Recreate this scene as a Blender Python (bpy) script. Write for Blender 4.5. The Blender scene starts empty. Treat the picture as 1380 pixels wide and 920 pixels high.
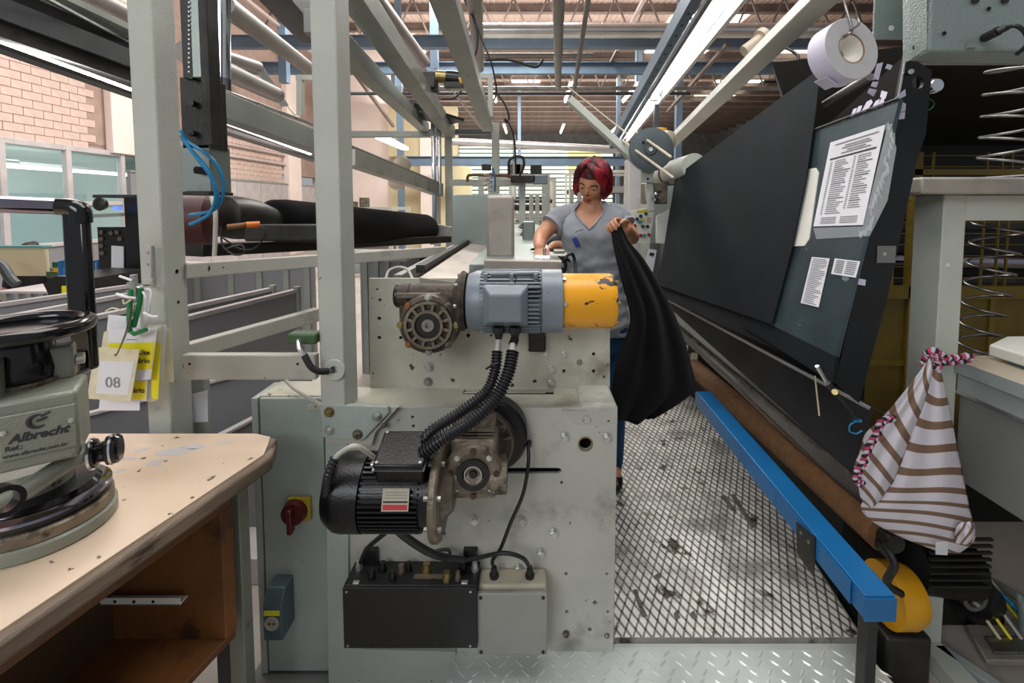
import bpy, math, random
from mathutils import Vector as V, Matrix, noise
from mathutils.geometry import tessellate_polygon
random.seed(7)
C = bpy.context.scene.collection
PI = math.pi
# ---------------------------------------------------------------- camera
CAMH, PITCH, FPX, CX, CY = 1.65, math.radians(3.5), 620.0, 715.0, 313.0
cam = bpy.data.objects.new('camera', bpy.data.cameras.new('camera')); C.objects.link(cam)
cam.location = (0, 0, CAMH); cam.rotation_euler = (PI/2 - PITCH, 0, 0)
cam.data.sensor_width = 36.0; cam.data.lens = FPX*36.0/1380.0
cam.data.shift_x = (690.0-CX)/1380.0; cam.data.shift_y = (CY-460.0)/1380.0
cam.data.clip_end = 200; cam.data.clip_start = 0.05
bpy.context.scene.camera = cam
# ---------------------------------------------------------------- world, exposure, big lights
sc = bpy.context.scene
sc.view_settings.view_transform = 'Standard'; sc.view_settings.look = 'None'
sc.view_settings.gamma = 1; sc.view_settings.use_curve_mapping = False
sc.view_settings.exposure = -0.10
w = bpy.data.worlds.new('world'); sc.world = w; w.use_nodes = True
w.node_tree.nodes['Background'].inputs[0].default_value = (0.93, 0.95, 1.0, 1)
w.node_tree.nodes['Background'].inputs[1].default_value = 0.40
def area(name, loc, sx, sy, e, col=(1, 1, 1), rot=(0, 0, 0)):
    l = bpy.data.lights.new(name, 'AREA'); l.shape = 'RECTANGLE'; l.size = sx; l.size_y = sy; l.energy = e; l.color = col
    o = bpy.data.objects.new(name, l); C.objects.link(o); o.location = loc; o.rotation_euler = rot
    return o
area('fill_near', (-0.3, 1.6, 5.3), 5.0, 2.2, 245, (1.0, 0.99, 0.96))  # added overhead fill lamp above the frame, not a roof opening
area('fill_left', (-5.0, 5.5, 5.6), 3.0, 3.0, 270, (1.0, 0.92, 0.88))  # added fill lamp that brightens the left brick wall
area('fill_mid', (-1.5, 11.0, 7.6), 5.0, 2.0, 1300, (1.0, 0.97, 0.92))  # added unseen fill lamp, lifts the pale rear walls
area('skylight_far', (0.0, 22.0, 7.6), 8.0, 5.0, 1500, (1.0, 1.0, 0.93))
area('office_light', (-9.8, 6.5, 2.66), 2.4, 6.0, 160, (0.92, 1.0, 1.0))
area('roof_fill', (0.0, 13.0, 5.4), 12.0, 9.0, 900, (1.0, 0.93, 0.88), (PI, 0, 0))  # added upward-facing fill that brightens the roof underside
area('roof_fill_far', (1.0, 30.0, 5.2), 16.0, 14.0, 1700, (1.0, 0.94, 0.9), (PI, 0, 0))  # second added upward fill, for the far roof bays
area('fill_behind', (-2.2, -3.0, 3.4), 3.0, 1.6, 120, (0.97, 0.99, 1.0), (math.radians(62), 0, math.radians(-28)))  # added fill lamp behind the camera, brightens front faces
# ---------------------------------------------------------------- pixel rays
def _d(px, py):
    x = (px-CX)/FPX; y = (CY-py)/FPX; c, s = math.cos(PITCH), math.sin(PITCH)
    return V((x, c+s*y, -s+c*y))
O = V((0, 0, CAMH))
def P(px, py, y): d = _d(px, py); return O + d*(y/d.y)
def PZ(px, py, z): d = _d(px, py); return O + d*((z-CAMH)/d.z)
def PX(px, py, x): d = _d(px, py); return O + d*(x/d.x)
# ---------------------------------------------------------------- mesh builder
class B:
    def __init__(s): s.v = []; s.f = []
    def add(s, vs, fs):
        n = len(s.v); s.v += [V(p) for p in vs]; s.f += [tuple(i+n for i in f) for f in fs]; return s
    def obox(s, c, a, b, d):
        c, a, b, d = V(c), V(a), V(b), V(d)
        vs = [c+a*i+b*j+d*k for k in (-1, 1) for j in (-1, 1) for i in (-1, 1)]
        fs = [(0, 2, 3, 1), (4, 5, 7, 6), (0, 1, 5, 4), (2, 6, 7, 3), (0, 4, 6, 2), (1, 3, 7, 5)]
        if a.cross(b).dot(d) < 0: fs = [f[::-1] for f in fs]
        return s.add(vs, fs)
    def box(s, x0, x1, y0, y1, z0, z1):
        return s.obox(((x0+x1)/2, (y0+y1)/2, (z0+z1)/2), ((x1-x0)/2, 0, 0), (0, (y1-y0)/2, 0), (0, 0, (z1-z0)/2))
    def bar(s, p, q, w, h, up=(0, 0, 1)):
        p, q = V(p), V(q); d = (q-p); u = V(up); a = d.cross(u)
        if a.length < 1e-6: a = d.cross(V((1, 0, 0)))
        a.normalize(); u = a.cross(d).normalized()
        return s.obox((p+q)/2, d/2, a*w/2, u*h/2)
    def lathe(s, o, ax, prof, n=24, ref=None, closed=False):
        o = V(o); ax = V(ax).normalized(); r0 = V(ref) if ref else (V((0, 0, 1)) if abs(ax.z) < .9 else V((1, 0, 0)))
        a = (r0-ax*r0.dot(ax)).normalized(); b = ax.cross(a); vs = []; fs = []
        m = len(prof)
        for r, h in prof:
            for k in range(n):
                t = 2*PI*k/n; vs.append(o+ax*h+(a*math.cos(t)+b*math.sin(t))*max(r, 1e-5))
        for i in range(m if closed else m-1):
            j = (i+1) % m
            for k in range(n):
                k2 = (k+1) % n; fs.append((i*n+k, i*n+k2, j*n+k2, j*n+k))
        if not closed:
            fs.append(tuple(range(n-1, -1, -1))); fs.append(tuple((m-1)*n+k for k in range(n)))
        return s.add(vs, fs)
    def cyl(s, p, q, r, r2=None, n=20):
        p, q = V(p), V(q)
        return s.lathe(p, q-p, [(r, 0), (r if r2 is None else r2, (q-p).length)], n)
    def ring(s, o, ax, ri, ro, h, n=32):
        return s.lathe(o, ax, [(ri, 0), (ro, 0), (ro, h), (ri, h)], n, closed=True)
    def tube(s, pts, r, n=8, closed=False, flat=1.0):
        pts = [V(p) for p in pts]; m = len(pts); vs = []; fs = []
        rad = r if callable(r) else (lambda t: r)
        up = V((0.13, 0.2, 0.97)); 
        for i, p in enumerate(pts):
            if closed: d = pts[(i+1) % m]-pts[i-1]
            else: d = pts[min(i+1, m-1)]-pts[max(i-1, 0)]
            if d.length < 1e-9: d = V((0, 0, 1))
            d.normalize(); a = up-d*up.dot(d)
            if a.length < 1e-3: a = V((1, 0, 0))-d*d.x
            a.normalize(); up = a; b = d.cross(a); rr = rad(i/(m-1))
            for k in range(n):
                t = 2*PI*k/n; vs.append(p+(a*math.cos(t)+b*math.sin(t)*flat)*rr)
        for i in range(m if closed else m-1):
            j = (i+1) % m
            for k in range(n): fs.append((i*n+k, i*n+(k+1) % n, j*n+(k+1) % n, j*n+k))
        if not closed: fs += [tuple(range(n-1, -1, -1)), tuple((m-1)*n+k for k in range(n))]
        return s.add(vs, fs)
    def prism(s, pts, ex, holes=()):
        ex = V(ex); loops = [[V(p) for p in pts]]+[[V(p) for p in h] for h in holes]
        flat = [p for l in loops for p in l]; n = len(flat)
        if len(loops) == 1 and len(pts) <= 4: tris = [tuple(range(n))]
        else: tris = [tuple(t) for t in tessellate_polygon(loops)]
        nn = V((0, 0, 0))
        for t in tris: nn += (flat[t[1]]-flat[t[0]]).cross(flat[t[2]]-flat[t[0]])
        flip = nn.dot(ex) > 0
        fs = []
        for t in tris:
            t2 = tuple(reversed(t)) if flip else t
            fs.append(t2); fs.append(tuple(i+n for i in reversed(t2)))
        k = 0
        for l in loops:
            m = len(l)
            for i in range(m): fs.append((k+i, k+(i+1) % m, n+k+(i+1) % m, n+k+i))
            k += m
        b = B(); b.v = flat+[p+ex for p in flat]; b.f = fs; b.fix = True
        s.fix = True
        return s.add(b.v, b.f)
    def sph(s, c, r, nu=16, nv=10):
        c = V(c); r = r if hasattr(r, '__len__') else (r, r, r); vs = []; fs = []
        for j in range(nv+1):
            ph = PI*j/nv
            for i in range(nu):
                th = 2*PI*i/nu; vs.append(c+V((r[0]*math.sin(ph)*math.cos(th), r[1]*math.sin(ph)*math.sin(th), r[2]*math.cos(ph))))
        for j in range(nv):
            for i in range(nu): fs.append((j*nu+i, (j+1)*nu+i, (j+1)*nu+(i+1) % nu, j*nu+(i+1) % nu))
        s.fix = True
        return s.add(vs, fs)
    def grid(s, fn, nu, nv, closeu=False):
        vs = [fn(i/(nu-(0 if closeu else 1)), j/(nv-1)) for j in range(nv) for i in range(nu)]; fs = []
        for j in range(nv-1):
            for i in range(nu if closeu else nu-1):
                i2 = (i+1) % nu; fs.append((j*nu+i, j*nu+i2, (j+1)*nu+i2, (j+1)*nu+i))
        return s.add(vs, fs)
    def make(s, name, mat, parent=None, bev=0, smooth=35, loc=None, uv=None, label=None):
        me = bpy.data.meshes.new(name)
        if loc is None:
            lo = [min(p[i] for p in s.v) for i in range(3)]; hi = [max(p[i] for p in s.v) for i in range(3)]
            loc = V(((lo[0]+hi[0])/2, (lo[1]+hi[1])/2, lo[2]))
        loc = V(loc)
        me.from_pydata([p-loc for p in s.v], [], s.f)
        if getattr(s, 'fix', False):
            import bmesh
            bm = bmesh.new(); bm.from_mesh(me); bmesh.ops.remove_doubles(bm, verts=bm.verts, dist=1e-6)
            bmesh.ops.recalc_face_normals(bm, faces=bm.faces); bm.to_mesh(me); bm.free()
        me.update(); me.validate()
        if mat: me.materials.append(mat)
        o = bpy.data.objects.new(name, me); C.objects.link(o)
        if smooth:
            me.shade_smooth(); me.set_sharp_from_angle(angle=math.radians(smooth))
        W[o.name] = loc.copy()
        if parent is not None: o.parent = parent; o.location = loc-W[parent.name]
        else: o.location = loc
        if bev:
            m = o.modifiers.new('bevel', 'BEVEL'); m.width = bev; m.segments = 2; m.limit_method = 'ANGLE'; m.angle_limit = math.radians(40)
            m.harden_normals = False
        if label: o['label'] = label
        return o
W = {}
def tag(o, label, cat, group=None, kind=None):
    o['label'] = label; o['category'] = cat
    if group: o['group'] = group
    if kind: o['kind'] = kind
    return o
def thing(name, label, cat, loc, group=None):
    o = bpy.data.objects.new(name, None); C.objects.link(o); o.location = V(loc); o.empty_display_size = .1
    W[o.name] = V(loc); tag(o, label, cat, group); return o
def struct(o): o['kind'] = 'structure'; return o
def copy_tree(o, parent=None):
    c = o.copy(); C.objects.link(c); c.parent = parent
    for ch in list(o.children): copy_tree(ch, c)
    return c
def spline(pts, k=6, closed=False):
    pts = [V(p) for p in pts]; n = len(pts); out = []
    rng = n if closed else n-1
    for i in range(rng):
        if closed: p0, p1, p2, p3 = pts[i-1], pts[i], pts[(i+1) % n], pts[(i+2) % n]
        else: p0, p1, p2, p3 = pts[max(i-1, 0)], pts[i], pts[i+1], pts[min(i+2, n-1)]
        for j in range(k):
            t = j/k; t2 = t*t; t3 = t2*t
            out.append(.5*((2*p1)+(p2-p0)*t+(2*p0-5*p1+4*p2-p3)*t2+(3*p1-p0-3*p2+p3)*t3))
    if not closed: out.append(pts[-1])
    return out
def text(name, body, mat, parent, o, right, up, size, depth=.0006, align='CENTER', label=None, shear=0, bold=.022):
    cu = bpy.data.curves.new('tmp', 'FONT'); cu.body = body; cu.size = 1; cu.align_x = align; cu.extrude = 0; cu.resolution_u = 3; cu.shear = shear; cu.offset = bold
    ob = bpy.data.objects.new('tmp', cu); C.objects.link(ob)
    dg = bpy.context.evaluated_depsgraph_get(); dg.update()
    me = bpy.data.meshes.new_from_object(ob.evaluated_get(dg)); bpy.data.objects.remove(ob)
    right = V(right).normalized(); up = V(up); up = (up-right*up.dot(right)).normalized(); nn = right.cross(up)
    b = B(); b.v = [V(o)+right*v.co.x*size+up*v.co.y*size+nn*depth for v in me.vertices]; b.f = [tuple(p.vertices) for p in me.polygons]
    return b.make(name, mat, parent, smooth=0, label=label)
# ---------------------------------------------------------------- materials
def srgb(h):
    h = h.lstrip('#'); c = [int(h[i:i+2], 16)/255 for i in (0, 2, 4)]
    return tuple((x/12.92 if x <= .04045 else ((x+.055)/1.055)**2.4) for x in c)+(1,)
def mat(name, col, rough=.5, metal=0, var=.15, vs=6, chips=None, bump=.05, bs=120, emit=0, spec=.5, chips2=None, stretch=None):
    m = bpy.data.materials.new(name); m.use_nodes = True; nt = m.node_tree; N = nt.nodes; L = nt.links
    bs_ = N['Principled BSDF']; col = srgb(col) if isinstance(col, str) else col
    bs_.inputs['Roughness'].default_value = rough; bs_.inputs['Metallic'].default_value = metal
    bs_.inputs['Specular IOR Level'].default_value = spec
    tc = N.new('ShaderNodeTexCoord'); mp = N.new('ShaderNodeMapping'); L.new(tc.outputs['Object'], mp.inputs[0])
    if stretch: mp.inputs['Scale'].default_value = stretch
    src = None
    if var or chips or chips2:
        n1 = N.new('ShaderNodeTexNoise'); n1.inputs['Scale'].default_value = vs; n1.inputs['Detail'].default_value = 6; L.new(mp.outputs[0], n1.inputs[0])
        mx = N.new('ShaderNodeMix'); mx.data_type = 'RGBA'
        mx.inputs[6].default_value = tuple(c*(1-var) for c in col[:3])+(1,); mx.inputs[7].default_value = tuple(min(1, c*(1+var)) for c in col[:3])+(1,)
        cr = N.new('ShaderNodeMapRange'); cr.inputs[1].default_value = .35; cr.inputs[2].default_value = .65; L.new(n1.outputs[0], cr.inputs[0]); L.new(cr.outputs[0], mx.inputs[0])
        src = mx.outputs[2]
        for ch in (chips, chips2):
            if not ch: continue
            cc, thr, scl = ch[:3]; soft = ch[3] if len(ch) > 3 else .02
            n2 = N.new('ShaderNodeTexNoise'); n2.inputs['Scale'].default_value = scl; n2.inputs['Detail'].default_value = 5; n2.inputs['Roughness'].default_value = .6
            L.new(mp.outputs[0], n2.inputs[0])
            r = N.new('ShaderNodeMapRange'); r.inputs[1].default_value = thr; r.inputs[2].default_value = thr+soft; L.new(n2.outputs[0], r.inputs[0])
            m2 = N.new('ShaderNodeMix'); m2.data_type = 'RGBA'; L.new(r.outputs[0], m2.inputs[0]); L.new(src, m2.inputs[6]); m2.inputs[7].default_value = srgb(cc); src = m2.outputs[2]
        L.new(src, bs_.inputs['Base Color'])
    else: bs_.inputs['Base Color'].default_value = col
    if bump:
        n3 = N.new('ShaderNodeTexNoise'); n3.inputs['Scale'].default_value = bs; n3.inputs['Detail'].default_value = 3; L.new(mp.outputs[0], n3.inputs[0])
        bp = N.new('ShaderNodeBump'); bp.inputs['Strength'].default_value = bump*4; bp.inputs['Distance'].default_value = .002; L.new(n3.outputs[0], bp.inputs['Height']); L.new(bp.outputs[0], bs_.inputs['Normal'])
    if emit:
        bs_.inputs['Emission Color'].default_value = col; bs_.inputs['Emission Strength'].default_value = emit
    return m
M = {}
def mm(k, *a, **kw): M[k] = mat(k, *a, **kw); return M[k]
mm('paint', '#acaba2', .42, 0, .12, 3, ('#2f2c28', .695, 26), .14, 160, chips2=('#66645a', .56, 5, .25))
mm('paint_dirty', '#b0ae9f', .5, 0, .18, 4, ('#2a2622', .665, 20), .12, 160, chips2=('#655c4b', .53, 4, .25))
mm('paint_teal', '#a0a9a3', .35, 0, .09, 3, ('#4a4a46', .70, 24), .25, 260)
mm('paint_post', '#adb0a8', .35, 0, .09, 3, ('#55574f', .70, 22), .3, 300)
mm('cabinet', '#9ca6a0', .4, 0, .12, 3, ('#35332f', .70, 22), .12, 200)
mm('beam_grey', '#8a8f88', .45, 0, .12, 3, ('#4c4a46', .7, 9), .08, 120)
mm('beam_dark', '#3c4043', .45, .2, .2, 4, None, .05)
mm('steel_blue', '#5f7284', .5, .1, .12, 2, ('#54504c', .68, 6, .05), .05)
mm('duct', '#c8c8c8', .28, .85, .08, 3, None, .04, 30)
mm('pipe_grey', '#77716d', .5, .1, .14, 3, None, .05)
mm('chrome', '#cfd2d8', .15, 1, .05, 6, None, 0)
mm('steel', '#8d8c89', .35, .85, .2, 8, ('#4a433c', .62, 12, .1), .06)
mm('steel_dark', '#33322f', .45, .6, .3, 10, None, .1)
mm('cast', '#453c34', .55, .45, .35, 12, ('#27211d', .56, 14, .1), .25, 90)
mm('cast_light', '#716759', .45, .5, .35, 14, ('#2a231d', .54, 18, .12), .25, 90)
mm('grease', '#231f1c', .3, .5, .4, 10, None, .2)
mm('zinc', '#b9bab4', .32, .75, .15, 20, None, .05)
mm('brass', '#8a7a4e', .35, .8, .2, 20, None, .05)
mm('rust', '#7a5230', .6, .4, .3, 20, None, .1)
mm('motor_grey', '#6f7880', .38, .1, .1, 6, ('#4b5056', .68, 14, .05), .1, 200)
mm('motor_black', '#0d0d10', .32, .3, .3, 8, ('#2d2a2c', .6, 10, .2), .08, 150)
mm('yellow', '#d9960f', .38, 0, .05, 4, ('#15120e', .655, 9, .01), .04)
mm('yellow_plain', '#c98f12', .4, 0, .08, 4, None, .04)
mm('black', '#0c0c0d', .4, 0, .25, 8, None, .05)
mm('rubber', '#141415', .55, 0, .2, 10, None, .06)
mm('hose', '#17171b', .38, 0, .2, 10, None, .05)
mm('cable_black', '#111113', .45, 0, .1, 10, None, .03)
mm('cable_white', '#aaa79f', .5, 0, .1, 10, None, .03)
mm('blackbox', '#131314', .5, .1, .25, 6, ('#2b2a28', .64, 20, .1), .12, 300)
mm('abs_grey', '#8b8a84', .45, 0, .06, 6, None, .03)
mm('abs_beige', '#a69f8b', .5, 0, .08, 8, ('#4e463a', .68, 12, .06), .04)
mm('hole', '#050505', .9, 0, 0, 1, None, 0)  # flat near-black stands in for the shade inside holes and slots
mm('red_knob', '#490d10', .35, 0, .15, 8, None, .03)
mm('yellow_plate', '#9c8c22', .4, 0, .1, 9, ('#403a18', .66, 20, .03), .03)
mm('socket_grey', '#45565b', .42, 0, .1, 8, ('#22282b', .66, 20, .05), .04)
mm('white_plastic', '#dcdad2', .4, 0, .05, 8, None, .02)
mm('paper', '#d6d6dc', .7, 0, .04, 8, None, 0)
mm('ink', '#26262a', .7, 0, 0, 8, None, 0)
mm('ink_grey', '#77777d', .7, 0, 0, 8, None, 0)
mm('tag_old', '#cfc8ad', .7, 0, .1, 20, ('#8a7d58', .62, 30, .1), .05)
mm('tag_yellow', '#e0d414', .5, 0, .04, 9, None, 0)
mm('tie_white', '#d8d6dc', .5, 0, .05, 8, None, 0)
mm('green_plastic', '#11703a', .35, 0, .1, 8, None, .02)
mm('green_dark', '#35502f', .5, 0, .15, 8, None, .05)
mm('blue_hose', '#1479ab', .25, 0, .05, 8, None, 0)
mm('table_top', '#c9b39d', .4, 0, .06, 3, ('#3a2c24', .655, 24), .05, 100, chips2=('#b39f8b', .58, 4, .2))
mm('edge_wood', '#6f5f50', .6, 0, .3, 10, ('#33271f', .56, 12, .1), .3, 60, stretch=(2, .25, 2))
mm('wood_orange', '#6b421d', .55, 0, .25, 5, ('#3f240f', .56, 9, .1), .12, 60)
mm('wood_brown', '#442b12', .65, 0, .25, 4, ('#3a2410', .58, 6, .1), .12, 60)
mm('device_green', '#7b7e72', .38, .1, .12, 6, ('#3b3d37', .68, 20, .03), .15, 200)
mm('device_black', '#0b0b0e', .14, 0, .2, 8, None, 0)
mm('chrome_dark', '#8a8794', .12, 1, .1, 6, None, 0)
mm('board', '#46545a', .25, .4, .2, 5, ('#8b999c', .655, 16, .06), .05)
mm('side_plate', '#14181b', .38, .3, .3, 5, ('#2f4854', .62, 5, .1), .05)
mm('tape_white', '#c8c4d8', .5, 0, .06, 9, None, .02)
mm('tape_side', '#b5b3b3', .6, 0, .04, 30, None, .02)
mm('kraft', '#8a6a4c', .7, 0, .1, 9, None, 0)
mm('blue_paint', '#0b5d94', .38, 0, .12, 4, ('#0b3d5c', .66, 14, .05), .1, 150)
mm('roller_brown', '#6b4826', .75, 0, .18, 30, None, .3, 250)
mm('trough', '#3d3b3a', .3, .35, .35, 3, None, .04)
mm('yellow_fence', '#725e0e', .5, .1, .15, 5, None, .04)
mm('yellow_panel', '#665310', .55, .1, .2, 5, None, .12, 60)
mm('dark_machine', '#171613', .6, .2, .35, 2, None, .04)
mm('teal_box', '#7f8b88', .32, .1, .06, 3, ('#44504f', .74, 12), .22, 260)
mm('bin_grey', '#86868a', .5, .1, .06, 2, None, .03)
mm('bin_edge', '#b8b2b2', .45, .1, .1, 4, None, .03)
mm('brick_pink', '#cbb2a8', .8, 0, .10, 5, ('#8c6a5e', .66, 9, .05), .25, 40)
mm('mortar_pink', '#a18a80', .85, 0, .1, 5, None, .2, 40)
mm('wall_pink', '#eadbd3', .75, 0, .05, 1, None, .05)
mm('wall_cream', '#cdc09c', .75, 0, .05, 1, None, .05)
mm('roof', '#bda79c', .7, .1, .12, .8, ('#7a6257', .62, 2, .15), .03)
mm('purlin', '#6f625b', .6, .2, .15, 2, None, .03)
mm('concrete', '#a8a199', .45, 0, .12, 2, ('#6c6760', .62, 5, .1), .08, 30)
mm('concrete_dark', '#6f706e', .55, 0, .2, 3, ('#3d3c3a', .6, 7, .1), .1, 30)
mm('mesh_white', '#dcdbd6', .42, .1, .12, 8, ('#4b423b', .60, 7, .05), .08, chips2=('#8a8782', .5, 3, .15))
mm('mesh_rib', '#8a867f', .4, .4, .2, 8, ('#38312b', .58, 7, .1), .05)
mm('mesh_under', '#5b5650', .6, .2, .35, 7, ('#2a241f', .58, 6, .08), .1)
mm('tread', '#cdd3d0', .3, .35, .1, 5, ('#3a3530', .71, 12, .02), .03)
mm('tread_cream', '#c0bda8', .4, .2, .08, 5, ('#3a3530', .69, 12, .02), .05)
mm('tube', '#ffffff', emit=18, var=0, bump=0)
mm('tube_pink', (1, .80, .74, 1), emit=7, var=0, bump=0)
mm('tube_soft', (1, .97, .95, 1), emit=4, var=0, bump=0)
mm('skyglow', (1.0, .93, .82, 1), emit=3.2, var=0, bump=0)
mm('skyglow_green', (.86, 1.0, .84, 1), emit=1.8, var=0, bump=0)
mm('skyglow_yellow', (1.0, .88, .35, 1), emit=1.4, var=0, bump=0)
mm('lamp_house', '#8b9397', .3, .5, .1, 5, None, .02)
mm('white_beam', '#eeeee4', .4, 0, .05, 4, ('#8d8b7c', .7, 9, .05), .05)
mm('white_frame', '#b2b5ac', .42, 0, .08, 4, ('#605d55', .74, 20, .04), .08)
mm('worn_metal', '#9c948b', .5, .35, .14, 7, ('#6a615a', .6, 9, .15), .15, 60)
mm('stainless', '#8f9894', .3, .7, .12, 2, ('#6b7a78', .58, 3, .2), .04)
mm('pulley', '#4a5356', .45, .3, .15, 9, None, .05)
mm('office', '#c2cfcc', .6, 0, .05, 1, None, 0)
mm('office_low', '#5b959c', .6, 0, .05, 1, None, 0)
mm('dark_shirt', '#1c1c22', .8, 0, .2, 9, None, .1)
mm('desk_panel', '#757673', .5, .05, .06, 3, None, .05)
mm('desk_frame', '#959c9b', .45, .05, .08, 4, None, .06)
mm('desk_top', '#b7ab98', .4, 0, .08, 4, None, .05)
mm('rope_pink', '#b5385c', .7, 0, .2, 60, None, .1)
mm('rope_black', '#15131c', .7, 0, .2, 60, None, .1)
mm('rope_white', '#b9b4c0', .7, 0, .1, 60, None, .1)
mm('orange', '#c96a16', .4, 0, .1, 9, None, 0)
mm('maroon', '#3a1214', .5, .1, .3, 9, None, .05)
mm('wood_pallet', '#6a5443', .7, 0, .2, 7, None, .1)
mm('btn_red', '#a51524', .35, 0, 0, 1, None, 0); mm('btn_green', '#14522f', .35, 0, 0, 1, None, 0); mm('btn_blue', '#1c3557', .35, 0, 0, 1, None, 0)
mm('btn_yellow', '#c7b62a', .35, 0, 0, 1, None, 0); mm('btn_cyan', '#1f8b8d', .35, 0, 0, 1, None, 0)
mm('silver_trim', '#b9bab9', .25, .8, .05, 5, None, 0)
def fabric(name, col, scale, strength, rough=.95, sheen=.3):
    m = mat(name, col, rough, 0, .25, 5, None, 0); nt = m.node_tree; N = nt.nodes; L = nt.links
    tc = N.new('ShaderNodeTexCoord'); wv = N.new('ShaderNodeTexNoise'); wv.inputs['Scale'].default_value = scale; wv.inputs['Detail'].default_value = 2
    L.new(tc.outputs['Object'], wv.inputs[0]); bp = N.new('ShaderNodeBump'); bp.inputs['Strength'].default_value = strength; bp.inputs['Distance'].default_value = .004
    L.new(wv.outputs[0], bp.inputs['Height']); b = N['Principled BSDF']; L.new(bp.outputs[0], b.inputs['Normal'])
    b.inputs['Sheen Weight'].default_value = sheen; b.inputs['Specular IOR Level'].default_value = .15
    return m
M['black_cloth'] = fabric('black_cloth', '#060607', 150, 1.0, sheen=.04)
M['navy_cloth'] = fabric('navy_cloth', '#0e151a', 500, .4, .7, .0)
M['shirt'] = fabric('shirt', '#8d9096', 300, .3, sheen=.1)
M['jeans'] = fabric('jeans', '#1b3f63', 350, .4, sheen=.1)
def glassy(name, col, alpha, rough=.05):
    m = bpy.data.materials.new(name); m.use_nodes = True; b = m.node_tree.nodes['Principled BSDF']
    b.inputs['Base Color'].default_value = srgb(col); b.inputs['Roughness'].default_value = rough; b.inputs['Alpha'].default_value = alpha
    return m
M['glass'] = glassy('glass', '#bcd6d6', .22); M['sleeve'] = glassy('sleeve', '#dfe6ea', .16, .08)

def wear_gradient():
    # yellow cover: scuffs concentrated near its outer upper end (wear of its own)
    m = M['yellow']; nt = m.node_tree; N = nt.nodes; L = nt.links; b = N['Principled BSDF']
    tc = N.new('ShaderNodeTexCoord'); sp = N.new('ShaderNodeSeparateXYZ'); L.new(tc.outputs['Object'], sp.inputs[0])
    gx = N.new('ShaderNodeMapRange'); gx.inputs[1].default_value = -.03; gx.inputs[2].default_value = .07; L.new(sp.outputs[0], gx.inputs[0])
    gz = N.new('ShaderNodeMapRange'); gz.inputs[1].default_value = .07; gz.inputs[2].default_value = .17; L.new(sp.outputs[2], gz.inputs[0])
    mul = N.new('ShaderNodeMath'); mul.operation = 'MULTIPLY'; L.new(gx.outputs[0], mul.inputs[0]); L.new(gz.outputs[0], mul.inputs[1])
    mp = N.new('ShaderNodeMapping'); mp.inputs['Scale'].default_value = (24, 30, 42); L.new(tc.outputs['Object'], mp.inputs[0])
    n = N.new('ShaderNodeTexNoise'); n.inputs['Scale'].default_value = 1; n.inputs['Detail'].default_value = 6; n.inputs['Roughness'].default_value = .65; L.new(mp.outputs[0], n.inputs[0])
    ad = N.new('ShaderNodeMath'); ad.operation = 'MULTIPLY_ADD'; ad.inputs[1].default_value = .19; L.new(mul.outputs[0], ad.inputs[0]); L.new(n.outputs[0], ad.inputs[2])
    r = N.new('ShaderNodeMapRange'); r.inputs[1].default_value = .655; r.inputs[2].default_value = .665; L.new(ad.outputs[0], r.inputs[0])
    mx = N.new('ShaderNodeMix'); mx.data_type = 'RGBA'; old = b.inputs['Base Color'].links[0].from_socket
    L.new(r.outputs[0], mx.inputs[0]); L.new(old, mx.inputs[6]); mx.inputs[7].default_value = srgb('#15120e'); L.new(mx.outputs[2], b.inputs['Base Color'])
wear_gradient()
# ================================================================ SETTING
struct(B().box(-12, 17, -4, 45, -.1, 0).make('floor', M['concrete'], smooth=0))
# left wall with painted blocks
wl = B().box(-8.3, -8, -1, 21, 2.62, 8).make('wall_left', M['mortar_pink'], smooth=0); struct(wl)
bb = B().box(-8.0, -7.985, 0, .29, 0, .127); base = bb.make('brick', M['brick_pink'], wl, bev=.004, smooth=0)
me = base.data; first = True; k = 0
for r in range(21):
    for c in range(34):
        y = 6.3+c*.3+(r % 2)*.15; z = (2.64+r*.135) if y < 8.4 else (2.34+r*.135)
        if 8.4 <= y < 11.0 or y > 14.7 or (y > 8.4 and r > 8): continue
        o = base if first else base.copy()
        if not first: C.objects.link(o)
        first = False
        o.parent = wl; o.location = V((-7.9925+random.uniform(-.003, .003), y+.145, z))-W['wall_left']
struct(B().box(-8.0, -7.86, 8.75, 9.5, 2.62, 8).make('trim_1', M['wall_pink'], bev=.01))
struct(B().box(-8.0, -7.82, 15.0, 15.8, 0, 8).make('trim_2', M['wall_pink'], bev=.01))
# inner rooms far left
struct(B().box(-8.3, -5.3, 17.6, 17.8, 0, 8).make('wall_back', M['wall_pink'], smooth=0))
struct(B().box(-5.3, -2.9, 17.4, 23, 0, 3.4).make('wall_cream', M['wall_cream'], smooth=0))
struct(B().box(-5.2, -2.7, 17.0, 17.4, 3.4, 5.2).make('wall_cream_upper', M['wall_cream'], smooth=0)).name = 'wall_upper'
struct(B().box(-4.0, -3.4, 16.8, 17.4, 0, 5.2).make('trim_3', M['wall_pink'], smooth=0))
# far end wall with louvred opening
fw = B()
fw.box(-12, -6.5, 42, 42.3, 0, 9).box(7.5, 17, 42, 42.3, 0, 9).box(-6.5, 7.5, 42, 42.3, 6.9, 9).box(-6.5, 7.5, 42, 42.3, 0, .6)
fwo = fw.make('wall_far', M['concrete_dark'], smooth=0); struct(fwo)
for i in range(17):
    z = .7+i*.37
    B().obox((.5, 41.9, z), (7.0, 0, 0), (0, .16, .05), (0, -.012, .03)).make('slat', M['beam_grey'], fwo, smooth=0)
win = B().box(-6.5, 7.5, 42.35, 42.4, .6, 6.9).make('window_3', M['skyglow_green'], smooth=0); struct(win)
B().box(3.4, 6.4, 42.1, 42.2, 4.2, 6.4).make('pane', M['skyglow_yellow'], win, smooth=0)
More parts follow.
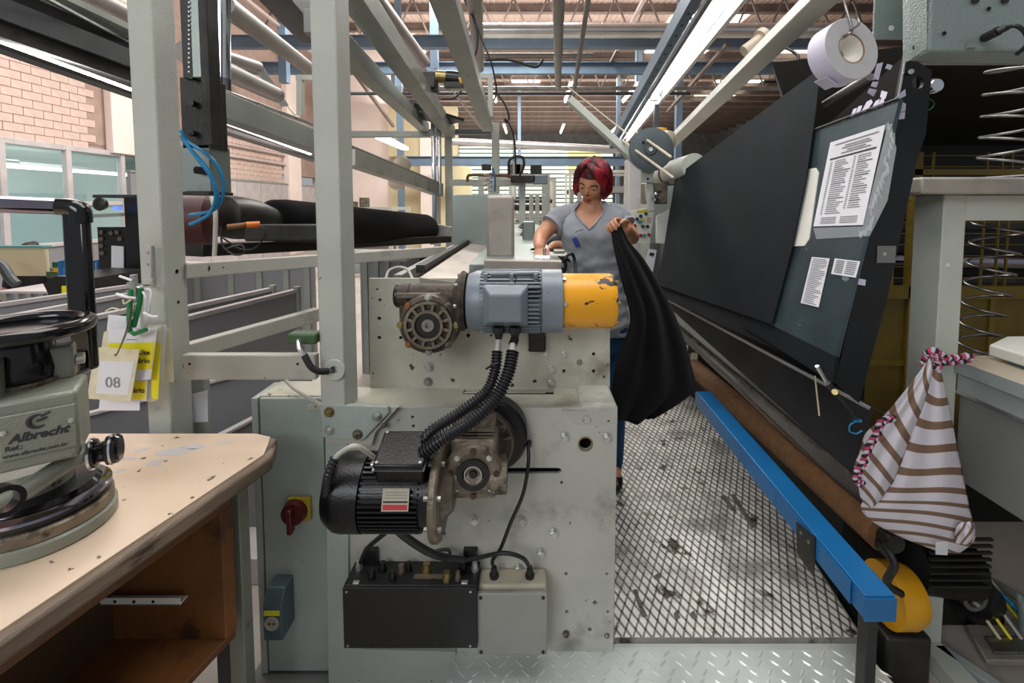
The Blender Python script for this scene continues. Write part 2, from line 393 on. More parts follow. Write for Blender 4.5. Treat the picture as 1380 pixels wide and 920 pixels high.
# right dark wall behind the inspection machine
struct(B().box(16.7, 17, -1, 42, 0, 9).make('wall_right', M['concrete_dark'], smooth=0))
# roof
rf = B().box(-12, 17, -1, 43, 8.2, 8.3).make('ceiling', M['roof'], smooth=0); struct(rf)
b = B()
for i in range(145):
    x = -12+i*.2; b.box(x, x+.05, 5, 43, 8.165, 8.2)
o = b.make('corrugation', M['roof'], rf, smooth=0); o['kind'] = 'stuff'
for i in range(21):
    y = 9+i*1.6
    o = B().box(-12, 17, y, y+.1, 7.9, 8.16).box(-12, 17, y-.05, y+.15, 7.88, 7.91).make('purlin', M['purlin'], rf, smooth=0)
for x, y, sx, sy in ((-.25, 24.6, .75, 1.5), (-5.7, 21.5, 1.2, 3.4), (6.2, 20, 1.3, 4.5), (11, 23, 1.2, 5)):
    B().box(x-sx, x+sx, y-sy, y+sy, 8.12, 8.165).make('skylight', M['skyglow'], rf, smooth=0)
def ibeam(b, p, q, w, h, t=.02):
    p, q = V(p), V(q); u = V((0, 0, 1))
    b.bar(p, q, t, h); b.bar(p+u*h/2, q+u*h/2, w, t); b.bar(p-u*h/2, q-u*h/2, w, t); return b
def xspan(px0, px1, py, y): a = P(px0, py, y); return V((a.x, y, a.z)), V((P(px1, py, y).x, y, a.z))
p, q = xspan(300, 1130, 57, 10.5)
o = struct(ibeam(B(), p, q, .16, .26).make('trim_4', M['steel_blue'], smooth=0))
p, q = xspan(230, 1130, 92, 12.2)
o = struct(ibeam(B(), p, q, .16, .28).make('trim_5', M['steel_blue'], smooth=0))
p, q = xspan(545, 845, 217, 16)
struct(ibeam(B(), p, q, .16, .3).make('trim_6', M['steel_blue'], smooth=0))
for i, (px, y, z1) in enumerate(((389, 11, 8.1), (588, 11.5, 8.1), (541, 15, 8.1), (533, 18, 8.1), (700, 26, 8.1), (912, 14, 8.1), (858, 14.5, 7.0), (832, 22, 8.1))):
    x = P(px, 275, y).x; z0 = P(px, 110 if px in (389, 588) else 300, y).z if px != 858 else 0
    z0 = max(0, P(px, 112, y).z) if i < 2 else 0
    struct(B().box(x-.09, x+.09, y-.09, y+.09, z0, z1).make('trim_%d' % (7+i), M['steel_blue'], smooth=0))
# duct, pipes
p, q = xspan(640, 1120, 41, 9.8)
d = thing('air_duct', 'shiny silver round duct running across under the roof', 'duct', (p+q)/2)
B().cyl(p, q, .15, n=28).make('duct', M['duct'], d)
for k in range(7):
    c = p.lerp(q, (k+.5)/7); B().ring(c-V((.02, 0, 0)), (1, 0, 0), .145, .158, .04, 28).make('seam', M['duct'], d)
def pipe(name, a, ya, b_, yb, r, m, label, cat='pipe', grp=None, n=14):
    a = P(a[0], a[1], ya); b_ = P(b_[0], b_[1], yb)
    o = B().cyl(a, b_, r, n=n).make(name, M[m]); tag(o, label, cat, grp); return o
def barp(name, a, ya, b_, yb, w, h, m, label=None, cat='beam', grp=None, parent=None, bev=.004):
    a = P(a[0], a[1], ya); b_ = P(b_[0], b_[1], yb)
    o = B().bar(a, b_, w, h).make(name, M[m], parent, bev=bev, smooth=0)
    if parent is None: tag(o, label, cat, grp)
    return o
pipe('pipe', (753, -30), 3.2, (752, 116), 7.6, .05, 'pipe_grey', 'thick pale grey pipe hanging overhead at top centre, ending above the pulley arm')
pipe('pipe', (797, -30), 3.4, (770, 148), 6.5, .022, 'pipe_grey', 'thin dark rod slanting overhead just right of the thick centre pipe')
pipe('pipe', (636, -60), 3.0, (646, 92), 6.6, .065, 'pipe_grey', 'brownish round tube beside the overhead rail with a yellow end cap')
pipe('pipe', (300, 5), 3.2, (421, 96), 5.4, .075, 'pipe_grey', 'upper thick grey tube seen between the two near posts')
pipe('pipe', (255, 62), 3.3, (347, 90), 4.6, .055, 'pipe_grey', 'short middle grey tube seen between the two near posts')
pipe('pipe', (250, 70), 2.9, (373, 128), 4.3, .07, 'pipe_grey', 'lower thick grey tube seen between the two near posts')
pipe('pipe', (105, -15), 3.0, (186, 26), 3.8, .06, 'pipe_grey', 'grey tube crossing the top left corner before the post')
pipe('pipe', (500, -10), 8.6, (570, 85), 10.3, .16, 'pipe_grey', 'slanting ventilation tube behind the overhead rails near the roof')
for i, (a, ya, b_, yb, r) in enumerate((((560, 119), 8, (1130, 119), 8, .035), ((470, 126), 8.4, (930, 126), 8.4, .03), ((600, 190), 15, (900, 205), 15, .12), ((640, 74), 9, (800, 74), 9, .04))):
    pipe('pipe', a, ya, b_, yb, r, ('steel', 'beam_dark', 'duct', 'pipe_grey')[i], ('thin steel pipe running across above the skylight patch', 'thin dark pipe crossing just below the skylight patch', 'long pale duct crossing far back above the louvres', 'short pipe hanging under the front blue roof beam')[i])
# roof trusses: webs
for j, (y, xs) in enumerate(((14, range(-9, 13)), (20, range(-10, 15)))):
    t = thing('roof_truss', ('front', 'rear')[j]+' roof truss of crossed steel bars beneath the roof panels', 'truss', (0, y, 6.6))
    B().box(-12, 16.7, y-.04, y+.04, 7.7, 7.8).make('top_chord', M['purlin'], t, smooth=0)
    B().box(-12, 16.7, y-.04, y+.04, 6.55, 6.63).make('bottom_chord', M['purlin'], t, smooth=0)
    for x in xs:
        B().bar((x, y, 6.6), (x+.5, y, 7.75), .05, .05).make('web_bar', M['purlin'], t, smooth=0)
        B().bar((x+1, y, 6.6), (x+.5, y, 7.75), .05, .05).make('web_bar', M['purlin'], t, smooth=0)
# diagonal roof braces at the upper left
for i, (a, b_, m) in enumerate((((320, -10), (420, 70), 'purlin'), ((345, -10), (440, 80), 'purlin'), ((490, 20), (600, 120), 'purlin'), ((450, 60), (530, 170), 'purlin'), ((980, 60), (900, 150), 'purlin'), ((870, -5), (820, 90), 'purlin'))):
    o = B().bar(P(a[0], a[1], 9.4), P(b_[0], b_[1], 12.5), .07, .07).make('roof_brace', M[m], smooth=0)
    tag(o, ('longer thin diagonal roof brace left of the central post', 'second thin roof brace right behind the first, left of the post', 'diagonal roof brace behind the overhead rails', 'lower diagonal roof brace right of the central post', 'diagonal brace behind the white lamp beam', 'diagonal brace right of the thick hanging pipe')[i], 'brace')
# office window band in the left wall
wn = thing('window_1', 'aluminium framed glazing of the office in the left wall', 'window', (-8, 7, 0)); del wn['label']; del wn['category']; wn['kind'] = 'structure'
ys = [3.2, 4.9, 6.95, 7.95, 9.0]
X0 = -8.0
for z, h in ((2.57, .09), (1.63, .07), (.95, .06)):
    B().box(X0, X0+.08, 3.0, 9.05, z, z+h).make('window_frame', M['bin_edge'], wn, bev=.004, smooth=0)
for y in ys: B().box(X0, X0+.09, y-.045, y+.045, .0, 2.6).make('mullion', M['bin_edge'], wn, bev=.004, smooth=0)
for i in range(4):
    for z0, z1 in ((1.7, 2.57), (1.01, 1.63)):
        B().box(X0+.03, X0+.036, ys[i]+.045, ys[i+1]-.045, z0, z1).make('pane', M['glass'], wn, smooth=0)
    B().box(X0+.01, X0+.05, ys[i]+.045, ys[i+1]-.045, 0, .95).make('panel', M['bin_grey'], wn, smooth=0)
struct(B().box(-11.6, -11.5, -2, 12, 0, 3.2).make('wall_office', M['office'], smooth=0))
struct(B().box(-11.5, -11.46, -2, 12, 0, 1.9).make('wainscot', M['office_low'], smooth=0)).name = 'trim_20'
struct(B().box(-11.5, -8.3, 11.9, 12, 0, 3.2).make('wall_office_end', M['office'], smooth=0)).name = 'wall_office_side'
struct(B().box(-12, -8.0, -2, 12, 2.7, 2.75).make('ceiling_office', M['office'], smooth=0))
for i, (y0, y1, z) in enumerate(((4.4, 6.6, 2.45), (6.3, 8.6, 2.38), (8.2, 11.0, 2.35))):
    t = thing('office_lamp', ('front', 'middle', 'rear')[i]+' fluorescent tube glowing behind the office glass', 'lamp', (-9.6, (y0+y1)/2, z))
    B().box(-9.72, -9.48, y0, y1, z+.03, z+.09).make('lamp_housing', M['white_plastic'], t, smooth=0)
    B().cyl((-9.55, y0+.05, z), (-9.55, y1-.05, z), .04, n=10).make('tube', M['tube_soft'], t)
    B().cyl((-9.67, y0+.05, z), (-9.67, y1-.05, z), .03, n=10).make('tube', M['tube_soft'], t)
# low white partitions further along the left wall
pn = thing('partition_wall', 'row of low pale partition panels along the left wall', 'partition', (-7.8, 12, 0))
for i in range(8):
    y = 9.1+i*1.1
    B().box(-7.95, -7.88, y+.01, y+1.09, 0, 2.28).make('panel', M['bin_edge' if i else 'bin_grey'], pn, bev=.004, smooth=0)
    B().box(-7.96, -7.86, y, y+1.1, 2.28, 2.32).make('top_rail', M['beam_grey'], pn, smooth=0)
# wall pipes (pale) on brick
for z in (3.22, 2.92):
    o = B().cyl((-7.93, 10.3, z), (-7.93, 15, z), .03, n=10).make('wall_conduit', M['bin_edge']); tag(o, ('upper' if z > 3 else 'lower')+' of two pale conduits running along the lit brick wall', 'pipe')
# ================================================================ CENTRAL MACHINE
def circ(cx, cz, y, r, n=14): return [V((cx+r*math.cos(2*PI*k/n), y, cz+r*math.sin(2*PI*k/n))) for k in range(n)]
_bolt = {}
def bolt(pt, nrm, r, mt, parent, name='bolt', depth=1.0):
    key = (mt, round(r, 4), tuple(round(x, 2) for x in nrm), depth)
    if key not in _bolt:
        b = B(); nn = V(nrm).normalized()
        b.cyl((0, 0, 0), nn*r*.25, r*1.35, n=18); b.lathe((0, 0, 0), nn, [(r, r*.2), (r, r*(.2+.7*depth)), (r*.85, r*(.32+.7*depth))], 6)
        b.cyl(nn*r*.5, nn*r*(.5+.7*depth), r*.45, n=10)
        o = b.make(name, M[mt], None, loc=(0, 0, 0), smooth=30); _bolt[key] = o.data
    else:
        o = bpy.data.objects.new(name, _bolt[key]); C.objects.link(o)
    o.name = name
    W[o.name] = V(pt)
    o.parent = parent; o.location = V(pt)-(W[parent.name] if parent else V()); return o
FY = 1.45; UY = 1.606
mc = thing('textile_machine', 'pale grey-green machine side frame with bolted plates carrying both gear motors', 'machine', (0, 1.6, 0))
def holes(lst, y):
    out = []
    for px, py, r in lst:
        c = P(px, py, y); out.append(circ(c.x, c.z, y, r*.00242, 12))
    return out
# front plate outline
TL = P(440, 546, FY); TR = P(832, 557, FY); BR = P(824, 889, FY); BL = P(440, 874, FY)
xl, xr = TL.x, TR.x
zt, zb = P(640, 549, FY).z, P(824, 889, FY).z
slot = []
a, b_ = P(672, 634, FY), P(757, 634, FY)
hs = .0095
slot = [V((a.x, FY, a.z+hs)), V((b_.x-.012, FY, a.z+hs)), V((b_.x-.003, FY, a.z+hs*.6)), V((b_.x, FY, a.z)), V((b_.x-.003, FY, a.z-hs*.6)), V((b_.x-.012, FY, a.z-hs)), V((a.x, FY, a.z-hs))]
hl = [(789, 598, 8.5), (757, 650, 2.2), (763, 773, 2.4), (764, 824, 2.4), (802, 812, 3), (795, 848, 3), (818, 773, 2), (819, 824, 2), (512, 718, 2.6), (556, 562, 2.2), (557, 574, 2.2)]
out = [V((xl, FY, zt)), V((xr, FY, zt)), V((P(826, 870, FY).x, FY, zb)), V((P(615, 880, FY).x, FY, zb)), V((xl, FY, zb))]
fp = B().prism(out, (0, .012, 0), [slot]+holes(hl, FY)).make('front_plate', M['paint'], mc, smooth=0)
B().box(xl+.01, xr-.01, FY+.06, FY+.07, zb+.02, zt-.02).make('dark_backing', M['hole'], mc, smooth=0)  # black sheet added behind the holes for the dark hollow interior
B().box(xr-.012, xr, FY+.012, 3.3, zb+.05, zt).make('side_plate', M['paint'], mc, smooth=0)
# lower left column of the machine, continuing below
cl = B().prism([P(438, 560, FY-.012), P(468, 560, FY-.012), P(470, 874, FY-.012), P(614, 878, FY-.012), P(606, 925, FY-.012), P(443, 925, FY-.012)], (0, .012, 0)).make('column_plate', M['paint_teal'], mc, smooth=0)
# raised corner plates
pl = B().prism([P(757, 553, FY-.008), P(832, 556, FY-.008), P(832, 571, FY-.008), P(775, 571, FY-.008)], (0, .008, 0)).make('corner_strip', M['paint'], mc, smooth=0)
gp = B().prism([P(433, 545, FY-.032), P(523, 548, FY-.032), P(524, 556, FY-.032), P(490, 592, FY-.032), P(484, 594, FY-.032), P(434, 589, FY-.032)], (0, .012, 0)).make('gusset_plate', M['paint_teal'], mc, bev=.002, smooth=0)
g2 = B().prism([P(430, 545, FY-.02), P(536, 549, FY-.02), P(506, 582, FY-.02), P(500, 600, FY-.02), P(440, 596, FY-.02)], (0, .02, 0)).make('backing_plate', M['paint'], mc, smooth=0)
for px, py, m in ((444, 555, 'brass'), (444, 579, 'zinc'), (508, 560, 'zinc'), (482, 585, 'cast_light')): bolt(P(px, py, FY-.032), (0, -1, 0), .012, m, gp)
bolt(P(517, 573, FY-.02), (0, -1, 0), .006, 'steel', g2)
for px, py, r in ((790, 563, 13), (761, 588, 12), (818, 589, 12), (640, 700, 13), (703, 701, 13), (746, 717, 12), (729, 744, 12), (699, 764, 11), (763, 853, 9)):
    bolt(P(px, py, FY), (0, -1, 0), r*.001, 'zinc' if py < 850 else 'cast_light', fp, depth=1.3)
bolt(P(818, 856, FY), (0, -1, 0), .007, 'steel', fp)
B().ring(P(789, 598, FY)+V((0, -.002, 0)), (0, 1, 0), .0205, .0245, .004, 28).make('hole_rim', M['brass'], fp)
# deck on top, sloped front lip
dl = P(478, 546, FY).x
zk = P(640, 522, UY+.0).z
dk = B()
a1 = P(760, 522, UY); a2 = P(760, 549, FY)
slx0, slx1 = P(625, 525, 1.59).x, P(746, 525, 1.59).x
deckp = [V((dl-.16, FY+.0125, zt)), V((xr-.02, FY+.0125, zt)), V((xr-.02, UY+.01, zt)), V((dl-.16, UY+.01, zt))]
tl = P(497, 375, UY)
dko = B().prism(deckp, (0, 0, -.012), [[V((slx0, 1.555, zt)), V((slx1, 1.555, zt)), V((slx1, 1.598, zt)), V((slx0, 1.598, zt))]]).make('top_deck', M['paint_dirty'], mc, smooth=0)
B().box(tl.x+.02, xr-.03, UY+.01, 3.4, zt-.012, zt).make('bed_plate', M['paint_dirty'], mc, smooth=0)
B().box(xr-.12, xr, FY-.002, 1.75, zt-.03, zt+.012).make('corner_cap', M['paint'], mc, bev=.012)
B().box(slx0-.01, slx1+.01, 1.545, 1.603, zt-.030, zt-.016).make('slot_shade', M['hole'], mc, smooth=0)  # black box added under the deck so the slot reads as shaded
for k in range(3): B().box(slx0+.05+k*.07, slx0+.055+k*.07, 1.55, 1.6, zt-.0155, zt-.0125).make('slot_rib', M['steel'], mc, smooth=0)
# upper plate
tl, tr = P(497, 375, UY), P(822, 373, UY); zu = tl.z
uh = [(508, 390, 2), (512, 404, 2.4), (502, 402, 1.6), (511, 429, 3), (511, 455, 3), (540, 455, 2.6), (631, 452, 3), (800, 477, 2.6), (781, 488, 4.5), (800, 500, 2.6), (760, 500, 2.6), (814, 508, 2), (593, 380, 2), (503, 503, 2), (662, 452, 2)]
up = B().prism([V((tl.x, UY, zu)), V((tr.x, UY, zu)), V((P(822, 521, UY).x, UY, zt)), V((P(499, 517, UY).x, UY, zt))], (0, .012, 0), holes(uh, UY)).make('upper_plate', M['paint_dirty'], mc, smooth=0)
B().box(tl.x+.01, tr.x-.01, UY+.05, UY+.055, zt+.02, zu-.02).make('dark_backing', M['hole'], mc, smooth=0)  # same added black sheet, darkening the upper plate's holes
B().box(tr.x-.012, tr.x, UY+.012, 1.70, zt, zu).make('side_plate', M['paint'], mc, smooth=0)
for px, py, m, r in ((578, 494, 'zinc', 13), (577, 514, 'steel', 12), (743, 497, 'zinc', 13), (743, 516, 'zinc', 12), (735, 476, 'zinc', 10), (760, 477, 'zinc', 10), (781, 488, 'steel', 8)):
    bolt(P(px, py, UY), (0, -1, 0), r*.001, m, up)
# ---------------------------------------------------------------- machine bed behind upper plate
bed = thing('machine_bed', 'long steel feed bed running back from the upper plate', 'machine bed', (0, 3.2, 0))
zb2 = P(700, 350, 2.0).z
B().box(tl.x+.32, .10, 1.85, 5.6, zb2-.05, zb2).make('table_plate', M['stainless'], bed, bev=.004, smooth=0)
B().box(tl.x+.06, tl.x+.09, 1.7, 5.6, zb2-.06, zb2-.02).make('rail', M['beam_grey'], bed, smooth=0)
B().obox((tl.x+.25, 3.6, zb2-.03), (.07, 0, -.01), (0, 2.0, 0), (0, 0, .006)).make('side_tray', M['worn_metal'], bed, smooth=0)
B().box(tl.x+.13, tl.x+.165, 1.75, 5.6, zb2-.02, zb2+.01).make('edge_rail', M['steel_dark'], bed, smooth=0)
for y in (2.6, 4.0, 5.4): B().box(tl.x+.1, tl.x+.17, y, y+.07, 0, zb2-.05).make('leg', M['beam_grey'], bed, smooth=0)
B().box(.02, .09, 5.3, 5.37, 0, zb2-.05).make('leg', M['beam_grey'], bed, smooth=0)
# worn bar and upright boards
o = B().bar(P(653, 356, 1.83), P(757, 358, 1.83), .05, .042).make('wooden_bar', M['worn_metal'], bev=.005); tag(o, 'worn pinkish bar lying across the bed just behind the grey motor', 'bar')
a, b_ = P(655, 263, 2.15), P(693, 348, 2.15)
o = B().box(a.x, b_.x, 2.15, 2.19, b_.z, a.z).make('upright_board', M['worn_metal'], bev=.015, smooth=30); tag(o, 'tall worn grey board with rounded corners standing behind the grey motor', 'board')
a, b_ = P(609, 262, 3.0), P(688, 372, 3.0)
o = B().box(a.x, b_.x, 3.0, 3.02, b_.z, a.z).make('steel_sheet', M['stainless'], bev=.003, smooth=0); tag(o, 'brushed steel sheet standing behind the tall worn board', 'panel')
a, b_ = P(704, 298, 3.2), P(721, 350, 3.2)
o = B().box(a.x, b_.x, 3.2, 3.23, b_.z, a.z).make('guard_plate', M['stainless'], bev=.01, smooth=0); tag(o, 'small smudged steel guard plate left of the woman', 'panel')
# sewing head beside her hand
sw = thing('feed_unit', 'small grey metal fixture on the bed beside the woman\'s waist', 'machine', P(752, 350, 2.0))
a = P(752, 350, 2.05)
B().box(a.x-.04, a.x+.045, 2.0, 2.12, a.z-.03, a.z+.03).make('housing', M['paint'], sw, bev=.008)
B().box(a.x-.02, a.x+.03, 2.03, 2.1, a.z+.03, a.z+.045).make('cover', M['steel'], sw, bev=.004)
for dx in (-.02, .02): B().cyl((a.x+dx, 2.0, a.z+.0), (a.x+dx, 1.985, a.z), .008, n=12).make('knob', M['steel_dark'], sw)
B().tube(spline([(a.x+.03, 2.0, a.z-.03), (a.x+.03, 1.97, a.z+.02), (a.x+.055, 1.98, a.z+.035), (a.x+.07, 1.99, a.z+.0), (a.x+.07, 1.95, a.z-.05)]), .007).make('handle', M['rubber'], sw)
# grey cable loop behind upper plate
o = B().tube(spline([P(520, 376, 1.65), P(524, 365, 1.68), P(536, 360, 1.7), P(549, 363, 1.68), P(556, 376, 1.65)]), .005).make('grey_cable', M['cable_white']); tag(o, 'pale cable arching over the top edge of the upper plate', 'cable')
# ---------------------------------------------------------------- control cabinet on the left of the machine
cb = thing('electrical_cabinet', 'pale blue-green steel cabinet with a red rotary switch, left of the motors', 'cabinet', P(390, 900, 1.49))
cx0, cx1 = P(350, 534, 1.49).x, P(437, 534, 1.49).x; cz1 = P(390, 533, 1.49).z; cz0 = P(390, 903, 1.49).z
cback = PZ(380, 513, cz1).y
B().box(cx0, cx1+.02, 1.492, cback, cz0, cz1).make('body', M['paint_dirty'], cb, bev=.003, smooth=0)
B().box(cx0+.005, cx1, 1.478, 1.492, cz0+.01, cz1-.004).make('door', M['cabinet'], cb, bev=.003, smooth=0)
B().box(cx0-.022, cx0-.001, 1.478, cback, cz0, cz1-.004).make('side_flange', M['paint_teal'], cb, bev=.002, smooth=0)
a = P(407, 684, 1.478)
B().box(a.x-.04, a.x+.035, 1.462, 1.478, a.z-.035, a.z+.042).make('switch_plate', M['yellow_plate'], cb, bev=.003, smooth=0)
kn = B().cyl((a.x-.014, 1.462, a.z), (a.x-.014, 1.44, a.z), .041, .037, n=28).make('rotary_switch', M['red_knob'], cb)
B().obox((a.x-.014, 1.43, a.z-.012), (.008, 0, 0), (0, .014, 0), (0, 0, .04)).make('grip', M['red_knob'], kn, bev=.004)
a = P(386, 806, 1.478)
sk = B().prism([V((a.x-.035, 1.40, a.z-.075)), V((a.x-.035, 1.478, a.z-.075)), V((a.x-.035, 1.478, a.z+.085)), V((a.x-.035, 1.425, a.z+.085)), V((a.x-.035, 1.40, a.z+.04))], (.062, 0, 0)).make('socket_box', M['socket_grey'], cb, bev=.004)
B().box(a.x-.03, a.x+.02, 1.3985, 1.4, a.z+.012, a.z+.028).make('yellow_strip', M['tag_yellow'], sk, smooth=0)
B().lathe((a.x-.006, 1.4, a.z-.015), (0, -1, 0), [(.023, 0), (.023, .003), (.019, .003), (.017, .0008)], 24).make('socket_face', M['abs_beige'], sk)
for dx in (-.007, .007): B().cyl((a.x-.006+dx, 1.4, a.z-.015), (a.x-.006+dx, 1.3965, a.z-.015), .0028, n=10).make('socket_hole', M['hole'], sk)
# ---------------------------------------------------------------- junction boxes
A_ = P(462, 790, 1.348); Bx = P(642, 796, 1.348); zbb = P(550, 873, 1.348).z
tb = thing('terminal_box', 'wide black metal connector box below the black motor', 'box', ((A_.x+Bx.x)/2, 1.4, zbb))
B().box(A_.x, Bx.x, 1.352, FY, zbb, A_.z).make('case', M['blackbox'], tb, bev=.003, smooth=0)
B().box(A_.x-.001, Bx.x+.001, 1.346, 1.352, zbb+.001, A_.z-.003).make('front_cover', M['blackbox'], tb, bev=.002, smooth=0)
for dx, dz in ((.012, -.015), (-.018, -.015), (.012, None), (-.02, None)):
    x = (A_.x if dx > 0 else Bx.x)+dx; z = A_.z+dz if dz else zbb+.01
    B().cyl((x, 1.346, z), (x, 1.344, z), .0035, n=12).make('screw', M['zinc'], tb)
zt3 = A_.z
tp = B().obox((A_.x+.27, 1.385, zt3+.001), (.06, 0, 0), (0, .009, 0), (0, 0, .001)).make('rating_strip', M['cast_light'], tb, smooth=0)
for px, r, y, m in ((541, .011, 1.40, 'cast_light'), (551, .010, 1.41, 'black'), (484, .010, 1.415, 'zinc'), (501, .011, 1.38, 'black'), (516, .012, 1.41, 'black'), (529, .011, 1.375, 'black'), (575, .014, 1.405, 'brass'), (602, .013, 1.372, 'brass'), (617, .008, 1.372, 'cast_light'), (624, .012, 1.41, 'black'), (640, .01, 1.41, 'zinc')):
    x = P(px, 770, y).x
    g = B().cyl((x, y, zt3), (x, y, zt3+.012), r*1.15, n=6).cyl((x, y, zt3+.012), (x, y, zt3+.028), r, r*.8, n=16).make('cable_gland', M[m], tb)
for px in (480, 626):
    x = P(px, 780, 1.36).x; B().box(x-.01, x+.01, 1.354, 1.366, zt3, zt3+.006).make('latch', M['zinc'], tb, bev=.001)
for px in (500, 634):
    x = P(px, 750, 1.44).x; B().box(x-.022, x+.022, 1.43, FY, zt3-.01, zt3+.05).make('bracket', M['black'], tb, smooth=0)
x0, x1 = P(598, 870, FY-.01).x, P(672, 874, FY-.01).x
B().box(x0, x1-.02, FY-.04, FY-.002, zbb-.02, zbb-.003).make('mounting_foot', M['black'], tb, bev=.004)
a0 = P(643, 807, 1.365); a1 = P(737, 880, 1.365)
jb = thing('junction_box', 'small grey plastic box with two cable glands beside the black connector box', 'box', ((a0.x+a1.x)/2, 1.4, a1.z))
jt = P(690, 793, 1.365).z
B().box(a0.x, a1.x, 1.378, FY, a1.z, jt+.0).make('case', M['abs_beige'], jb, bev=.008)
B().box(a0.x-.001, a1.x+.001, 1.36, 1.376, a1.z-.001, jt-.012).make('cover', M['abs_grey'], jb, bev=.004)
for sx in (a0.x+.012, a1.x-.012):
    for sz in (a1.z+.01, jt-.025): B().cyl((sx, 1.362, sz), (sx, 1.358, sz), .0055, n=14).make('screw', M['black'], jb)
JG = []
for px in (666, 714):
    x = P(px, 785, 1.41).x; B().cyl((x, 1.41, jt), (x, 1.41, jt+.012), .015, n=8).cyl((x, 1.41, jt+.012), (x, 1.41, jt+.035), .012, .008, n=14).make('cable_gland', M['rubber'], jb); JG.append(V((x, 1.41, jt+.03)))
# ---------------------------------------------------------------- UPPER GEAR MOTOR
YM = 1.45
def px_x(px, y=YM, py=404): return P(px, py, y).x
um = thing('gear_motor', 'grey electric gear motor with a chipped yellow brake cover on the upper plate', 'motor', P(700, 450, YM))
zc_ = P(740, 405, YM).z; R = (P(740, 364, YM).z-P(740, 446, YM).z)/2
c0 = V((0, YM, zc_))
def X_(px): return V((px_x(px), YM, zc_))
B().lathe(X_(630), (1, 0, 0), [(R*.72, 0), (R*.88, .006), (R*.98, .03), (R, .06), (R, .065)], 40).make('end_bell', M['motor_grey'], um)
bd = B().cyl(X_(648), X_(729), R*.93, n=40)
bo = bd.make('stator_body', M['motor_grey'], um)
fx0, fx1 = px_x(650), px_x(728)
for i in range(26):
    t = -PI*.55+i*PI*1.1/25
    d = V((0, -math.cos(t), math.sin(t)))
    B().obox(V(((fx0+fx1)/2, YM, zc_))+d*R*.97, V(((fx1-fx0)/2, 0, 0)), d*R*.07, d.cross(V((1, 0, 0)))*.0022).make('fin', M['motor_grey'], um, smooth=0)
B().cyl(X_(729), X_(757), R*1.02, n=48).make('fan_ring', M['motor_grey'], um, bev=.003)
yr = R*.885
B().lathe(X_(757), (1, 0, 0), [(yr, 0), (yr, px_x(827)-px_x(757)-.012), (yr*.93, px_x(827)-px_x(757)), (yr*.5, px_x(827)-px_x(757))], 48).make('brake_cover', M['yellow'], um)
for t in (-.9, .1, 1.0, 2.6):
    d = V((0, -math.cos(t), math.sin(t)))
    q = V((px_x(759), YM, zc_))+d*yr; B().cyl(q, q+d*.008, .006, n=8).make('screw', M['zinc'], um)
    q = V((px_x(825), YM, zc_))+d*yr*.9; B().cyl(q, q+V((.012, 0, 0)), .006, n=8).make('screw', M['brass'], um)
# terminal box on the motor
tx0, tx1 = P(650, 415, 1.33).x, P(712, 415, 1.33).x; tz0, tz1 = P(680, 440, 1.33).z, P(680, 386, 1.33).z
yb_ = 1.375
tbx = B(); ins = .012
bk = [V((tx0, yb_, tz0)), V((tx1, yb_, tz0)), V((tx1, yb_, tz1)), V((tx0, yb_, tz1))]
md = [V((x.x, 1.345, x.z)) for x in bk]
fr = [V((tx0+.022, 1.32, tz0+.016)), V((tx1-.022, 1.32, tz0+.016)), V((tx1-.022, 1.32, tz1-.024)), V((tx0+.022, 1.32, tz1-.024))]
vs = bk+md+fr; fs = [(3, 2, 1, 0), (8, 9, 10, 11)]
for l in (0, 4):
    for i in range(4): fs.append((l+i, l+(i+1) % 4, l+4+(i+1) % 4, l+4+i))
tbx.add(vs, fs); tbx.fix = True
tbo = tbx.make('terminal_cover', M['motor_grey'], um, bev=.004, smooth=0)
for x, z in ((tx0+.01, tz1-.01), (tx1-.01, tz0+.01)): B().cyl((x, 1.35, z), (x, 1.338, z), .004, n=10).make('screw', M['black'], tbo)
B().box(px_x(712, 1.36), px_x(727, 1.36), 1.362, 1.39, tz0+.002, tz1-.004).make('fin_back', M['steel_dark'], um, smooth=0)
for i in range(9):
    z = tz0+.008+i*(tz1-tz0-.015)/8; B().box(px_x(712, 1.35), px_x(727, 1.35), 1.342, 1.37, z, z+.004).make('fin', M['motor_grey'], um, smooth=0)
# lifting lugs and pipe on top
for px in (655, 690, 722):
    x = px_x(px, 1.4); B().box(x-.006, x+.006, 1.385, 1.40, zc_+R*.62, zc_+R*.98).make('lug', M['motor_grey'], um, bev=.002)
zz = P(690, 368, 1.42).z
B().tube([(px_x(662, 1.4), 1.40, zz-.012), (px_x(662, 1.4), 1.40, zz), (px_x(725, 1.4), 1.40, zz+.003)], .0055).make('pressure_pipe', M['motor_grey'], um)
B().box(px_x(655), px_x(728), 1.41, 1.5, zc_+R*.85, zc_+R*.98).make('top_rib', M['motor_grey'], um, bev=.003)
B().tube(spline([P(694, 383, 1.375), P(696, 375, 1.37), P(708, 374, 1.365), P(729, 377, 1.36)]), .0016, n=6).make('thin_wire', M['cable_black'], um)
B().box(px_x(712), px_x(734), 1.46, 1.56, zc_-R*1.25, zc_-R*.7).make('mounting_foot', M['black'], um, bev=.004)
a = P(724, 467, 1.56); B().box(a.x-.03, a.x+.03, 1.56, UY, a.z-.02, a.z+.045).make('bracket', M['black'], um, bev=.006)
